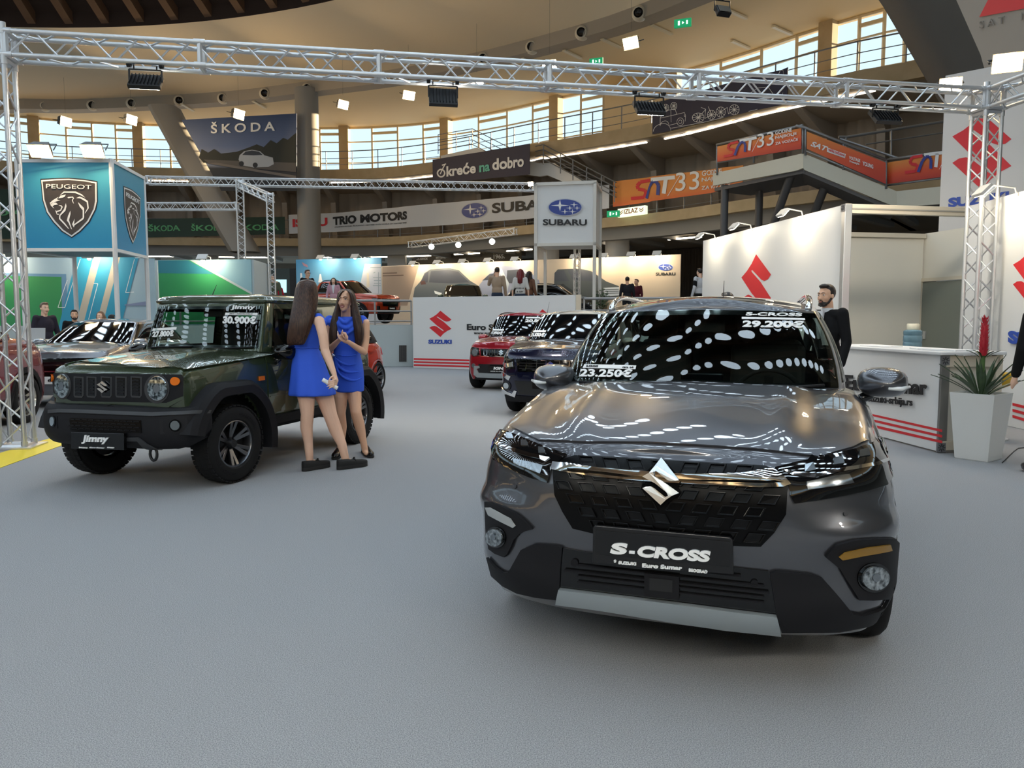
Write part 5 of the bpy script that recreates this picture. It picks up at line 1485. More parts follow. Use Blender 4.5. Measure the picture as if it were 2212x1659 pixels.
def build_body(name, F, m, parent, wheels=(), wr=.36, nu=150, nv=14, nl=7, vmax=2.0, skip=None):
    us = [((k / nu) ** 1.0) for k in range(nu + 1)]
    vs = [k / nv for k in range(nv + 1)] + [1 + (vmax - 1) * k / nl for k in range(1, nl + 1)]
    b = MB()
    for g in (1, -1):
        P = [[F(g * max(u, 1e-6), v) for v in vs] for u in us]
        idx = len(b.v); nc = len(vs)
        b.v += [tuple(p) for r in P for p in r]
        for i in range(nu):
            for j in range(nc - 1):
                c = (P[i][j] + P[i + 1][j + 1]) * .5
                if any((c.y - wy) ** 2 + (c.z - wz) ** 2 < (r_ or wr) ** 2 and abs(c.x) > .5 for wy, wz, r_ in wheels): continue
                if skip and skip((us[i] + us[i + 1]) / 2 * g, (vs[j] + vs[j + 1]) / 2, c): continue
                q = (idx + i * nc + j, idx + i * nc + j + 1, idx + (i + 1) * nc + j + 1, idx + (i + 1) * nc + j)
                b.f.append(q[::-1] if g > 0 else q)
    o = b.build(name, m, parent, smooth=35)
    w = o.modifiers.new('weld', 'WELD'); w.merge_threshold = .0004
    return o
M_tyre = mat('tyre_rubber', '161617', rough=.75, spec=.25)
M_alloy = mat('alloy_grey', 'a7a8aa', rough=.28, metal=1.0); M_alloyd = mat('alloy_dark', '2a2a2c', rough=.35, metal=.7)
M_chrome = mat('chrome', 'e6e8ea', rough=.06, metal=1.0)
M_gloss = mat('gloss_black', '050506', rough=.08, spec=.6)
M_clad = mat('cladding_black', '17171a', rough=.6, spec=.22)
M_dglass = mat('dark_car_glass', '06080a', rough=.03, spec=.75)
M_lensc = mat('lamp_lens', 'c8d2d8', rough=.05, metal=.85)
M_amber = mat('amber_lens', 'e0701c', rough=.12, spec=.7)
M_redl = mat('red_lens', 'b01818', rough=.12, spec=.7)
M_inter = mat('interior_dark', '17181a', rough=.8)
M_plate = mat('plate_black', '0b0b0c', rough=.15, spec=.5)
def wheel(parent, c, R, W, rr, sgn, spokes=5, twin=.16, face=M_alloy, steer=0.0, offroad=False, name='wheel', sw=.03, dish=.03):
    """tyre, rim and spokes; axle along local x, outer face towards sgn*x"""
    M = Matrix.Translation(V(c)) @ Matrix.Rotation(steer, 4, 'Z') @ Matrix.Rotation(sgn * pi / 2, 4, 'Y')
    h = W / 2
    b = MB()
    b.lathe([(rr, h * .80), (rr + .015, h * .96), (lerp(rr, R, .5), h), (R - .03, h * .93), (R - .008, h * .74), (R, h * .5), (R, -h * .5), (R - .008, -h * .74), (R - .03, -h * .93), (lerp(rr, R, .5), -h), (rr, -h * .8)], 56)
    if offroad:
        for k in range(44):
            a = 2 * pi * k / 44
            for s_ in (1, -1):
                q = Matrix.Rotation(a + s_ * .03, 4, 'Z')
                b.box((R - .008, 0, s_ * h * .72), (.012, .036, h * .42), q)
                b.box((R - .002, .012, s_ * h * .25), (.006, .034, h * .36), q)
    else:
        for z in (-h * .3, h * .3): b.lathe([(R + .001, z - .004), (R + .001, z + .004)], 40)
    t = b.build(name, M_tyre, parent, smooth=40, M=M)
    b = MB(); b.lathe([(rr + .004, h * .83), (rr - .006, h * .86), (rr - .016, h * .7), (rr - .02, h * .2), (rr - .03, -h * .8)], 48)
    b.build('rim', face, t, smooth=50)
    b = MB(); b.lathe([(0, h * .12), (rr - .03, h * .02), (rr - .03, -h * .4), (0, -h * .4)], 32); b.build('brake_disc', M_alloyd, t, smooth=40)
    b = MB(); zc = h * .55
    for k in range(spokes):
        for o in ((-twin / 2, twin / 2) if twin else (0,)):
            a0 = 2 * pi * k / spokes; a1 = a0 + o
            p0 = V((.05 * math.cos(a0 + o * .6), .05 * math.sin(a0 + o * .6), zc - dish)); p1 = V(((rr - .012) * math.cos(a1), (rr - .012) * math.sin(a1), h * .78))
            d = (p1 - p0).normalized(); s_ = V((-math.sin(a1), math.cos(a1), 0)) ; n = d.cross(s_)
            q = []
            for p, w in ((p0, sw * .85), (p1, sw)):
                q += [p - s_ * w / 2, p + s_ * w / 2, p + s_ * w / 2 - V((0, 0, .035)), p - s_ * w / 2 - V((0, 0, .035))]
            b.add(q, [(0, 1, 5, 4), (1, 2, 6, 5), (2, 3, 7, 6), (3, 0, 4, 7), (0, 3, 2, 1), (4, 5, 6, 7)])
    b.build('spokes', face, t, bevel=.004)
    b = MB(); b.lathe([(.0, zc + .012), (.034, zc + .01), (.045, zc - .01), (.06, zc - dish - .02)], 20); b.build('hub_cap', M_alloyd, t, smooth=50)
    return t
def arch_ring(parent, F, inv, cy_, cz, r0, r1, m, side, a0=-.25, a1=pi + .25, th=.018, name='wheel_arch_trim', n=26):
    pts = [(cy_ - r1 * math.cos(lerp(a0, a1, k / n)), cz + r1 * math.sin(lerp(a0, a1, k / n))) for k in range(n + 1)]
    pts += [(cy_ - r0 * math.cos(lerp(a1, a0, k / n)), cz + r0 * math.sin(lerp(a1, a0, k / n))) for k in range(n + 1)]
    return surf_patch(name, F, inv, pts, m, parent, off=-.004, th=th, sp=None)
def underbody(parent, L, W, z0=.22, z1=.7, y0=.35):
    b = MB(); b.box((0, (y0 + L - .3) / 2, (z0 + z1) / 2), (W, L - .3 - y0, z1 - z0)); return b.build('underbody', M_inter, parent)
def car_matrix(x, y, yaw): return Matrix.Translation((x, y, 0)) @ Matrix.Rotation(-yaw, 4, 'Z')
def glazing(H, parent, spec, m, frit=M_gloss, see=False):
    """spec: list of (name, u0, u1, v0, v1); returns predicate for the shell holes"""
    for nm, u0, u1, v0, v1 in spec:
        def rect(a, b_, c, d, off, th, mt, name, par, n=10, k=5):
            q = MB(); rows = []
            for i in range(n + 1):
                u = lerp(a, b_, i / n); rows.append([])
                for j in range(k + 1):
                    v = lerp(c, d, j / k); p = H(u, v); nn = surf_normal(H, u, v)
                    if nn.dot(p - V((0, 2.3, 1.0))) < 0: nn = -nn
                    rows[-1].append(p + nn * off)
            q.grid(rows)
            o = q.build(name, mt, par, smooth=True); return o
        g = rect(u0, u1, v0, v1, .006, 0, m, nm, parent, 24 if u0 < 0 < u1 else 10, 8)
        if frit is not None:
            fu = .012 * (1 if u0 < 0 < u1 else .7); fv = .06
            q = MB()
            for a, b_, c, d in ((u0, u1, v0, v0 + fv), (u0, u1, v1 - fv, v1), (u0, u0 + fu, v0 + fv, v1 - fv), (u1 - fu, u1, v0 + fv, v1 - fv)):
                rows = []
                n = 20 if b_ - a > .1 else 8
                for i in range(n + 1):
                    u = lerp(a, b_, i / n); rows.append([])
                    for j in range(5):
                        v = lerp(c, d, j / 4); p = H(u, v); nn = surf_normal(H, u, v)
                        if nn.dot(p - V((0, 2.3, 1.0))) < 0: nn = -nn
                        rows[-1].append(p + nn * .003)
                q.grid(rows)
            q.build('glass_border', frit, g, smooth=True)
def hole_fn(spec):
    return lambda u, v, c: any(a + .004 < u < b - .004 and v0 + .02 < v < v1 - .02 for _, a, b, v0, v1 in spec)
def on_car(M): 
    inv = M.inverted()
    return lambda p: inv @ V(p)
def car_words(s, F, inv, x0, x1, za, zb_, h, m, parent, shear=0.0, bold=.02, lift=.006, name='lettering', flip=1):
    def mp(x, z, l):
        t = lerp(za, zb_, (x - x0) / (x1 - x0)) + flip * z
        u, v = inv(x, t); p = F(u, v); n = surf_normal(F, u, v)
        if n.dot(p - V((0, 2, .6))) < 0: n = -n
        return p + n * l
    return lettering(s, x0, 0, x1 - x0, h, m, parent, name=name, shear=shear, bold=bold, depth=.003, lift=lift, mapper=mp)
def seat(parent, x, y, z=.62, m=M_inter, w=.46):
    b = MB(); b.box((x, y, z), (w, .5, .16)); b.box((0, 0, 0), (w, .14, .62), Matrix.Translation((x, y + .3, z + .36)) @ Matrix.Rotation(-.22, 4, 'X'))
    s = b.build('seat', m, parent, bevel=.05, seg=3)
    b = MB(); b.box((0, 0, 0), (.26, .1, .17), Matrix.Translation((x, y + .43, z + .79)) @ Matrix.Rotation(-.15, 4, 'X')); b.build('headrest', m, s, bevel=.035, seg=3)
    return s
def steering(parent, x, y, z):
    b = MB(); R = Matrix.Translation((x, y, z)) @ Matrix.Rotation(-1.15, 4, 'X')
    b.pipe([(.185 * math.cos(a), .185 * math.sin(a), 0) for a in np.linspace(0, 2 * pi, 29)[:-1]], .015, 8, closed=True, M=R)
    b.box((0, 0, 0), (.36, .05, .02), R); b.box((0, -.06, 0), (.05, .16, .02), R); b.ball((0, 0, 0), (.07, .07, .03), 12, R)
    return b.build('steering_wheel', M_inter, parent, smooth=50)
def door_mirror(parent, c, m, sgn, s=1.0, lamp=True):
    b = MB(); R = Matrix.Translation(V(c)) 
    rows = []
    for k in range(9):
        t = k / 8.0; y = lerp(-.11, .07, t) * s
        w = math.sin(min(1, (t + .03) * 1.35) * pi / 2) ** .7
        rows.append([(sgn * .012 * (1 - w) + .115 * s * w * math.copysign(abs(math.cos(a)) ** .75, math.cos(a)), y, .075 * s * w * math.copysign(abs(math.sin(a)) ** .75, math.sin(a))) for a in np.linspace(0, 2 * pi, 21)[:-1]])
    b.grid(rows, cv=True); b.f.append(tuple(range(19, -1, -1)))
    o = b.build('door_mirror', m, parent, smooth=60, M=R)
    b = MB(); b.prism([(.1 * s * math.cos(a), .062 * s * math.sin(a)) for a in np.linspace(0, 2 * pi, 21)[:-1]], .068 * s, .076 * s); b.build('mirror_glass', M_chrome, o)
    b = MB(); b.pipe([(-sgn * .05 * s, .02, -.06 * s), (-sgn * .12 * s, .04, -.10 * s), (-sgn * .2 * s, .06, -.11 * s)], .025 * s, 8); b.build('mirror_stalk', M_gloss, o, smooth=True)
    if lamp:
        b = MB(); b.pipe([(sgn * .01 * s, -.104 * s, -.02 * s), (sgn * .07 * s, -.085 * s, -.022 * s), (sgn * .115 * s, -.03 * s, -.015 * s)], [.008 * s, .012 * s, .007 * s], 8); b.build('mirror_lamp', mat('mirror_strip', 'd4d8da', rough=.2), o, smooth=True)
    return o
def wiper(parent, H, u0, u1, v0, v1):
    b = MB(); P = []
    for k in range(9):
        t = k / 8.; u, v = lerp(u0, u1, t), lerp(v0, v1, t); n = surf_normal(H, u, v)
        if n.z < 0: n = -n
        P.append(H(u, v) + n * .018)
    b.pipe(P, .009, 6); n = 4
    return b.build('wiper', M_clad, parent, smooth=True)
# ================================================================== the grey crossover in front
M_grey = mat('paint_grey', '5a5b60', rough=.3, metal=.8, coat=1.0, spec=.5)
M_autoglass = glass_mat('car_glass', (.60, .68, .64), 1.52)
YAW = math.radians(18.5)
Mc = car_matrix(.565, 2.85, YAW)
cx = thing('crossover_car', 'dark grey crossover parked front on at the right, nearest to the viewer', 'car', Mc)
toc = on_car(Mc)
SB = Body([(0, 0), (.25, .006), (.45, .03), (.62, .085), (.745, .17), (.82, .27), (.862, .42), (.882, .7), (.892, 1.15), (.893, 2.6), (.88, 3.4), (.84, 3.95), (.72, 4.18), (.5, 4.27), (0, 4.3)],
          [(-.1, .235), (.1, .235), (.5, .24), (1, .25), (3.6, .24), (4.4, .3)], [(-.1, .885), (.05, .90), (.2, .935), (.5, .985), (.9, 1.04), (1.25, 1.075), (2, 1.06), (3.5, 1.08), (4.4, 1.08)],
          [(0, .13), (.08, .06), (.2, .03), (.35, .02), (.55, .0), (.75, .004), (.88, .025), (.95, .055), (1, .11)],
          [(0, .07), (.15, .03), (.4, .0), (.65, .012), (.85, .04), (.94, .07), (1, .12)], crown=[(0, .015), (.3, .04), (.8, .06), (1.3, .045), (4.4, .05)])
_SB0 = SB
def sst(a, b, x):
    t = min(1.0, max(0.0, (x - a) / (b - a))); return t * t * (3 - 2 * t)
def SB(u, v):
    p = _SB0(u, v)
    if p.y < .75 and v <= 1:
        k = sst(.42, .70, abs(p.x)) * (1 - sst(.35, .75, p.y))
        d = .028 * math.exp(-((p.z - .655) / .05) ** 2) - .018 * math.exp(-((p.z - .77) / .05) ** 2) + .02 * math.exp(-((p.z - .40) / .07) ** 2)
        c = (1 - sst(.34, .5, abs(p.x))) * .018 * math.exp(-((p.z - .875) / .03) ** 2)
        p.y -= k * d * .8 + c; p.x += math.copysign(k * d * .5, p.x)
    elif v > 1:
        q = min(v, 2 - abs(v - 2)) - 1
        p.z += .014 * math.exp(-((q - .42) / .10) ** 2) * sst(.1, .4, p.y) * (1 - sst(1.1, 1.4, p.y)) - .010 * math.exp(-((q - .24) / .09) ** 2) * sst(.1, .4, p.y) * (1 - sst(1.1, 1.4, p.y))
    return p
wh = [(.93, .335, .385), (3.53, .335, .385)]
sh_spec = [('windscreen', -.262, .262, .03, .97)] + [q for g in (1, -1) for q in [('side_window', *(sorted((g * .31, g * .50))), .10, .90), ('side_window', *(sorted((g * .52, g * .70))), .10, .90), ('quarter_window', *(sorted((g * .72, g * .80))), .2, .85)]] + [('rear_window', -.0, .0, 0, 0)]
SH = House([(0, 1.13, 1.075), (.42, 1.16, 1.08), (.66, 1.27, 1.085), (.745, 1.42, 1.07), (.775, 1.9, 1.06), (.78, 2.8, 1.07), (.75, 3.5, 1.08), (.68, 3.85, 1.09), (.5, 3.97, 1.1), (0, 4.02, 1.1)],
           [(0, 1.74, 1.505), (.40, 1.78, 1.497), (.575, 1.86, 1.485), (.62, 1.97, 1.492), (.625, 2.4, 1.53), (.615, 3.0, 1.52), (.585, 3.4, 1.49), (.54, 3.6, 1.47), (.4, 3.66, 1.47), (0, 3.68, 1.475)], .03, .065)
spec = sh_spec[:-1]
build_body('body', SB, M_grey, cx, wh, nu=200, nv=22, nl=8, skip=lambda u, v, c: v > 1.02 and c.y > 1.3 and abs(c.x) < .66)
build_body('roof_and_pillars', SH, M_grey, cx, (), nu=200, nv=34, nl=8, skip=hole_fn(spec))
glazing(SH, cx, spec, M_autoglass, see=True)
TP = lambda p: proj(Mc @ p)
IV = Inv(SB, TP, (-.42, .42), (0.0, 2.0), 110, 70, eye=toc(CAMP))
def SP(name, pts, m, par=None, off=.002, th=.006, sp=14, **k): return surf_patch(name, SB, IV, pts, m, par or cx, off, th, sp, **k)
# bonnet panel
bonnet = SP('bonnet', [(1105, 924), (1163, 952), (1260, 956), (1392, 957), (1520, 964), (1640, 972), (1769, 988), (1842, 968), (1882, 948), (1884, 905), (1868, 865), (1838, 840), (1700, 838), (1530, 838), (1380, 833), (1240, 826), (1190, 855), (1140, 886)], M_grey, off=.001, th=.007, sp=10)
# grille
GR = [(1199, 1000), (1241, 986), (1320, 989), (1480, 999), (1649, 1008), (1673, 1014), (1703, 1050), (1700, 1063), (1697, 1111), (1672, 1150), (1643, 1180), (1582, 1178), (1440, 1165), (1280, 1151), (1238, 1141), (1216, 1105), (1199, 1069), (1195, 1022)]
grille = SP('grille', GR, mat('grille_satin', '040405', rough=.28, spec=.16), off=.001, th=.006)
def inside(p, poly):
    x, y = p; c = False; n = len(poly)
    for i in range(n):
        (x0, y0), (x1, y1) = poly[i], poly[(i + 1) % n]
        if (y0 > y) != (y1 > y) and x < (x1 - x0) * (y - y0) / (y1 - y0) + x0: c = not c
    return c
tiles = MB(); M_tile = mat('grille_gloss', '050506', rough=.18, spec=.25)
for r in range(9):
    for k in range(-8, 9):
        x = (k + (r % 2) * .5) * .094; z = .505 + r * .047
        g = 1 if x > 0 else -1
        quad = [(x - .036, z - .017), (x + .026, z - .017), (x + .044, z + .019), (x - .016, z + .019)]
        if g < 0: quad = [(2 * x - a, b) for a, b in quad]
        pp = [proj(Mc @ V((a, .0 + .1 * a * a, b))) for a, b in quad]
        cen = (sum(p[0] for p in pp) / 4, sum(p[1] for p in pp) / 4)
        if not all(inside((lerp(cen[0], p[0], 1.05), lerp(cen[1], p[1], 1.05)), GR) for p in pp): continue
        def S_(p, l):
            u, v = IV(*p); q = SB(u, v); n = surf_normal(SB, u, v)
            return q + (n if n.y < 0 else -n) * l
        inn = [(lerp(cen[0], p[0], .80), lerp(cen[1], p[1], .80)) for p in pp]
        vs = [S_(p, .006) for p in pp] + [S_(p, .019) for p in pp] + [S_(p, .019) for p in inn] + [S_(p, .009) for p in inn]
        tiles.add(vs, [(i, (i + 1) % 4, (i + 1) % 4 + 4, i + 4) for i in range(4)] + [(i + 4, (i + 1) % 4 + 4, (i + 1) % 4 + 8, i + 8) for i in range(4)] + [(i + 8, (i + 1) % 4 + 8, (i + 1) % 4 + 12, i + 12) for i in range(4)] + [(12, 13, 14, 15)])
tiles.build('grille_pattern', M_tile, grille, bevel=.0015)
# chrome bar
bar = SP('chrome_bar', [(1199, 1001), (1230, 1003), (1290, 1011), (1392, 1019), (1480, 1025), (1600, 1026), (1668, 1019), (1690, 1032), (1705, 1047), (1690, 1052), (1640, 1053), (1480, 1045), (1392, 1040), (1290, 1030), (1195, 1015)], M_chrome, off=.008, th=.016, sp=10)
SP('bar_groove', [(1230, 1011), (1392, 1028), (1480, 1034), (1670, 1038), (1690, 1043), (1480, 1039), (1392, 1034), (1232, 1018)], M_gloss, bar, off=.0245, th=.001, sp=12)
# emblem: chrome letter on a black backing
def px_on(F, inv, pts, l):
    out = []
    for p in pts:
        u, v = inv(*p); q = F(u, v); n = surf_normal(F, u, v); out.append(q + (n if n.y < 0 else -n) * l)
    return out
def emblem(F, inv, cx_, cy_, rx, ry, par, m=M_chrome, sk=.0, lift=.02, back=True, th=.012):
    if back:
        bk = [(0, 1.16), (1.12, .34), (1.06, .1), (.9, -.02), (1.12, -.36), (0, -1.16), (-1.12, -.34), (-1.06, -.1), (-.9, .02), (-1.12, .36)]
        surf_patch('emblem_back', F, inv, [(cx_ + x * rx, cy_ - z * ry + sk * x * rx) for x, z in bk], mat('emblem_black', '030303', rough=.6, spec=.05), par, lift - .014, .008, smooth=None)
    return surf_patch('emblem', F, inv, [(cx_ + x * rx, cy_ - z * ry + sk * x * rx) for x, z in SBADGE], mat('chrome_satin', 'd4d8da', rough=.22, metal=1.0), par, lift, th, smooth=None)
emblem(SB, IV, 1430, 1047, 39, 42, cx, sk=.08, lift=.03)
# headlights
HLL = [(1072, 939), (1083, 930), (1099, 934), (1163, 961), (1226, 985), (1212, 996), (1197, 1006), (1192, 1016), (1184, 1043), (1150, 1033), (1120, 1021), (1090, 1006), (1069, 993), (1065, 970)]
HLR = [(1673, 1013), (1720, 1001), (1769, 991), (1842, 973), (1884, 958), (1904, 940), (1920, 945), (1928, 962), (1930, 990), (1923, 1030), (1911, 1048), (1868, 1060), (1827, 1069), (1770, 1079), (1715, 1087), (1705, 1070), (1703, 1050)]
M_hl = mat('headlight_glass', '0b0c0e', rough=.04, spec=.8, coat=1.0)
M_drl = emis('daytime_lamp_glow', (.86, .94, 1.0), .55)
M_refl = mat('reflector', '8f959a', rough=.12, metal=.9)
hl = SP('headlight', HLL, M_hl, off=.003, th=.008, sp=9)
SP('light_strip', [(1071, 951), (1090, 962), (1120, 973), (1150, 982), (1190, 990), (1182, 996), (1150, 990), (1118, 981), (1088, 969), (1070, 958)], M_chrome, hl, off=.011, th=.003, sp=9)
for x, y in ((1105, 947), (1136, 962), (1173, 978)): SP('lamp_cell', [(x - 8, y - 8), (x + 4, y - 6), (x + 8, y + 6), (x - 7, y + 5)], M_refl, hl, off=.011, th=.006, sp=None)
SP('lower_reflector', [(1112, 992), (1150, 1000), (1176, 1007), (1170, 1024), (1140, 1012), (1115, 1003)], M_refl, hl, off=.011, th=.004, sp=9)
SP('light_spark', [(1168, 988), (1190, 992), (1180, 999), (1170, 995)], M_drl, hl, off=.014, th=.003, sp=None)
hl = SP('headlight', HLR, M_hl, off=.003, th=.008, sp=9)
SP('light_strip', [(1686, 1017), (1720, 1022), (1760, 1026), (1800, 1016), (1850, 1008), (1890, 1000), (1912, 990), (1914, 996), (1892, 1007), (1850, 1015), (1800, 1024), (1755, 1034), (1712, 1030)], M_chrome, hl, off=.011, th=.003, sp=9)
for x, y in ((1747, 1015), (1808, 1001), (1862, 984)): SP('lamp_cell', [(x - 10, y - 6), (x + 8, y - 11), (x + 13, y + 4), (x - 10, y + 8)], M_refl, hl, off=.011, th=.006, sp=None)
SP('lower_reflector', [(1740, 1042), (1800, 1030), (1830, 1026), (1840, 1044), (1790, 1052), (1742, 1058)], M_refl, hl, off=.011, th=.004, sp=9)
# fog lamp bezels
for L_, T_, (fx, fy, rx, ry), amb in (
    ([(1052, 1084), (1069, 1086), (1117, 1107), (1138, 1124), (1154, 1141), (1138, 1145), (1125, 1152), (1114, 1164), (1107, 1182), (1100, 1196), (1092, 1203), (1074, 1196), (1061, 1186), (1055, 1150)], [(1056, 1094), (1066, 1095), (1108, 1116), (1119, 1132), (1114, 1136), (1062, 1108)], (1078, 1159, 17, 20), False),
    ([(1781, 1201), (1793, 1186), (1805, 1174), (1842, 1165), (1890, 1161), (1927, 1160), (1935, 1171), (1934, 1220), (1929, 1277), (1914, 1291), (1880, 1294), (1851, 1294), (1839, 1274), (1823, 1248), (1811, 1226)], [(1807, 1198), (1820, 1187), (1870, 1176), (1914, 1171), (1917, 1186), (1860, 1195), (1814, 1205)], (1879, 1245, 27, 27), True)):
    bz = SP('fog_lamp_bezel', L_, M_clad, off=.002, th=.012, sp=9)
    SP('turn_lamp', T_, mat('amber_dim', 'a07a34', rough=.15, metal=.5) if amb else mat('clear_lamp', 'b9bcbc', rough=.12, metal=.4), bz, off=.015, th=.005, sp=8)
    SP('lamp_ring', ellipse(fx, fy, rx * 1.25, ry * 1.22, 28), M_gloss, bz, off=.014, th=.006, sp=None)
    fl_ = SP('fog_lamp', ellipse(fx, fy, rx, ry, 28), mat('fog_glass', 'b4bcc0', rough=.05, metal=.75, noise=(55, '4a5054', .15)), bz, off=.021, th=.008, sp=8)
    SP('lamp_core', ellipse(fx, fy - ry * .1, rx * .3, ry * .35, 16), M_refl, fl_, off=.029, th=.003, sp=None)
# cladding, lower grille, skid plate
SP('lower_grille', [(1217, 1182), (1260, 1190), (1440, 1208), (1660, 1232), (1676, 1322), (1211, 1266)], M_gloss, off=.001, th=.006)
sl = MB()
lg = SP('grille_slats', [(1222, 1227), (1660, 1275), (1661, 1279), (1222, 1231)], M_clad, off=.007, th=.014, sp=14)
for k, y in enumerate((1204, 1216, 1240, 1252)):
    a, b_ = (1250, 1650) if k else (1290, 1600)
    SP('slat', [(a, y), (b_, y + (b_ - a) * .112), (b_, y + (b_ - a) * .112 + 3), (a, y + 3)], M_clad, lg, off=.007, th=.010, sp=16)
SP('radar_cover', [(1394, 1232), (1468, 1240), (1468, 1290), (1394, 1282)], M_clad, lg, off=.008, th=.016, sp=12)
SP('radar_window', [(1405, 1242), (1454, 1247), (1454, 1274), (1405, 1269)], M_inter, lg, off=.0245, th=.002, sp=12)
for x, y in ((1243, 1213), (1629, 1257)): SP('parking_sensor', ellipse(x, y, 8, 8, 14), M_clad, lg, off=.008, th=.006, sp=None)
CL = [(1217, 1180), (1213, 1225), (1211, 1266), (1207, 1292), (1160, 1286), (1120, 1277), (1090, 1262), (1066, 1241), (1056, 1203), (1075, 1224), (1090, 1234), (1102, 1234), (1115, 1212), (1129, 1186), (1157, 1174), (1199, 1177)]
CR = [(1662, 1236), (1675, 1231), (1751, 1238), (1775, 1247), (1806, 1284), (1839, 1322), (1860, 1326), (1892, 1316), (1920, 1301), (1939, 1270), (1932, 1307), (1911, 1331), (1872, 1348), (1811, 1359), (1688, 1360), (1680, 1340), (1676, 1322)]
SP('lower_cladding', CL, M_clad, off=.002, th=.012, sp=10); SP('lower_cladding', CR, M_clad, off=.002, th=.012, sp=10)
M_skid = mat('skid_silver', 'aeb6b8', rough=.35, metal=.7)
SP('skid_plate', [(1211, 1268), (1300, 1279), (1440, 1296), (1560, 1312), (1676, 1326), (1686, 1362), (1560, 1349), (1440, 1332), (1300, 1310), (1204, 1297)], M_skid, off=.004, th=.020, sp=10)
for x, y in ((1112, 1051), (1826, 1110)): SP('parking_sensor', ellipse(x, y, 5, 5, 14), M_grey, off=.003, th=.002, sp=None)
# show plate
pc_ = SB(*IV(1432, 1190)); Mp_ = Mc @ Matrix.Translation((0, pc_.y - .035, 0)); Mp_i = Mc.inverted() @ Mp_
b = MB(); pq = [onplane(x, y, Mp_) for x, y in ((1282, 1138), (1286, 1134), (1577, 1160), (1583, 1166), (1585, 1240), (1280, 1216))]; b.prism(pq, -.008, .01)
pt = b.build('show_plate', mat('plate_frame', '111113', rough=.3), cx, M=Mp_i, bevel=.003)
b = MB(); b.prism([onplane(x, y, Mp_) for x, y in ((1288, 1143), (1576, 1168), (1576, 1222), (1288, 1196))], -.012, -.008); b.build('plate_face', M_plate, pt, M=Matrix())
Sp = lambda px, py, l=0.0: V((onplane(px, py, Mp_)[0], -.012 - l, onplane(px, py, Mp_)[1]))
px_words(Sp, 'S', 1319, 1354, 1193, 1195, 24, W_ink, pt, shear=.25, bold=.05, lift=.001); px_words(Sp, '-', 1361, 1373, 1192, 1193, 5, W_ink, pt, bold=.02, lift=.001)
px_words(Sp, 'CROSS', 1376, 1532, 1199, 1211, 24, W_ink, pt, shear=.25, bold=.05, lift=.001)
px_words(Sp, 'SUZUKI', 1338, 1376, 1215, 1218, 6, W_ink, pt, bold=.05, lift=.001); px_words(Sp, 'Euro Sumar', 1389, 1475, 1222, 1228, 8, W_ink, pt, bold=.04, lift=.001); px_words(Sp, 'BEOGRAD', 1489, 1529, 1231, 1235, 6, W_ink, pt, bold=.05, lift=.001)
px_shape(Sp, 'small_emblem', W_ink, [(1330 + 3.5 * x, 1210 - 4 * z) for x, z in SLOGO], pt, .001, sub=2)
# arches, wheels, underbody, mirrors, rails, wipers
for g in (1, -1):
    IS = Inv(SB, lambda p: (p.y, p.z), tuple(sorted((g * .08, g * .95))), (0, 1), 70, 24)
    for wy in (.93, 3.53):
        arch_ring(cx, SB, IS, wy, .335, .345, .42, M_clad, g)
        wheel(cx, (g * .79, wy, .335), .335, .215, .222, g, 5, .2, steer=0)
    surf_patch('sill_cladding', SB, IS, [(1.33, .25), (3.12, .25), (3.12, .40), (1.33, .40)], M_clad, cx, .001, .014, .12)
    for y0, y1 in ((1.42, 2.42), (2.44, 3.2)): surf_patch('door', SB, IS, [(y0, .42), (y1, .42), (y1, 1.0), (y0, 1.0)], M_grey, cx, .001, .006, .1)
    for y in (2.3, 3.1): surf_patch('door_handle', SB, IS, [(y - .1, .86), (y + .06, .86), (y + .06, .885), (y - .1, .885)], M_chrome, cx, .006, .03, .05)
underbody(cx, 4.3, 1.3, .24, .75)
m1 = toc(at(1194, 816, 4.32)); door_mirror(cx, m1, M_grey, -1, .98); m2 = toc(at(1908, 827, 3.78)); door_mirror(cx, m2, M_grey, 1, .98)
for g in (1, -1):
    b = MB(); P = [SH(g * lerp(.30, .72, k / 12.), 1.06) for k in range(13)]
    b.pipe([p + V((0, 0, .004 + .045 * min(1, 4 * t * (1 - t) * 1.6))) for p, t in zip(P, [k / 12. for k in range(13)])], .016, 8, flat=1.2); b.build('roof_rail', M_chrome, cx, smooth=True)
wiper(cx, SH, -.19, .05, .0, .05); wiper(cx, SH, .015, .20, -.0, .03)
b = MB(); pa = SH(.0001, 1.0); a0 = toc(at(1577, 640, 6.0)); b.tube((.02, 3.3, 1.53), (.02, 3.36, 1.74), .005, 6, .002); b.build('antenna', M_black, cx)
# cabin
b = MB(); rows = [[(x, y, z) for x in np.linspace(-.68, .68, 7)] for y, z in ((1.3, 1.02), (1.5, 1.06), (1.72, 1.03), (1.82, .92), (1.8, .7))]; b.grid(rows); b.build('dashboard', M_inter, cx, smooth=50)
b = MB(); b.box((0, 1.72, 1.06), (.24, .03, .14)); b.build('centre_screen', mat('screen_dark', '0c0e12', rough=.1), cx, bevel=.01)
steering(cx, .37, 1.9, .98)
M_seat = mat('seat_black', '1a1b1d', rough=.8)
for x in (-.36, .36): seat(cx, x, 2.05, .62, M_seat)
for x in (-.4, 0, .4): seat(cx, x, 2.95, .62, M_seat, .4)
b = MB(); b.box((0, 1.86, 1.40), (.23, .035, .075)); b.tube((0, 1.85, 1.42), (0, 1.84, 1.5), .012, 6); b.build('interior_mirror', M_inter, cx, bevel=.012)
b = MB(); b.box((0, 2.7, .45), (1.45, 2.9, .1)); b.build('cabin_floor', M_inter, cx)
b = MB()
for g in (-1, 1): b.box((g * .77, 2.6, .8), (.03, 2.6, .5))
b.build('door_lining', M_inter, cx)
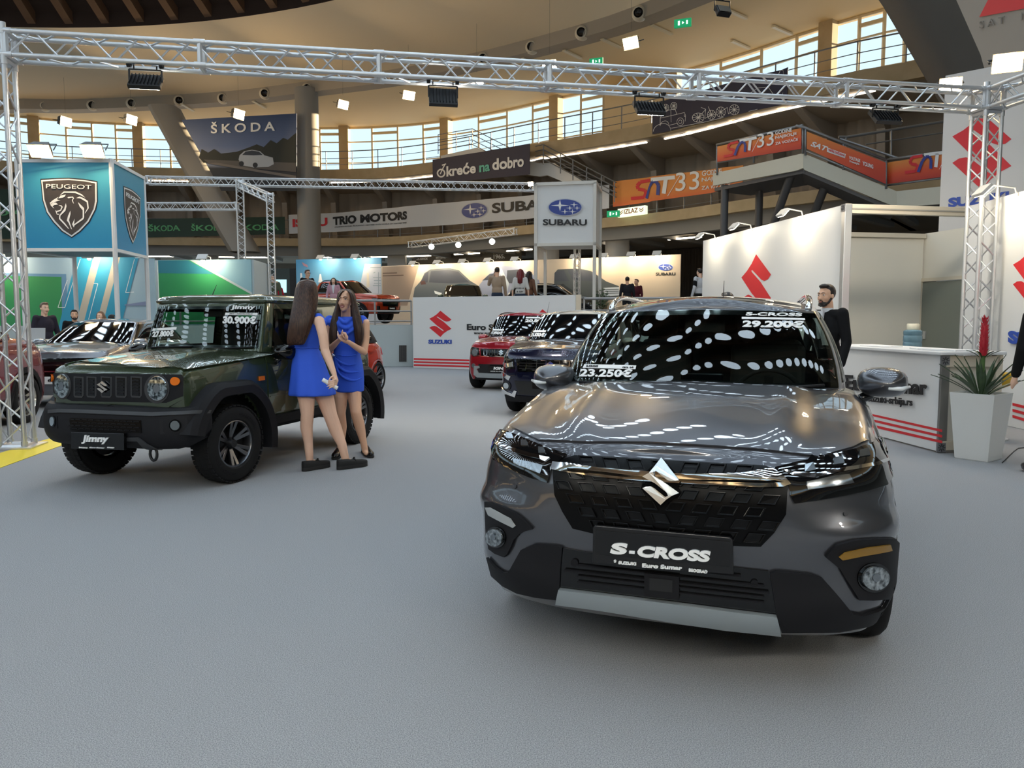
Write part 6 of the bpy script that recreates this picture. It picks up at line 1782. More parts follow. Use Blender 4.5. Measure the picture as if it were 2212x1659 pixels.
# price lettering on the windscreen
TH = lambda p: proj(Mc @ p)
IH = Inv(SH, TH, (-.27, .27), (0, 1), 50, 20)
def glass_words(s, x0, x1, ya, yb, h, shear=0, bold=.03, m=W_ink, par=None): return car_words(s, SH, IH, x0, x1, ya, yb, h, m, par or cx, shear, bold, .009, flip=-1)
lab = lambda pts, par=None: surf_patch('price_label', SH, IH, pts, W_ink, par or cx, .008, .001, 20)
pl_ = lab([(1264, 789), (1375, 792), (1373, 800), (1260, 797)])
glass_words('23.250€', 1253, 1364, 816, 818, 17, .2, .03, par=pl_); glass_words('S-CROSS', 1268, 1293, 795.5, 796, 4, .2, .02, K_ink, pl_); glass_words('cena od:', 1345, 1369, 798, 798.5, 4, .2, .01, K_ink, pl_)
pl_ = lab([(1602, 687), (1737, 690), (1738, 694), (1602, 691.5)])
glass_words('S-CROSS', 1610, 1730, 685, 686.5, 7, .3, .03, par=pl_); glass_words('29.200€', 1603, 1734, 710, 712, 15, .1, .04, par=pl_)
# ================================================================== the dark green off-roader
M_dgreen = mat('paint_dark_green', '39452f', rough=.25, metal=.35, coat=1.0)
YJ = math.radians(17)
Mj = car_matrix(-3.345, 6.43, YJ)
jy = thing('off_road_car', 'dark green boxy off-road car with round headlights at the left', 'car', Mj)
toj = on_car(Mj)
JB = Body([(0, 0), (.35, .0), (.55, .004), (.655, .02), (.695, .07), (.705, .16), (.715, .5), (.725, 1.2), (.725, 2.4), (.722, 3.0), (.705, 3.2), (.62, 3.25), (.3, 3.26), (0, 3.26)],
          [(-.1, .58), (.1, .56), (.3, .44), (3.0, .44), (3.4, .5)], [(-.1, 1.035), (.05, 1.04), (.5, 1.075), (1.0, 1.12), (1.3, 1.13), (3.4, 1.13)],
          [(0, .04), (.2, .0), (.7, .0), (.9, .01), (.96, .03), (1, .06)], [(0, .03), (.2, .0), (.7, .0), (.9, .012), (.97, .035), (1, .07)], crown=[(0, .01), (.15, .02), (.6, .03), (1.3, .03), (4, .03)])
jw = [(.55, .345, .455), (2.80, .345, .455)]
JH = House([(0, 1.06, 1.14), (.40, 1.065, 1.14), (.60, 1.085, 1.14), (.688, 1.16, 1.13), (.70, 1.6, 1.125), (.70, 2.4, 1.125), (.70, 2.95, 1.125), (.68, 3.15, 1.125), (.45, 3.24, 1.125), (0, 3.25, 1.125)],
           [(0, 1.225, 1.60), (.38, 1.228, 1.60), (.565, 1.245, 1.60), (.635, 1.31, 1.60), (.645, 1.7, 1.605), (.645, 2.4, 1.605), (.645, 2.92, 1.60), (.63, 3.08, 1.60), (.42, 3.15, 1.60), (0, 3.16, 1.60)], .006, .06)
jspec = [('windscreen', -.268, .268, .06, .93)] + [q for g in (1, -1) for q in [('door_window', *(sorted((g * .36, g * .53))), .05, .88), ('quarter_window', *(sorted((g * .58, g * .74))), .12, .85)]] + [('tailgate_window', .88, 1.0, .1, .85), ('tailgate_window', -1.0, -.88, .1, .85)]
build_body('body', JB, M_dgreen, jy, jw, nu=180, nv=16, nl=6, skip=lambda u, v, c: v > 1.02 and c.y > 1.2 and abs(c.x) < .6)
build_body('cabin_shell', JH, M_dgreen, jy, (), nu=200, nv=24, nl=1, vmax=1.02, skip=hole_fn(jspec))
glazing(JH, jy, jspec, glass_mat('clear_car_glass', (.68, .76, .72), 1.42))
# roof with gutter lip
b = MB(); rows = []
ring = [JH(u, 1.0) for u in np.linspace(-1, 1, 121)]
for sc, z in ((1.0, 1.595), (1.03, 1.605), (1.035, 1.625), (1.01, 1.635), (.985, 1.655), (.95, 1.668), (.7, 1.690), (.3, 1.70), (.01, 1.702)):
    rows.append([V((p.x * sc, 2.2 + (p.y - 2.2) * (1 + (sc - 1) * .6 if sc > .9 else sc + .04), z)) for p in ring])
b.grid(rows); b.build('roof', M_dgreen, jy, smooth=35)
TJ = lambda p: proj(Mj @ p)
IJ = Inv(JB, TJ, (-.45, .62), (0, 2.0), 140, 50, eye=toj(CAMP))
def JP(name, pts, m, par=None, off=.002, th=.006, sp=12, **k): return surf_patch(name, JB, IJ, pts, m, par or jy, off, th, sp, **k)
JP('bonnet', [(140, 790), (152, 782), (392, 797), (398, 800), (420, 796), (545, 775), (585, 768), (586, 752), (560, 749), (320, 744), (300, 752)], M_dgreen, off=.001, th=.014, sp=12)
pan = JP('front_panel', [(113, 806), (392, 809.5), (396, 816), (395.5, 855), (362, 870), (158, 866), (140, 858), (112, 846), (110, 825)], M_clad, off=.002, th=.012, sp=10)
JP('panel_lower_edge', [(112, 846), (140, 858), (158, 866), (362, 870), (395, 856), (396, 862), (364, 880), (152, 874), (112, 853)], M_dgreen, off=.002, th=.010, sp=12)
for x0, x1 in ((165.6, 180.2), (193.4, 208), (224, 241), (255.8, 273), (288.4, 305.7)):
    sf = JP('slot_surround', [(x0 - 3, 813), (x1 + 4, 814), (x1 + 4, 854), (x1, 859), (x0 - 1, 858), (x0 - 3, 853)], mat('cladding_edge', '303133', rough=.5), pan, off=.013, th=.004, sp=None)
    sl_ = JP('grille_slot', [(x0, 816), (x1, 817), (x1, 855), (x0, 854)], M_gloss, sf, off=.016, th=.003, sp=None)
    if x0 != 224:
        for k in range(5):
            y = 821 + k * 7
            JP('slot_bar', [(x0 + 1, y), (lerp(x0, x1, .4), y - 2), (x1 - 2, y), (x1 - 2, y + 3), (lerp(x0, x1, .4), y + 1), (x0 + 1, y + 3)], M_clad, sl_, off=.018, th=.004, sp=None)
emblem(JB, IJ, 228.7, 835.6, 11.5, 12.8, pan, sk=.05, lift=.03, back=False)
M_hlens = mat('round_lamp_glass', 'aeb8ba', rough=.06, metal=.7, noise=(45, '31383a', .12))
for (fx, fy, rx, ry, bx_, by, brx, bry) in ((140, 833.5, 14.6, 24, 139, 834, 18.5, 28), (344.6, 838.8, 20, 24.6, 342, 840, 27, 31)):
    bz = JP('lamp_bezel', ellipse(bx_, by, brx, bry, 36), mat('cladding_edge', '303133'), pan, off=.012, th=.006, sp=None)
    hl = JP('headlight', ellipse(fx, fy, rx, ry, 36), M_hlens, bz, off=.016, th=.018, sp=8)
    JP('lamp_ring', ellipse(fx, fy, rx * 1.06, ry * 1.05, 36), M_chrome, bz, off=.014, th=.014, sp=None)
    JP('lamp_core', ellipse(fx, fy, rx * .35, ry * .4, 20), M_refl, hl, off=.034, th=.003, sp=None)
for (fx, fy, rx, ry) in ((115.7, 817, 4.2, 8), (381, 823.7, 9, 8.7)): JP('indicator', ellipse(fx, fy, rx, ry, 24), M_amber, pan, off=.012, th=.016, sp=None)
# bumper
BB = Body([(0, -.125), (.35, -.12), (.6, -.095), (.74, -.03), (.80, .07), (.815, .17), (.815, .20)], [(-.2, .37), (-.05, .38), (.1, .44), (.22, .47)], [(-.2, .715), (0, .72), (.22, .755)],
          [(0, .06), (.15, .02), (.4, .0), (.8, .012), (.93, .03), (1, .05)], [(0, .03), (.3, .0), (.8, .0), (1, .03)], crown=[(-1, .01), (3, .01)])
build_body('front_bumper', BB, M_clad, jy, (), nu=70, nv=14, nl=5, vmax=1.98)
IBp = Inv(BB, TJ, (-1, 1), (0, 1.3), 90, 26, eye=toj(CAMP))
def BP(name, pts, m, par=None, off=.002, th=.006, sp=10, **k): return surf_patch(name, BB, IBp, pts, m, par or jy, off, th, sp, **k)
op = BP('bumper_opening', [(151, 903), (305, 908), (306, 935), (154, 929)], mat('grille_satin', '060607'), off=.002, th=.004)
for r in range(4):
    for k in range(11):
        x = 156 + k * 14 + (r % 2) * 7; y = 908 + r * 6.4 + (x - 151) * .036
        if x > 298: continue
        BP('mesh_bar', [(x - 6, y - 2.2), (x - 3.5, y - 3.4), (x + 3.5, y - 3.4), (x + 6, y - 2.2), (x + 6, y - .9), (x + 3, y - 2), (x - 3, y - 2), (x - 6, y - .9)], M_clad, op, off=.006, th=.006, sp=None)
BP('bumper_ridge', [(106, 886), (130, 884), (330, 892), (455, 886), (452, 893), (330, 899), (130, 891), (106, 893)], mat('cladding_edge', '303133'), off=.002, th=.010)
for pts, (fx, fy, rx, ry) in (([(345, 905), (403, 903), (406, 912), (400, 932), (385, 935), (347, 939)], (379, 919, 9.5, 10)), ([(107, 898), (124, 899), (125, 925), (110, 922)], (115.5, 910, 4.6, 9.5))):
    rc = BP('fog_recess', pts, M_clad, off=.002, th=.003, sp=None)
    BP('fog_ring', ellipse(fx, fy, rx * 1.35, ry * 1.3, 22), M_gloss, rc, off=.006, th=.004, sp=None); BP('fog_lamp', ellipse(fx, fy, rx, ry, 22), M_lensc, rc, off=.009, th=.008, sp=None)
BP('skid_rib', [(272, 945), (300, 944), (312, 952), (318, 958), (352, 975), (340, 976), (310, 965), (298, 952), (272, 952)], mat('cladding_edge', '303133'), off=.002, th=.012)
b = MB(); b.pipe([toj(V((0, 0, 0))) * 0 + V((.42 + .035 * math.cos(a), -.04, .335 + .055 * math.sin(a))) for a in np.linspace(0, 2 * pi, 17)[:-1]], .012, 6, closed=True); b.build('tow_hook', M_black, jy, smooth=True)
Mq = Mj @ Matrix.Translation((0, -.15, 0)); Mqi = Mj.inverted() @ Mq
b = MB(); b.prism([onplane(x, y, Mq) for x, y in ((156, 933), (270, 936), (270, 972), (156, 968))], -.012, .02); pt = b.build('show_plate', M_plate, jy, M=Mqi, bevel=.003)
Sq = lambda px, py, l=0.0: V((onplane(px, py, Mq)[0], -.012 - l, onplane(px, py, Mq)[1]))
px_words(Sq, 'Jimny', 180, 236, 958, 959, 19, W_ink, pt, shear=.2, bold=.035, lift=.001)
for s_, x0, x1 in (('SUZUKI', 178, 192), ('Euro Sumar', 198, 230), ('BEOGRAD', 236, 250)): px_words(Sq, s_, x0, x1, 967, 968, 2.6, W_ink, pt, bold=.03, lift=.001)
px_shape(Sq, 'small_emblem', W_ink, [(174.5 + 2 * x, 966 - 2 * z) for x, z in SLOGO], pt, .001, sub=2)
# flares, wheels, sill
def flare(cy_, g):
    def R(a, base, flat_):
        r = base; z = r * math.sin(a)
        return (cy_ - r * math.cos(a) * (1.06 if flat_ else 1.0), .345 + min(z, base * .93))
    n = 22; A0, A1 = (.28, pi + .22)
    out = [R(lerp(A0, A1, k / n), .60, True) for k in range(n + 1)]; inn = [R(lerp(A1, A0, k / n), .475, False) for k in range(n + 1)]
    b = MB(); o_, i_ = out, inn[::-1]
    rows = []
    for (oy, oz), (iy, iz) in zip(o_, i_): rows.append([V((g * .70, oy, oz)), V((g * .79, lerp(oy, iy, .1), lerp(oz, iz, .1))), V((g * .825, lerp(oy, iy, .4), lerp(oz, iz, .4))), V((g * .825, iy, iz)), V((g * .70, iy, iz))])
    b.grid(rows); return b.build('wheel_flare', M_clad, jy, smooth=30)
for g in (1, -1):
    for k, cy_ in enumerate((.55, 2.80)):
        flare(cy_, g)
        t = wheel(jy, (g * .70, cy_, .347), .347, .20, .205, g, 6, .30, face=mat('alloy_smoke', '77787b', rough=.3, metal=1.0), steer=-.0 if k else -.10, offroad=True, sw=.034)
        if g > 0:
            def arc(x, z, l, r=.262): a = x / r; rr_ = r + z; return V((rr_ * math.cos(a), rr_ * math.sin(a), .10 + l))
            lettering('KRETDNARG'[::-1], 0, -.014, .26, .03, M_clad, t, bold=.03, mapper=lambda x, z, l: V(((.262 + z) * math.cos(pi * .95 - x / .262), (.262 + z) * math.sin(pi * .95 - x / .262), .1005 + l * .3)))
            lettering('DUNLOP AT20', 0, -.014, .30, .03, M_clad, t, bold=.03, mapper=lambda x, z, l: V(((.262 + z) * math.cos(-.1 - x / .262), (.262 + z) * math.sin(-.1 - x / .262), .1005 + l * .3)))
    IS = Inv(JB, lambda p: (p.y, p.z), tuple(sorted((g * .1, g * .9))), (0, 1), 60, 20)
    surf_patch('sill', JB, IS, [(.98, .44), (2.4, .44), (2.4, .52), (.98, .52)], M_clad, jy, .002, .03, .15)
    dr = surf_patch('door', JB, IS, [(1.12, .55), (2.08, .55), (2.14, .7), (2.14, 1.10), (1.12, 1.10)], M_dgreen, jy, .001, .008, .12)
    surf_patch('door_crease', JB, IS, [(1.14, .70), (2.1, .70), (2.1, .712), (1.14, .712)], M_dgreen, dr, .009, .006, .2)
    surf_patch('door_handle', JB, IS, [(1.92, .98), (2.08, .98), (2.08, 1.01), (1.92, 1.01)], M_gloss, dr, .012, .03, None)
    surf_patch('side_repeater', JB, IS, [(.98, .87), (1.06, .87), (1.06, .91), (.98, .91)], M_amber, jy, .002, .012, None)
    surf_patch('rear_side_panel', JB, IS, [(2.2, .96), (3.1, .96), (3.1, 1.1), (2.2, 1.1)], M_dgreen, jy, .001, .006, .2)
underbody(jy, 3.3, 1.1, .36, .8, .1)
b = MB(); b.bar((-.65, .55, .34), (.65, .55, .34), .09, .09); b.bar((-.65, 2.8, .34), (.65, 2.8, .34), .09, .09)
for x in (-.38, .38): b.bar((x, .05, .42), (x, 3.15, .42), .08, .1)
b.build('chassis', M_inter, jy)
m = toj(at(599, 745, 7.25)); mm = door_mirror(jy, (.84, 1.22, 1.13), M_gloss, 1, 1.05, False); door_mirror(jy, (-.84, 1.22, 1.13), M_gloss, -1, 1.05, False)
wiper(jy, JH, -.22, -.02, .03, .07); wiper(jy, JH, .0, .22, .03, .07)
b = MB(); b.tube((-.25, 1.6, 1.68), (-.25, 1.68, 1.80), .006, 6, .002); b.build('antenna', M_black, jy)
b = MB(); b.box((0, 1.3, 1.02), (1.3, .32, .16)); b.build('dashboard', M_inter, jy, bevel=.05, seg=3)
steering(jy, .33, 1.52, 1.08)
for x in (-.33, .33): seat(jy, x, 1.85, .78, M_inter, .46)
b = MB(); b.box((0, 2.7, .95), (1.2, .14, .5)); b.build('rear_bench', M_inter, jy, bevel=.04)
b = MB(); b.box((0, 1.3, 1.5), (.22, .03, .07)); b.build('interior_mirror', M_inter, jy, bevel=.01)
b = MB(); b.box((0, 2.2, .6), (1.3, 2.0, .1)); b.build('cabin_floor', M_inter, jy)
b = MB(); b.lathe([(0, -.1), (.34, -.1), (.345, 0), (.34, .1), (0, .1)], 40, Matrix.Translation((0, 3.37, .85)) @ Matrix.Rotation(pi / 2, 4, 'X')); b.build('spare_wheel', M_tyre, jy, smooth=40)
IJH = Inv(JH, TJ, (-.27, .27), (0, 1), 50, 20)
def JG(s, x0, x1, ya, yb, h, shear=0, bold=.03, mt=W_ink, par=None): return car_words(s, JH, IJH, x0, x1, ya, yb, h, mt, par or jy, shear, bold, .009, flip=-1)
pl_ = surf_patch('price_label', JH, IJH, [(332, 710), (383, 707), (382, 712.5), (330, 715.5)], W_ink, jy, .008, .001, 20); JG('27.800€', 331, 376, 729, 727, 13, .1, .05, par=pl_)
pl_ = surf_patch('price_label', JH, IJH, [(488, 676), (557, 676.5), (557, 681.5), (487, 681)], W_ink, jy, .008, .001, 20); JG('30.900€', 482, 553, 700, 701, 17, .1, .05, par=pl_); JG('Jimny', 499, 551, 671, 671, 11, .25, .035, par=pl_)
JG('JIMNY 1.5 ELEGANCE 4WD AT', 497, 547, 680.5, 681, 3.2, 0, .0, K_ink, pl_)
# ================================================================== the other cars
def simple_car(name, label, M, P, paint, arch=M_clad, glass=M_dglass, roofm=None, tops_only=False):
    c = thing(name, label, 'car', M); L, W, H = P['L'], P['W'], P['H']; w = W / 2; hz = P['hood']; bz = P['belt']
    wf, wr_ = P['wf'], P['wr']; r = P.get('r', .34); zb = P.get('zb', .22)
    sq = P.get('sq', 1.0)
    plan = [(0, 0), (.28 * w, .008), (.52 * w, .04), (.72 * w, .10 * sq + .02), (.86 * w, .20 * sq + .02), (.95 * w, .36), (.98 * w, .65), (w, 1.1), (w, L * .6), (.985 * w, L - .75), (.94 * w, L - .35), (.8 * w, L - .12), (.5 * w, L - .03), (0, L)]
    cw = P['cowl']
    B = Body(plan, [(-.1, zb + .02), (.3, zb), (L, zb + .04)], [(-.1, hz), (.1, hz + .03), (.4, lerp(hz, P['cowlz'], .45)), (cw, P['cowlz'])] + P.get('deck', [(L * .6, bz), (L + .1, bz)]), [(0, .1), (.12, .04), (.35, .01), (.6, .0), (.85, .02), (.95, .05), (1, .1)],
             [(0, .06), (.2, .01), (.5, .0), (.7, .02), (.9, .05), (1, .11)], P.get('rear', [(0, .12), (.2, .03), (.5, .0), (.8, .03), (1, .12)]), crown=[(0, .02), (.4, P.get('crown', .05)), (L, .04)])
    gb = w - P.get('shoulder', .1); gt = gb - P.get('tumble', .13)
    tz = H - .06
    r0, r1 = P['roof']; g1 = P.get('gend', L - .3)
    HS = House([(0, cw, P['cowlz']), (.55 * gb, cw + .03, P['cowlz'] + .01), (.86 * gb, cw + .13, P['cowlz'] + .01), (.985 * gb, cw + .30, bz), (gb, lerp(cw, g1, .35), bz), (gb, lerp(cw, g1, .6), bz), (.97 * gb, g1 - .35, bz + .01), (.88 * gb, g1 - .08, bz + .02), (.6 * gb, g1, bz + .02), (0, g1 + .03, bz + .02)],
               [(0, r0, tz), (.6 * gt, r0 + .03, tz - .005), (.88 * gt, r0 + .10, tz - .015), (.99 * gt, r0 + .22, tz - .01), (gt, lerp(r0, r1, .4), tz), (gt, lerp(r0, r1, .65), tz - .005), (.97 * gt, r1 - .25, tz - .03), (.88 * gt, r1 - .05, tz - .05), (.6 * gt, r1, tz - .05), (0, r1 + .02, tz - .05)], .02, .06)
    wh_ = [(wf, r, r + .05), (wr_, r, r + .05)]
    build_body('body', B, paint, c, wh_, nu=130, nv=12, nl=6)
    build_body('roof_and_pillars', HS, roofm or paint, c, (), nu=110, nv=10, nl=6)
    sp = [('windscreen', -.262, .262, .05, .96)]
    for g in (1, -1): sp += [('side_window', *sorted((g * .32, g * .48)), .12, .9), ('side_window', *sorted((g * .50, g * .66)), .12, .9)] + ([('quarter_window', *sorted((g * .68, g * .77)), .15, .85)] if P.get('quarter', True) else [])
    sp += [('rear_window', .87, 1.0, .15, .9), ('rear_window', -1.0, -.87, .15, .9)]
    glazing(HS, c, sp, glass, None)
    underbody(c, L, W - .55, zb, bz - .2)
    for g in (1, -1):
        IS = Inv(B, lambda p: (p.y, p.z), tuple(sorted((g * .06, g * .96))), (0, 1), 60, 16)
        for wy in (wf, wr_):
            arch_ring(c, B, IS, wy, r, r + .01, r + P.get('aw', .085), arch, g)
            wheel(c, (g * (w - .105), wy, r), r, .21, P.get('rr', r * .68), g, P.get('spokes', 5), P.get('twin', .2), face=P.get('face', M_alloy))
        if arch is M_clad: surf_patch('sill_cladding', B, IS, [(wf + r + .08, zb + .01), (wr_ - r - .08, zb + .01), (wr_ - r - .08, zb + .16), (wf + r + .08, zb + .16)], M_clad, c, .001, .014, .2)
        for y0, y1 in ((cw + .25, lerp(cw, L, .45)), (lerp(cw, L, .455), wr_ - .05)):
            d = surf_patch('door', B, IS, [(y0, zb + .2), (y1, zb + .2), (y1, bz - .05), (y0, bz - .05)], paint, c, .001, .006, .15)
            surf_patch('door_handle', B, IS, [(y1 - .28, bz - .17), (y1 - .1, bz - .17), (y1 - .1, bz - .145), (y1 - .28, bz - .145)], paint if arch is not M_clad else M_chrome, d, .008, .02, None)
        door_mirror(c, (g * (gb + .1), cw + .30, bz + .05), P.get('mirror', paint), g, .95, False)
    if P.get('rails'):
        for g in (1, -1):
            b = MB(); pts = [HS(g * lerp(.33, .70, k / 10.), 1.05) for k in range(11)]; b.pipe([p + V((0, 0, .005 + .04 * min(1, 6 * t * (1 - t)))) for p, t in zip(pts, np.linspace(0, 1, 11))], .015, 6); b.build('roof_rail', P['rails'], c, smooth=True)
    c_front = Inv(B, lambda p: (p.x, p.z), (-.30, .30), (0, 1.6), 90, 30, eye=V((0, -30, .8)))
    def FP_(nm, pts, m, par=None, off=.002, th=.006, s=.09): return surf_patch(nm, B, c_front, pts, m, par or c, off, th, s)
    wiper(c, HS, -.19, .03, .0, .05); wiper(c, HS, .0, .19, .0, .04)
    return c, B, HS, FP_, c_front
def mir(pts): return [(-x, z) for x, z in pts][::-1]
def show_plate(c, words, z, y=-.03, w=.52, h=.13):
    b = MB(); b.box((0, y, z), (w, .02, h)); p = b.build('show_plate', M_plate, c, bevel=.004)
    lettering(words, -w * .28, z - .015, w * .56, .055, W_ink, p, M=Matrix.Translation((0, y - .01, 0)), shear=.2, bold=.05, lift=.001)
    lettering('SUZUKI  Euro Sumar  BEOGRAD', -w * .4, z - .055, w * .8, .016, W_ink, p, M=Matrix.Translation((0, y - .01, 0)), bold=.02, lift=.001)
    return p
def round_(cx_, cz, r, n=22): return [(cx_ + r * math.cos(2 * pi * k / n), cz + r * math.sin(2 * pi * k / n)) for k in range(n)]
# --- red small crossover with slotted grille
M_red = mat('paint_red', '8e1220', rough=.25, metal=.35, coat=1.0)
p = V((-.42, 15.75, 0)); Mi = car_matrix(-.22, 15.4, math.radians(18))
ig, B, HS, F_, FI = simple_car('compact_crossover', 'red compact crossover with five-slot grille before the white banner wall', Mi,
    dict(L=3.7, W=1.69, H=1.60, hood=.93, cowl=.95, cowlz=1.04, belt=1.0, roof=(1.42, 3.35), wf=.66, wr=3.1, r=.31, gend=3.55, sq=.6, rails=mat('rail_dark', '5a4a4c', rough=.3, metal=.6), quarter=False, crown=.06), M_red)
gr = F_('grille', [(-.44, .70), (.44, .70), (.46, .85), (-.46, .85)], M_gloss)
for x in (-.34, -.22, .22, .34, -.1 * 0 - .46 * 0 + .1, -.1):
    F_('grille_slot', [(x - .04, .83), (x - .04, .73), (x - .02, .71), (x + .02, .71), (x + .04, .73), (x + .04, .83), (x + .03, .83), (x + .03, .735), (x + .015, .72), (x - .015, .72), (x - .03, .735), (x - .03, .83)], M_chrome, gr, .008, .006, None)
F_('emblem', [(x * .05, .775 + z * .06) for x, z in SLOGO], M_chrome, gr, .012, .008, None)
F_('chrome_frame', [(-.47, .69), (.47, .69), (.47, .705), (-.47, .705)], M_chrome, gr, .006, .008)
for g in (1, -1):
    q = [(.47, .70), (.62, .68), (.70, .74), (.71, .84), (.66, .88), (.50, .86)]; q = q if g > 0 else mir(q)
    h_ = F_('headlight', q, M_hl); F_('lamp_ring', round_(g * .585, .78, .085), M_chrome, h_, .009, .004, None); F_('lamp_core', round_(g * .585, .78, .06), M_lensc, h_, .013, .006, None)
    F_('fog_lamp', round_(g * .62, .50, .045), M_lensc, None, .004, .01, None)
F_('lower_grille', [(-.52, .36), (.52, .36), (.5, .54), (-.5, .54)], M_gloss)
F_('skid_plate', [(-.62, .32), (-.55, .27), (.55, .27), (.62, .32), (.60, .50), (.48, .50), (.47, .46), (.54, .44), (.5, .36), (-.5, .36), (-.54, .44), (-.47, .46), (-.48, .50), (-.60, .50)], M_skid, None, .004, .02)
F_('lower_lip', [(-.62, .225), (.62, .225), (.6, .27), (-.6, .27)], M_clad, None, .002, .02)
show_plate(ig, 'IGNIS', .45)
b = MB(); b.tube((.1, 3.1, 1.58), (.1, 3.3, 1.86), .006, 6, .002); b.build('antenna', M_black, ig)
def price(c, HS, Mx, u0, u1, v, txt, band=True):
    b = MB()
    def S_(u, w, l): q = HS(u, w); n = surf_normal(HS, u, w); return q + (n if n.y < 0 else -n) * l
    t = lettering(txt, 0, 0, 1, 1, W_ink, c, bold=.05, name='price_lettering', mapper=lambda x, z, l: S_(lerp(u0, u1, x), v + z * .14, .012 + l * .3))
    if band: q = MB(); q.grid([[S_(lerp(u0, u1, k / 6), v + w, .012) for w in (.17, .24)] for k in range(7)]); q.build('price_band', W_ink, c)
price(ig, HS, Mi, -.20, -.08, .12, '17.890€'); price(ig, HS, Mi, .03, .18, .66, '20.800€')
# --- navy crossover with beige roof
M_nvp = mat('paint_navy', '10142e', rough=.2, metal=.5, coat=1.0); M_bei = mat('paint_beige', '9a948a', rough=.25, metal=.6, coat=1.0)
Mv = car_matrix(.55, 11.05, math.radians(18))
vt, B, HS, F_, FI = simple_car('navy_crossover', 'navy crossover with beige roof and mirrors beside the red compact crossover', Mv,
    dict(L=4.17, W=1.775, H=1.60, hood=.96, cowl=1.12, cowlz=1.09, belt=1.04, roof=(1.72, 3.75), wf=.88, wr=3.38, r=.335, gend=3.95, sq=.7, mirror=M_bei), M_nvp, roofm=M_bei)
gr = F_('grille', [(-.5, .68), (.5, .68), (.54, .86), (-.54, .86)], M_gloss)
for k, x in enumerate((-.40, -.24, -.08 - .02, .10, .24, .40)): F_('grille_bar', [(x - .035, .70), (x + .035, .70), (x + .045, .85), (x - .045, .85), (x - .035, .84), (x + .036, .84), (x + .028, .71), (x - .028, .71)], M_chrome, gr, .008, .008, None)
for z in (.72, .76, .80): F_('grille_slat', [(-.48, z), (.48, z), (.48, z + .008), (-.48, z + .008)], M_clad, gr, .008, .004)
F_('emblem', [(x * .055, .775 + z * .065) for x, z in SLOGO], M_chrome, gr, .014, .01, None)
for g in (1, -1):
    q = [(.55, .72), (.68, .70), (.83, .75), (.84, .86), (.80, .93), (.58, .87)]; q = q if g > 0 else mir(q)
    h_ = F_('headlight', q, M_hl); q = [(.58, .75), (.70, .73), (.80, .77), (.78, .80), (.68, .79), (.59, .82)]; F_('lamp_core', q if g > 0 else mir(q), M_lensc, h_, .009, .005); q = [(.60, .84), (.72, .87), (.80, .90), (.80, .87), (.70, .83)]; F_('light_strip', q if g > 0 else mir(q), M_chrome, h_, .009, .005)
    q = [(.62, .60), (.80, .66), (.82, .63), (.66, .54)]; F_('chrome_accent', q if g > 0 else mir(q), M_chrome, None, .003, .012)
    F_('lamp_ring', round_(g * .70, .46, .075), M_gloss, None, .002, .012, None); F_('fog_lamp', round_(g * .70, .46, .045), M_lensc, None, .010, .012, None)
    q = [(.56, .30), (.80, .36), (.82, .42), (.78, .40), (.60, .35), (.56, .40), (.52, .39)]; F_('chrome_lip', q if g > 0 else mir(q), M_chrome, None, .004, .02)
F_('lower_grille', [(-.5, .34), (.5, .34), (.56, .54), (-.56, .54)], M_gloss); F_('lower_cladding', [(-.72, .23), (.72, .23), (.74, .32), (-.74, .32)], M_clad, None, .002, .014)
b = MB(); b.box((0, -.03, .5), (.52, .02, .13)); b.build('show_plate', M_plate, vt, bevel=.004); price(vt, HS, Mv, -.23, -.11, .12, '21.550€')
# --- orange hatchback behind the off-roader
M_or = mat('paint_orange_red', 'b8341a', rough=.22, metal=.3, coat=1.0)
Ms_ = car_matrix(-4.42, 12.05, math.radians(18))
sw, B, HS, F_, FI = simple_car('orange_hatchback', 'orange red hatchback showing its rear wheel behind the green off-road car', Ms_,
    dict(L=3.84, W=1.735, H=1.50, hood=.80, cowl=1.0, cowlz=1.0, belt=.98, roof=(1.65, 3.3), wf=.82, wr=3.27, r=.315, rr=.235, gend=3.65, spokes=8, twin=.26, quarter=False, aw=.04, face=mat('alloy_smoke', '77787b')), M_or, arch=M_or, roofm=M_black)
for g in (1, -1):
    IS = Inv(B, lambda p: (p.y, p.z), tuple(sorted((g * .5, g * .99))), (0, 1), 60, 16)
    surf_patch('tail_lamp', B, IS, [(3.66, .74), (3.8, .76), (3.79, .97), (3.70, .95), (3.64, .86)], M_redl, sw, .002, .014, .05)
    q = [(.45, .58), (.68, .60), (.72, .74), (.55, .70)]; F_('headlight', q if g > 0 else mir(q), M_hl)
F_('grille', [(-.36, .36), (.36, .36), (.42, .60), (-.42, .60)], M_gloss)
# --- grey sedan and red SUV on the left
M_lg = mat('paint_silver_grey', '77797f', rough=.24, metal=.6, coat=1.0)
Mg = car_matrix(-7.46, 12.25, math.radians(-4))
gs, B, HS, F_, FI = simple_car('grey_sedan', 'low silver grey fastback sedan behind the green off-road car', Mg,
    dict(L=4.69, W=1.85, H=1.46, hood=.86, cowl=1.25, cowlz=1.0, belt=.98, roof=(2.05, 3.9), wf=.95, wr=3.74, r=.35, gend=4.35, tumble=.2, shoulder=.15, sq=.8, crown=.06), M_lg, arch=M_lg)
F_('grille', [(-.55, .42), (.55, .42), (.6, .70), (-.6, .70)], M_gloss); F_('front_band', [(-.74, .70), (.74, .70), (.74, .82), (-.74, .82)], M_gloss)
for g in (1, -1):
    q = [(.58, .71), (.80, .73), (.82, .81), (.62, .81)]; F_('headlight', q if g > 0 else mir(q), M_hl)
F_('chrome_strip', [(-.5, .60), (.5, .60), (.5, .62), (-.5, .62)], M_chrome, None, .006, .01)
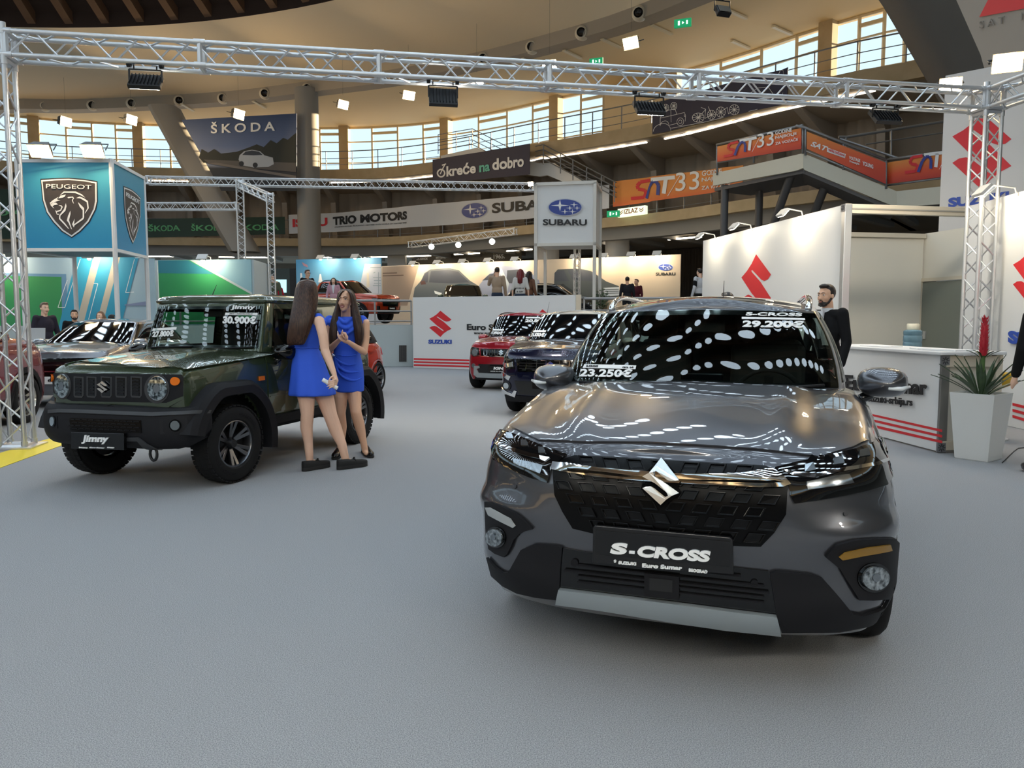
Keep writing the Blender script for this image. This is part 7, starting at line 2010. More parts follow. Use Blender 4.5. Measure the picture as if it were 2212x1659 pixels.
b = MB(); b.box((0, -.03, .47), (.52, .02, .12)); pp = b.build('number_plate', M_white, gs, bevel=.004); lettering('6V', .06, .445, .15, .055, K_ink, pp, M=Matrix.Translation((0, -.04, 0)), lift=.001)
M_dr = mat('paint_dark_red', '6c0c1a', rough=.22, metal=.3, coat=1.0)
Mr = car_matrix(-7.72, 11.45, math.radians(175))
rs, B, HS, F_, FI = simple_car('red_suv', 'dark red SUV cut by the left edge behind the truss column', Mr,
    dict(L=4.45, W=1.85, H=1.68, hood=1.03, cowl=1.2, cowlz=1.19, belt=1.16, roof=(1.95, 3.9), wf=.90, wr=3.58, r=.35, rr=.24, gend=4.2, spokes=5, twin=.12, face=mat('alloy_bright', 'c4c0b8', rough=.25, metal=1.0)), M_dr)
for g in (1, -1):
    q = [(.5, .72), (.80, .76), (.82, .84), (.55, .82)]; F_('headlight', q if g > 0 else mir(q), M_hl)
# --- orange pickup and three cars on the platform
def on_platform(M): return Matrix.Translation((0, 0, PZ)) @ M
p = at(846, 690, 31.5)
Md = on_platform(Matrix.Translation((p.x, p.y, 0)) @ Matrix.Rotation(math.radians(62), 4, 'Z'))
M_op = mat('paint_orange', 'a83414', rough=.22, metal=.4, coat=1.0)
dm, B, HS, F_, FI = simple_car('orange_pickup', 'orange pickup truck on the platform behind the railing', Md,
    dict(L=5.3, W=1.87, H=1.80, hood=1.10, cowl=1.35, cowlz=1.22, belt=1.17, roof=(1.95, 3.3), wf=.95, wr=4.07, r=.39, zb=.4, gend=3.6, sq=.6, quarter=False, rails=M_clad, deck=[(3.4, 1.17), (3.7, 1.14), (5.4, 1.14)]), M_op)
F_('grille', [(-.5, .70), (.5, .70), (.56, 1.0), (-.56, 1.0)], M_gloss); F_('chrome_bar', [(-.54, .90), (.54, .90), (.54, .96), (-.54, .96)], M_chrome, None, .008, .02); F_('bumper_cladding', [(-.7, .42), (.7, .42), (.72, .56), (-.72, .56)], M_clad, None, .002, .02)
for g in (1, -1):
    q = [(.56, .86), (.84, .90), (.85, 1.02), (.6, 1.0)]; F_('headlight', q if g > 0 else mir(q), M_hl)
    q = [(.62, .52), (.84, .54), (.84, .72), (.66, .70)]; F_('corner_cladding', q if g > 0 else mir(q), M_gloss)
b = MB(); b.box((0, -.03, .62), (.5, .02, .14)); pp = b.build('show_plate', M_plate, dm); lettering('D-MAX', -.17, .59, .34, .06, W_ink, pp, M=Matrix.Translation((0, -.04, 0)), lift=.001, bold=.04)
M_fg = mat('paint_forest', '1e3a2a', rough=.2, metal=.5, coat=1.0); M_bz = mat('paint_bronze', '3a3226', rough=.2, metal=.6, coat=1.0); M_dk = mat('paint_black_grey', '2a2b2d', rough=.22, metal=.5, coat=1.0)
sp_ = dict(L=4.5, W=1.8, H=1.62, hood=.95, cowl=1.2, cowlz=1.08, belt=1.05, roof=(1.9, 3.9), wf=.9, wr=3.55, r=.36, gend=4.2, rails=M_clad)
def plat_car(px, Y, yaw, *a): q = at(px, 690, Y); return simple_car(*a[:2], on_platform(car_matrix(q.x, q.y, math.radians(yaw))), *a[2:])
plat_car(1001, 29.6, -4, 'green_suv', 'dark green SUV whose roof shows above the white banner wall', dict(sp_, rails=None), M_fg)
p = at(1215, 690, 31.0); c, B, HS, F_, FI = simple_car('bronze_suv', 'dark bronze SUV seen sideways through the white sign tower legs', on_platform(Matrix.Translation((p.x + 1.9, p.y, 0)) @ Matrix.Rotation(math.radians(72), 4, 'Z')), dict(sp_), M_bz)
# ================================================================== people
def hair_mat(name, c1, c2):
    if name in MATS: return MATS[name]
    m = mat(name, c1, rough=.38, spec=.4); nt = m.node_tree; b = nt.nodes['Principled BSDF']
    tc = nt.nodes.new('ShaderNodeTexCoord'); mp = nt.nodes.new('ShaderNodeMapping'); mp.inputs['Scale'].default_value = (140, 140, 5)
    n = nt.nodes.new('ShaderNodeTexNoise'); n.inputs['Scale'].default_value = 1.0; n.inputs['Detail'].default_value = 3
    r = nt.nodes.new('ShaderNodeValToRGB'); r.color_ramp.elements[0].position = .35; r.color_ramp.elements[1].position = .68; r.color_ramp.elements[0].color = lin(c1); r.color_ramp.elements[1].color = lin(c2)
    u = nt.nodes.new('ShaderNodeBump'); u.inputs['Strength'].default_value = .5; u.inputs['Distance'].default_value = .004
    L = nt.links.new
    L(tc.outputs['Object'], mp.inputs['Vector']); L(mp.outputs[0], n.inputs['Vector']); L(n.outputs[0], r.inputs[0]); L(r.outputs[0], b.inputs['Base Color']); L(n.outputs[0], u.inputs['Height']); L(u.outputs[0], b.inputs['Normal'])
    return m
def skin_mat(name, c): return mat(name, c, rough=.5, spec=.35)
SK = skin_mat('skin_light', 'e6bca2'); SK2 = skin_mat('skin_warm', 'dcae90'); TIGHTS = mat('tights_nude', 'b98f76', rough=.5)
M_lip = mat('lips_rose', 'a05a52', rough=.4); M_eyew = mat('eye_white', 'd8d4cf', rough=.2); M_iris = mat('eye_dark', '1a120d', rough=.1)
def head_shapes(b, H, n=16, male=False):
    """skull, jaw, nose, ears into builder b; H: head frame (face -y, up z, origin at skull centre)"""
    def ball(c, r): b.ball(c, r, n, H)
    def cap(p, r0, q, r1): b.capsule(H @ V(p), r0, H @ V(q), r1, 10)
    ball((0, .012, .022), (.074, .094, .094)); ball((0, -.030, -.030), (.061, .058, .078)); ball((0, -.040, -.083), (.044 if male else .039, .043, .038))
    ball((0, -.066, -.104), (.024 if male else .018, .018, .016))
    for g in (1, -1):
        ball((g * .036, -.056, -.030), (.026, .026, .03)); ball((g * .075, .008, -.012), (.010, .020, .030)); ball((g * .011, -.099, -.041), (.009, .009, .008)); ball((g * .031, -.074, .003), (.017, .012, .012))
    k = 1.0 if male else .8
    cap((-.036, -.076, .022), .014 * k, (.036, -.076, .022), .014 * k); cap((0, -.084, .004), .008 * k, (0, -.086 - .018 * k, -.034), .011 * k)
def face_parts(par, H, hairc, lips=M_lip, eye_open=1.0, small=False, beard=None, mouth_open=0.0):
    """eyes, brows and lips as children of the body"""
    for g in (1, -1):
        b = MB(); b.ball((g * .031, -.0795, .003), (.0135, .0085, .0075 * eye_open), 12, H); e = b.build('eye', M_eyew, par, smooth=True)
        b = MB(); b.ball((g * .031, -.0855, .003), (.0062, .0035, .0062 * eye_open), 10, H); b.build('iris', M_iris, e, smooth=True)
        if not small:
            b = MB(); b.pipe([H @ V((g * (.031 + x), -.087 + .006 * abs(x) / .014, .003 + z)) for x, z in ((-.014, -.001), (-.008, .007), (0, .009), (.008, .007), (.016, .000))], [.0012, .0022, .0026, .0024, .0012], 6); b.build('eyelash', M_iris, e, smooth=True)
        b = MB(); b.pipe([H @ V((g * x, y, z)) for x, y, z in ((.011, -.0925, .021), (.022, -.0925, .026), (.036, -.088, .028), (.049, -.078, .023))], [.0026, .0044, .0040, .0018], 6); b.build('eyebrow', hairc, par, smooth=True)
    b = MB()
    b.pipe([H @ V((x, y, z)) for x, y, z in ((-.024, -.083, -.066), (-.012, -.094, -.0625 + mouth_open * .003), (0, -.097, -.0645 + mouth_open * .003), (.012, -.094, -.0625 + mouth_open * .003), (.024, -.083, -.066))], [.002, .0046, .0046, .0046, .002], 8)
    b.pipe([H @ V((x, y, z)) for x, y, z in ((-.022, -.083, -.067), (-.011, -.094, -.073 - mouth_open * .008), (0, -.096, -.0745 - mouth_open * .01), (.011, -.094, -.073 - mouth_open * .008), (.022, -.083, -.067))], [.002, .0054, .006, .0054, .002], 8)
    l = b.build('lips', lips, par, smooth=True)
    if mouth_open:
        b = MB(); b.ball((0, -.089, -.069), (.013, .006, .005 + .006 * mouth_open), 10, H); b.build('teeth', M_eyew, l, smooth=True)
def finger(b, pts, r0=.0085, r1=.0065):
    n = len(pts) - 1
    for k in range(n): b.capsule(pts[k], lerp(r0, r1, k / n), pts[k + 1], lerp(r0, r1, (k + 1) / n), 8)
def loft_px(b, rows, Y, n=28, wave=0.0, wk=7, ph=0.0):
    """closed loft: rows (py, xl, xr, depth_ratio[, Y]) describing the outline seen from the camera, at depth Y"""
    R = []; q = len(rows)
    for k, row in enumerate(rows):
        y, xl, xr, dr = row[:4]; YY = row[4] if len(row) > 4 else Y
        a, c = at(xl, y, YY), at(xr, y, YY); m = (a + c) / 2; rx = (c - a).length / 2; wv = wave * (k / (q - 1)) ** 1.5
        R.append([m + V((rx * math.cos(t) * (1 + wv * math.sin(wk * t + ph)), rx * dr * math.sin(t) * (1 + wv * math.sin(wk * t + ph)), 0)) for t in np.linspace(0, 2 * pi, n + 1)[:-1]])
    i0 = len(b.v); b.grid(R, cv=True); i1 = len(b.v)
    b.f.append(tuple(range(i0, i0 + n))[::-1]); b.f.append(tuple(range(i1 - n, i1)))
    return b
def shift(b, o):
    b.v = [(x - o.x, y - o.y, z - o.z) for x, y, z in b.v]; return b
def head_frame(c, f, up_=(0, 0, 1)):
    y = -V(f).normalized(); x = y.cross(V(up_)).normalized(); z = x.cross(y)
    M = Matrix((x, y, z)).transposed().to_4x4(); M.translation = V(c); return M
M_dress = mat('dress_blue', '3760d8', rough=.7, spec=.25, bump=(220, .25)); M_shoe = mat('shoe_suede', '0e0d0d', rough=.8); M_shoel = mat('shoe_leather', '0c0c0d', rough=.22); M_sole = mat('shoe_sole', '1b1a1a', rough=.7)
M_nail = mat('nail_white', 'e6dcd6', rough=.25)
def foot_shoe(root, o, heel, toe, w, h, sole_h, mtop, name='shoe', open_top=True, lace=False):
    """shoe on the floor from heel point to toe point"""
    heel, toe = V((heel.x, heel.y, 0)), V((toe.x, toe.y, 0)); d = (toe - heel); L = d.length; d.normalize(); s = V((-d.y, d.x, 0))
    out = [(0.0, .30), (.04, .62), (.15, .78), (.35, .80), (.55, .92), (.72, 1.0), (.88, .86), (.97, .5), (1.0, .2)]
    def ring(z, k=1.0, hh=None): 
        P = [heel + d * (L * t) + s * (w * q * k) for t, q in out] + [heel + d * (L * t) - s * (w * q * k) for t, q in out[::-1]]
        return [V((p.x, p.y, z if hh is None else z)) for p in P]
    b = MB(); b.grid([ring(0.002), ring(sole_h * .5, 1.03), ring(sole_h, 1.0)], cv=True); m = len(ring(0)); b.f.append(tuple(range(m))[::-1]); b.f.append(tuple(range(2 * m, 3 * m)))
    sh = shift(b, o).build(name, M_sole, root, smooth=40)
    b = MB(); tops = [1.0, .98, .96, .86, .72, .60, .52, .42, .30]
    R0 = ring(sole_h); R1 = []; R2 = []
    for i, p in enumerate(R0):
        k = i if i < len(out) else 2 * len(out) - 1 - i; t = out[k][0]; c = heel + d * (L * t); z = sole_h + h * tops[k] * .6
        R1.append(V((lerp(c.x, p.x, .98), lerp(c.y, p.y, .98), z))); R2.append(V((lerp(c.x, p.x, .62), lerp(c.y, p.y, .62), sole_h + h * tops[k])))
    R3 = [V((lerp((heel + d * L * out[i if i < len(out) else 2 * len(out) - 1 - i][0]).x, p.x, .03), lerp((heel + d * L * out[i if i < len(out) else 2 * len(out) - 1 - i][0]).y, p.y, .03), p.z + .002)) for i, p in enumerate(R2)]
    b.grid([R0, R1, R2, R3], cv=True); u = shift(b, o).build('upper', mtop, sh, smooth=60)
    b = MB(); c = heel + d * L * .56; z = sole_h + h * .74
    if lace:
        for k in range(3): q = heel + d * L * (.44 + .07 * k); b.tube(V((q.x, q.y, sole_h + h * (.92 - .1 * k))) - s * .018, V((q.x, q.y, sole_h + h * (.92 - .1 * k))) + s * .018, .003, 6)
        shift(b, o).build('laces', M_shoe, sh)
    else:
        b.pipe([V((c.x, c.y, z - .01)) - s * w * .75, V((c.x, c.y, z + .012)), V((c.x, c.y, z - .01)) + s * w * .75], .008, 6)
        b.ball((c.x, c.y, z + .018), (.012, .012, .006), 8); shift(b, o).build('buckle_strap', M_shoe, sh, smooth=True)
    return sh
# ---------------------------------------------------------------- hostess with her back to the viewer
Y1 = 7.42
o1 = V((at(690, 1010, Y1).x, Y1, 0))
w1 = thing('person', 'woman in blue dress with long straight brown hair, back to viewer, holding rolled paper', 'person', Matrix.Translation(o1))
A = lambda x, y, Y=Y1: at(x, y, Y)
b = MB()
H1 = head_frame(A(664, 634), (.72, .68, .02)); head_shapes(b, H1, 16)
b.capsule(A(664, 655), .052, A(664, 684), .056); b.capsule(A(640, 694, 7.52), .05, A(689, 693, 7.30), .05)
b.ball(A(662, 712), (.14, .11, .17), 18); b.ball(A(660, 750), (.115, .095, .12), 16); b.ball(A(666, 800), (.148, .13, .15), 18)
for pts in (((653, 822, 7.40, .084), (662, 862, 7.34, .080), (664, 894, 7.33, .062), (662, 922, 7.35, .060), (666, 955, 7.36, .044), (669, 992, 7.36, .036)), ((684, 822, 7.46, .094), (703, 862, 7.46, .086), (714, 898, 7.44, .066), (725, 928, 7.46, .064), (738, 958, 7.46, .046), (746, 990, 7.46, .037))):
    for p, q in zip(pts, pts[1:]): b.capsule(A(*p[:3]), p[3], A(*q[:3]), q[3], 16)
    p = pts[-1]; b.capsule(A(p[0], p[1] + 6, p[2]), .036, A(p[0] + 18, p[1] + 9, p[2] + .06), .028, 10)
for pts in (((690, 694, 7.27, .050), (697, 722, 7.22, .046), (702, 756, 7.20, .040), (713, 784, 7.16, .034), (722, 808, 7.13, .024)), ((640, 694, 7.54, .048), (648, 740, 7.66, .042), (664, 775, 7.72, .034), (684, 800, 7.70, .024), (690, 815, 7.68, .03))):
    for p, q in zip(pts, pts[1:]): b.capsule(A(*p[:3]), p[3], A(*q[:3]), q[3], 14)
# right hand closed round the paper roll
b.capsule(A(722, 809, 7.13), .022, A(725, 822, 7.12), .027, 12); b.capsule(A(721, 816, 7.12), .02, A(724, 829, 7.12), .022, 12)
tips = []
for i in range(4):
    y = 819 + 4.6 * i; pts = [A(727 - i * .6, y, 7.12), A(722.5 - i * .5, y + 1.5, 7.078), A(715 - i * .3, y + 4.2, 7.072), A(709 + (0, -1.2, -.5, 2)[i], y + 6.2, 7.088)]
    finger(b, pts); tips.append((pts[-1], pts[-1] - pts[-2]))
finger(b, [A(721, 812, 7.11), A(715, 815, 7.085), A(711.5, 820, 7.08), A(710, 824, 7.085)], .010, .0075)
bd = shift(b, o1).build('body', SK, w1, remesh=.0050, sm_it=4)
bd.data.materials.append(TIGHTS)
b = MB()
for p, d in tips: b.capsule(p + d.normalized() * .004, .0052, p + d.normalized() * .013, .003, 8)
shift(b, o1).build('nails', M_nail, bd, smooth=True)
b = MB()
loft_px(b, [(679, 655, 690, .8, 7.40), (684, 640, 699, .85, 7.40), (692, 634, 703, .9, 7.41), (705, 634, 702, .95), (720, 635, 699, .98), (736, 636, 693, .98), (749, 636, 688, .95), (753, 635, 688, .95), (765, 634, 693, .95), (785, 631, 701, .95), (805, 629, 708, .95), (825, 627, 716, .95), (843, 625, 722, .95), (851, 624.5, 724, .95), (853, 626, 723, .93)], Y1, 56, wave=.035, wk=9)
b.capsule(A(688, 686, 7.32), .045, A(694, 697, 7.29), .050, 12); b.capsule(A(641, 688, 7.50), .05, A(638, 696, 7.54), .05, 12)
dr = shift(b, o1).build('dress', M_dress, w1, remesh=.009, sm_it=3)
b = MB(); R = [at(x, y, Y1) for x, y in ((634.5, 751), (688.5, 751))]; m_ = (R[0] + R[1]) / 2; rx = (R[1] - R[0]).length / 2
b.pipe([m_ + V((rx * 1.0 * math.cos(t), rx * .97 * math.sin(t), .003 * math.sin(5 * t))) for t in np.linspace(0, 2 * pi, 33)[:-1]], .006, 6, closed=True); shift(b, o1).build('waist_seam', M_dress, dr, smooth=True)
HB = hair_mat('hair_brown', '24150f', '4f3426'); HD = hair_mat('hair_dark_brown', '1d120e', '452e22')
b = MB()
loft_px(b, [(603.5, 659, 669, .8, 7.40), (605.5, 650, 677, .95, 7.40), (610, 643.5, 682, 1.0, 7.39), (620, 639, 685.5, 1.0, 7.38), (634, 637, 687, .9, 7.36), (650, 634, 687, .72, 7.33), (668, 630, 684, .55, 7.29), (690, 625.5, 678, .48, 7.25), (712, 622, 671, .44, 7.235), (732, 619.5, 663, .40, 7.235), (742, 619.5, 658, .36, 7.24), (746, 622, 655, .3, 7.245)], 7.38, 44, wave=.05, wk=15)
shift(b, o1).build('hair', HB, w1, smooth=70, subd=1)
b = MB(); b.pipe([A(647, 610, 7.25), A(664, 605.5, 7.23), A(680, 611, 7.27)], .004, 6)
shift(b, o1).build('hair_band', mat('band_brown', '5a3c30', rough=.5), w1, smooth=True)
for hx, hy, tx, ty in ((653.5, 1019, 712, 1008), (728.5, 1015.5, 793, 1006)): foot_shoe(w1, o1, atz(hx, hy), atz(tx, ty), .046, .062, .036, M_shoe)
ro = thing('paper_roll', 'white rolled paper in the hand of the woman seen from behind', 'paper roll', Matrix.Translation(A(712, 829, 7.10)))
p, q = A(697, 820, 7.10) - A(712, 829, 7.10), A(729, 839, 7.105) - A(712, 829, 7.10)
b = MB(); d = (q - p).normalized(); Q = d.to_track_quat('Z', 'Y').to_matrix().to_4x4(); Q.translation = p
L = (q - p).length; b.lathe([(.019, 0), (.0195, L), (.018, L), (.0175, 0), (.019, 0)], 22, Q); b.lathe([(.012, .003), (.0125, L - .004)], 18, Q); b.build('sheet', M_paper, ro, smooth=40)
# ---------------------------------------------------------------- hostess facing the viewer
Y2 = 8.05
o2 = V((at(752, 985, Y2).x, Y2, 0))
w2 = thing('person', 'woman in draped blue dress talking with clasped hands, long dark hair, facing viewer', 'person', Matrix.Translation(o2))
A = lambda x, y, Y=Y2: at(x, y, Y)
b = MB()
fdir = V((-.14, -.98, .06)); H2 = head_frame(A(746, 648.5, 8.03), fdir); head_shapes(b, H2, 18)
b.capsule(A(747, 664, 8.06), .047, A(747, 688, 8.08), .052); b.capsule(A(708, 697, 8.08), .045, A(788, 696, 8.06), .045)
b.ball(A(748, 716), (.150, .10, .15), 18); b.ball(A(748, 755), (.115, .09, .12), 16); b.ball(A(752, 800), (.150, .12, .15), 18)
for pts in (((736, 822, 8.06, .080), (736, 858, 8.0, .072), (735, 892, 7.98, .056), (738, 922, 8.04, .054), (737, 955, 8.05, .038), (734, 983, 8.05, .033)), ((764, 822, 8.05, .080), (766, 858, 8.0, .072), (769, 891, 7.93, .057), (777, 920, 7.96, .055), (784, 950, 7.97, .037), (789, 974, 7.97, .032))):
    for p, q in zip(pts, pts[1:]): b.capsule(A(*p[:3]), p[3], A(*q[:3]), q[3], 16)
    p = pts[-1]; b.capsule(A(*p[:3]), .031, A(p[0] + 2, p[1] + 5, p[2] - .03), .024, 10)
for pts in (((708, 698, 8.06, .046), (707, 728, 8.02, .041), (710, 757, 7.98, .037), (722, 745, 7.84, .031), (732, 735, 7.74, .022)), ((789, 698, 8.04, .047), (790, 730, 8.02, .042), (786, 760, 7.98, .038), (769, 750, 7.84, .031), (753, 739, 7.74, .023))):
    for p, q in zip(pts, pts[1:]): b.capsule(A(*p[:3]), p[3], A(*q[:3]), q[3], 14)
# left (image right) hand lies as a cup, the other closes over it
b.capsule(A(752, 739, 7.73), .022, A(744, 735, 7.71), .026, 12); b.capsule(A(733, 735, 7.73), .021, A(738, 727, 7.70), .025, 12); b.capsule(A(738, 728, 7.70), .023, A(744, 722, 7.69), .023, 12)
tips = []
for i in range(4):
    pts = [A(742 - 1.6 * i * .6, 737 - 1.5 * i, 7.69), A(736 - i * .4, 735 - 2 * i, 7.675 + .004 * i), A(731.5 - i * .2, 730 - 2.4 * i, 7.68 + .006 * i), A(729.5 + i * .1, 725 - 2.4 * i, 7.69 + .006 * i)]
    finger(b, pts); tips.append((pts[-1], pts[-1] - pts[-2]))
for i in range(4):
    pts = [A(741 + 2.6 * i, 719.5 + 1.6 * i, 7.68), A(745.5 + 1.8 * i, 721.5 + 2.0 * i, 7.655), A(747 + 1.2 * i, 726 + 1.8 * i, 7.65), A(744 + 1.0 * i, 729.5 + 1.5 * i, 7.66)]
    finger(b, pts)
finger(b, [A(738, 725, 7.69), A(738, 719, 7.68), A(740, 715, 7.675)], .010, .0075); tips.append((A(740, 715, 7.675), V((0, 0, 1))))
finger(b, [A(747, 733, 7.69), A(742, 728, 7.665), A(739, 723, 7.66)], .010, .0075)
bd = shift(b, o2).build('body', SK2, w2, remesh=.0046, sm_it=3)
b = MB()
for p, d in tips: b.capsule(p + d.normalized() * .004, .005, p + d.normalized() * .012, .003, 8)
shift(b, o2).build('nails', M_nail, bd, smooth=True)
H2l = Matrix.Translation(-o2) @ H2
face_parts(bd, H2l, mat('brow_dark', '1c120e', rough=.7), eye_open=.75, mouth_open=.55)
b = MB()
loft_px(b, [(684, 726, 770, .62, 8.07), (690, 708, 788, .66, 8.06), (697, 707, 790, .72, 8.05), (708, 714, 784, .82), (722, 719, 780, .84), (740, 721, 777, .82), (757, 721, 776, .80), (770, 720, 779, .80), (786, 718.5, 783, .82), (802, 718, 785, .84), (818, 719, 786, .84), (834, 720, 786, .84), (844, 720.5, 785.5, .84), (846, 722, 784, .8)], Y2, 56, wave=.012, wk=8)
b.capsule(A(712, 690, 8.06), .045, A(702, 698, 8.03), .042, 12); b.capsule(A(783, 690, 8.06), .045, A(789, 697, 8.04), .042, 12)
# cowl neck and draped folds
for pts, r in (([(728, 683, 7.97), (736, 689, 7.935), (745, 697, 7.905), (757, 689, 7.935), (766, 683, 7.97)], .020), ([(726, 694, 7.95), (735, 704, 7.915), (748, 709, 7.90), (764, 700, 7.93), (774, 690, 7.97)], .018), ([(730, 714, 7.925), (745, 722, 7.905), (762, 712, 7.915), (775, 699, 7.96)], .016),
               ([(722, 770, 7.93), (735, 782, 7.90), (752, 788, 7.895), (772, 786, 7.91)], .013), ([(722, 772, 7.93), (733, 792, 7.90), (750, 803, 7.89), (778, 803, 7.91)], .014), ([(722, 775, 7.93), (731, 803, 7.90), (748, 818, 7.89), (768, 822, 7.89), (784, 814, 7.93)], .015), ([(723, 765, 7.93), (740, 768, 7.905), (760, 768, 7.905), (775, 763, 7.93)], .010)):
    P = catmull([A(*p) for p in pts], 12); b.pipe(P, [r * .45 + r * .65 * math.sin(pi * k / 11) for k in range(12)], 8)
dr = shift(b, o2).build('dress', M_dress, w2, remesh=.0075, sm_it=4)
b = MB(); b.capsule(A(722, 768, 7.90), .010, A(718, 765, 7.90), .010, 8); b.ball(A(719, 769, 7.89), .008, 8); shift(b, o2).build('brooch', M_chrome, dr, smooth=True)
# hair: cap and two long falls
b = MB()
loft_px(b, [(624, 743, 751, .8, 8.05), (625.5, 737, 757, 1.0, 8.05), (630, 731.5, 764, 1.05, 8.07), (638, 728, 768, .95, 8.10), (650, 727, 770, .75, 8.13), (668, 724, 772, .6, 8.15), (690, 718, 778, .42, 8.17), (720, 716, 782, .3, 8.19), (745, 718, 780, .22, 8.19)], 8.06, 40, wave=.03, wk=13)
def fall(rows):
    R = []
    for x, y, Y, a, c in rows:
        m = A(x, y, Y); R.append([m + V((a * math.cos(t) * (1 + .08 * math.sin(7 * t)), c * math.sin(t) * (1 + .08 * math.sin(7 * t)), 0)) for t in np.linspace(0, 2 * pi, 23)[:-1]])
    i0 = len(b.v); b.grid(R, cv=True); b.f.append(tuple(range(i0, i0 + 22))[::-1]); b.f.append(tuple(range(len(b.v) - 22, len(b.v))))
fall([(752, 627, 7.995, .02, .03), (759, 633, 7.98, .025, .035), (763.5, 645, 7.98, .026, .045), (765.5, 660, 7.98, .030, .045), (769, 680, 7.95, .042, .045), (773, 700, 7.93, .052, .045), (776, 722, 7.92, .050, .04), (775, 742, 7.93, .040, .03), (772, 752, 7.935, .02, .02)])
fall([(744, 627, 7.995, .018, .03), (737, 632, 7.985, .020, .035), (733, 643, 7.99, .018, .045), (731, 656, 8.0, .020, .045), (727, 675, 7.98, .034, .045), (722, 698, 7.95, .046, .045), (720, 722, 7.93, .046, .04), (719, 744, 7.93, .036, .03), (719, 753, 7.935, .018, .02)])
shift(b, o2).build('hair', HD, w2, smooth=70, subd=1)
foot_shoe(w2, o2, atz(784, 976) + V((0, .02, 0)), atz(803, 990), .044, .075, .022, M_shoel, lace=True); foot_shoe(w2, o2, atz(733, 984) + V((0, .06, 0)), atz(722, 994), .044, .075, .022, M_shoel, lace=True)

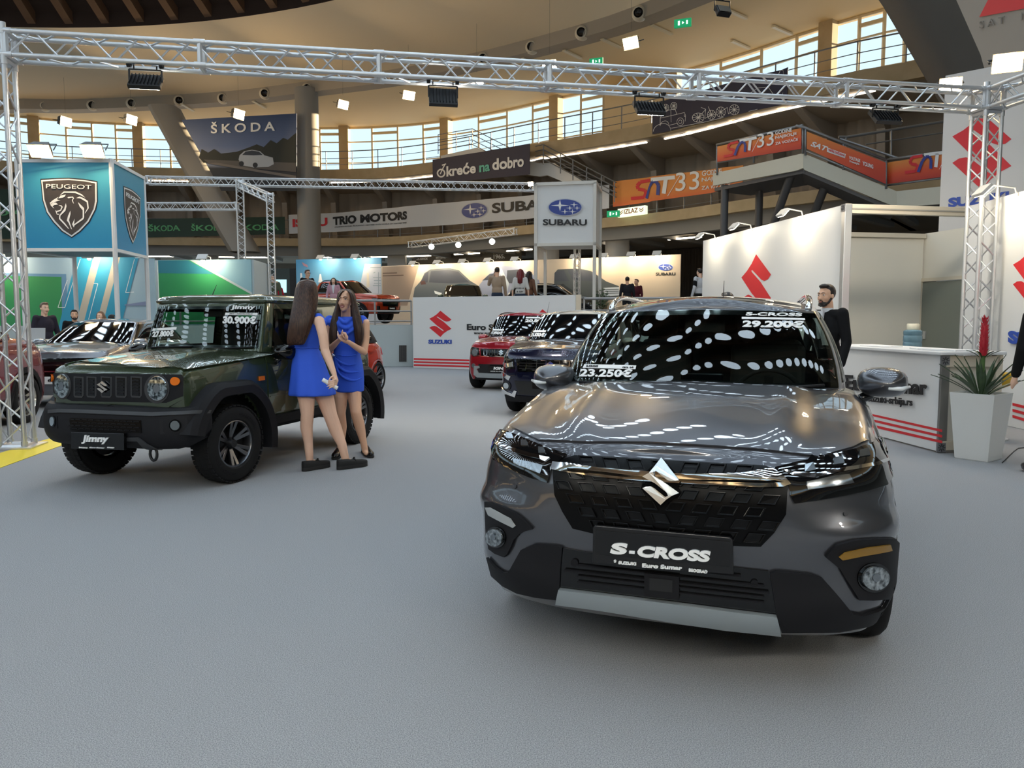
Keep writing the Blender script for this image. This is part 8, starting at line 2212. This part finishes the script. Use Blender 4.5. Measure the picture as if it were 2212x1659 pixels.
# ---------------------------------------------------------------- everyone else
def bystander(label, x, y, z, face, h, top, bottom, skin=SK, hair=('hair_black', '15100e', '2e241f'), style='short', pose='down', vox=.014, glasses=False, beard=False, shirt=None, lean=0.0, male=True, stripes=None):
    s = h / 1.76; yaw = math.atan2(face[0], -face[1])
    t = thing('person', label, 'person', loc(x, y, z, yaw))
    P = lambda a, c, e: V((a * s, (c + lean * max(0, e - .9)) * s, e * s))
    wsh = .19 if male else .165
    hc = P(0, -.015, 1.635)
    Hh = Matrix.Translation(hc) @ Matrix.Scale(s, 4)
    b = MB(); head_shapes(b, Hh, 14, male)
    b.capsule(P(0, .015, 1.55), .056 * s, P(0, .02, 1.43), .062 * s)
    b.ball(P(0, .01, 1.27), (.15 * s, .10 * s, .2 * s), 14); b.ball(P(0, .01, 1.0), (.14 * s, .1 * s, .14 * s), 14)
    arms = {}
    for g in (1, -1):
        if pose == 'phone' and g == 1: el, wr = P(g * .27, -.08, 1.24), P(g * .13, -.16, 1.50)
        elif pose == 'fold': el, wr = P(g * .25, -.05, 1.15), P(-g * .03, -.24, 1.16)
        else: el, wr = P(g * .245, .02, 1.14), P(g * .255, -.07, .90)
        sh = P(g * wsh, .01, 1.44); arms[g] = (sh, el, wr)
        b.capsule(sh, .045 * s, el, .036 * s, 10); b.capsule(el, .036 * s, wr, .025 * s, 10)
        d = (wr - el).normalized(); k = wr + d * .08 * s; b.capsule(wr, .024 * s, k, .030 * s, 10)
        sd = d.cross(V((0, 1, 0))).normalized()
        if vox < .013:
            for f in range(4): q = k + sd * (.011 * (f - 1.5)) * s; finger(b, [q, q + d * .04 * s, q + d * .062 * s + V((0, -.03, 0)) * s], .0085 * s, .007 * s)
            finger(b, [wr + d * .03 * s - sd * .025 * s, wr + d * .06 * s - sd * .042 * s, wr + d * .085 * s - sd * .042 * s], .0095 * s, .008 * s)
        else: b.capsule(k, .026 * s, k + d * .06 * s, .014 * s, 8); b.capsule(wr + d * .03 * s, .012 * s, wr + d * .08 * s - sd * .035 * s, .009 * s, 6)
        b.capsule(P(g * .09, 0, .93), .08 * s, P(g * .10, -.01, .50), .05 * s, 10); b.capsule(P(g * .10, -.01, .50), .05 * s, P(g * .105, .02, .09), .034 * s, 10)
    bd = b.build('body', skin, t, remesh=vox, sm_it=2)
    hm = hair_mat(*hair)
    face_parts(bd, Hh, mat('brow_dark', '1c120e', rough=.7), lips=mat('lips_pale', 'a8705f', rough=.5), small=True)
    b = MB()
    b.ball(P(0, .01, 1.27), (.178 * s, .125 * s, .215 * s), 18); b.ball(P(0, .01, 1.04), (.165 * s, .125 * s, .19 * s), 18); b.capsule(P(-wsh + .02, .01, 1.425), .062 * s, P(wsh - .02, .01, 1.425), .062 * s, 12)
    for g in (1, -1):
        sh, el, wr = arms[g]; b.capsule(sh, .064 * s, el, .054 * s, 12)
        if stripes != 'tee': b.capsule(el, .054 * s, wr - (wr - el) * .04, .042 * s, 12)
    jt = b.build('jacket' if shirt else 'top', top, t, remesh=max(vox, .010), sm_it=3)
    if shirt:
        b = MB(); b.prism([(-.055 * s, 1.47 * s), (.055 * s, 1.47 * s), (.012 * s, 1.17 * s), (-.012 * s, 1.17 * s)], -.128 * s, -.10 * s); b.lathe([(.064 * s, 1.44 * s), (.066 * s, 1.475 * s), (.06 * s, 1.50 * s)], 16, Matrix.Translation((0, .012 * s, 0))); b.build('shirt', shirt, t, smooth=40)
    if stripes and stripes != 'tee':
        b = MB()
        for g in (1, -1): sh, el, wr = arms[g]; m = sh.lerp(el, .55); b.capsule(m - V((0, 0, .05)), .066 * s, m + V((0, 0, .05)), .066 * s, 12)
        b.build('sleeve_stripe', stripes, jt, smooth=True)
    b = MB(); b.ball(P(0, .012, .95), (.165 * s, .122 * s, .12 * s), 14)
    for g in (1, -1): b.capsule(P(g * .088, .0, .92), .092 * s, P(g * .10, -.01, .50), .068 * s, 12); b.capsule(P(g * .10, -.01, .50), .068 * s, P(g * .105, .02, .07), .06 * s, 12)
    b.build('trousers', bottom, t, remesh=max(vox, .012), sm_it=2)
    for g in (1, -1):
        b = MB(); b.ball(P(g * .112, -.055, .045), (.045 * s, .13 * s, .045 * s), 12); b.v = [(a, c, max(e, .002)) for a, c, e in b.v]; b.build('shoe', M_shoel, t, smooth=True)
    b = MB()
    b.ball((0, .020, .034), (.081, .096, .093), 18, Hh); b.v = [v for v in b.v]
    # keep the face free: clip the cap in front below the hair line
    inv = Hh.inverted(); nv = []
    for v in b.v:
        q = inv @ V(v)
        if q.y < -.035 and q.z < .075: q.y = max(q.y, -.045) + .02; q.z = max(q.z, .02)
        if q.z < -.02 and style == 'short' and q.y < .03: q.z = -.02 + (q.z + .02) * .2
        nv.append(tuple(Hh @ q))
    b.v = nv
    if style == 'short': b.ball((0, -.035, .098), (.06, .05, .028), 12, Hh)
    if style == 'long':
        for g in (1, -1): b.pipe([Hh @ V((g * .05, .0, .08)), Hh @ V((g * .082, .01, .0)), Hh @ V((g * .088, .02, -.1)), Hh @ V((g * .085, .03, -.22)), Hh @ V((g * .07, .05, -.28))], [.03 * s, .034 * s, .04 * s, .036 * s, .012 * s], 10)
        b.pipe([Hh @ V((0, .06, .06)), Hh @ V((0, .10, -.06)), Hh @ V((0, .13, -.18)), Hh @ V((0, .135, -.32)), Hh @ V((0, .13, -.38))], [.06 * s, .078 * s, .085 * s, .075 * s, .03 * s], 12)
    b.build('hair', hm, t, smooth=60)
    if beard:
        b = MB(); b.ball((0, -.044, -.088), (.048, .046, .036), 14, Hh); b.pipe([Hh @ V((x, yy, zz)) for x, yy, zz in ((-.068, .0, -.03), (-.058, -.03, -.075), (-.03, -.072, -.105), (0, -.082, -.112), (.03, -.072, -.105), (.058, -.03, -.075), (.068, .0, -.03))], .012 * s, 8)
        b.pipe([Hh @ V((x, yy, zz)) for x, yy, zz in ((-.026, -.086, -.064), (0, -.098, -.055), (.026, -.086, -.064))], .005 * s, 6); b.build('beard', hm, t, smooth=True)
    if glasses:
        b = MB()
        for g in (1, -1): b.pipe([Hh @ V((g * .032 + .022 * math.cos(a), -.098, .002 + .016 * math.sin(a))) for a in np.linspace(0, 2 * pi, 15)[:-1]], .003, 6, closed=True); b.tube(Hh @ V((g * .054, -.096, .006)), Hh @ V((g * .078, .0, .004)), .003, 6)
        b.tube(Hh @ V((-.01, -.10, .004)), Hh @ V((.01, -.10, .004)), .003, 6); b.build('glasses', M_black, t)
    return t, arms, Hh
def cloth(n, c): return mat('cloth_' + n, c, rough=.8, spec=.2)
BLK = cloth('black', '131315'); DKG = cloth('charcoal', '232429'); JEAN = cloth('denim', '2f3a4c')
p = at(1785, 690, 8.75)
bystander('man in black suit and white shirt, bearded, standing between crossover and counter', p.x, p.y, 0, (-.86, -.5), 1.84, BLK, BLK, SK2, ('hair_black', '15100e', '2a1e18'), 'short', 'down', .009, beard=True, shirt=mat('shirt_white', 'd8dade', rough=.6))
p = at(2276, 690, 7.1)
bystander('person in black suit at the right edge, only sleeve and jacket in view', p.x, p.y, 0, (.2, .95), 1.80, BLK, BLK, pose='down', shirt=mat('shirt_white', 'd8dade'))
p = at(1570, 690, 9.3); bystander('person behind the grey crossover roof, only the hair top in view', p.x, p.y, 0, (0, 1), 1.77, DKG, JEAN, SK)
def plat(px, Y): q = at(px, 690, Y); return q.x, q.y, PZ
bystander('man in black shirt and glasses standing on the platform before the blue sky wall', *plat(666, 25.0), (.7, -.6), 1.77, BLK, DKG, SK2, ('hair_greybrown', '3a2f28', '5a4a40'), glasses=True)
bystander('woman in pink blazer with dark long hair before the orange pickup', *plat(722, 27.0), (.1, -1), 1.62, cloth('pink', 'b98f9a'), DKG, SK, ('hair_dark', '1a1210', '33241e'), 'long', male=False, shirt=mat('shirt_white', 'd8dade'))
bystander('man in olive shirt behind the pale return panel', *plat(592, 27.2), (.3, -.9), 1.74, cloth('olive', '565a48'), DKG, SK2, ('hair_greybrown', '3a2f28', '5a4a40'))
bystander('blonde woman in red top near the lit kiosk screen', *plat(600, 29.0), (.2, -.9), 1.60, cloth('red', '9c1c2c'), DKG, SK, ('hair_blonde', 'a8845a', 'd6b888'), 'long', male=False)
t, arms, Hh = bystander('man in beige shirt seen from behind with phone at his ear', *plat(1074, 24.2), (.15, 1), 1.80, cloth('beige', '9a8672'), JEAN, SK2, ('hair_dark', '1a1210', '33241e'), pose='phone')
q = arms[1][2] + V((-.01, -.02, .07)); b = MB(); b.box(tuple(q), (.012, .07, .14)); ph = b.build('mobile_phone', M_black, M=t.matrix_world.copy()); tag(ph, 'black mobile phone held at the ear of the man in beige', 'phone')
t, arms, Hh = bystander('red-haired woman in printed white tee seen from behind', *plat(1124, 24.0), (.1, 1), 1.73, cloth('white', 'c8c6c2'), JEAN, SK, ('hair_red', '4a1014', '7c2024'), 'long', male=False, stripes='tee')
lettering('HIS  WILD  NK', -.13, 1.10, .26, .05, K_ink, t, M=Matrix.Rotation(pi, 4, 'Z'), lift=.135, bold=.03); lettering('-B  ESPY', -.11, 1.0, .22, .05, K_ink, t, M=Matrix.Rotation(pi, 4, 'Z'), lift=.135, bold=.03)
bystander('dark-haired woman in brown top half hidden by the red-haired woman', *plat(1143, 24.6), (.6, .7), 1.70, cloth('brown', '6a4a3a'), JEAN, SK2, ('hair_dark', '1a1210', '33241e'), 'long', male=False)
bystander('man in dark suit seen from behind left of the blue covered table', *plat(1354, 27.0), (.1, 1), 1.66, DKG, DKG, SK2, shirt=None)
bystander('bald man in maroon shirt facing the man in dark suit', *plat(1374, 28.6), (-.7, -.7), 1.66, cloth('maroon', '4a1a22'), DKG, SK2, ('hair_shaved', '5a4238', '6a5044'))
bystander('person in white hoodie with black sleeve stripe beside the angled wall end', *plat(1510, 22.5), (-.5, .8), 1.65, cloth('hoodie', 'bfc0c4'), BLK, SK, stripes=BLK)
p = at(97, 690, 16.15); bystander('woman in dark jacket with curly hair standing by the laptop', p.x, p.y, 0, (.75, -.5), 1.80, cloth('plum', '2c2833'), BLK, SK, ('hair_curly', '4a3a30', '7a6450'), 'short', male=False)
p = at(161, 690, 17.4); bystander('bearded man with cropped dark hair behind the grey sedan', p.x, p.y, 0, (.5, -.8), 1.66, BLK, BLK, SK2, beard=True)
p = at(218, 690, 17.7); bystander('woman with light brown hair behind the grey sedan', p.x, p.y, 0, (-.1, -1), 1.63, cloth('grey', '5c6068'), BLK, SK, ('hair_lightbrown', '6a4c36', '94705a'), 'long', male=False)
p = at(241, 690, 18.5); bystander('person with dark bowed head right of the light-haired woman', p.x, p.y, 0, (.2, 1), 1.56, BLK, BLK, SK)
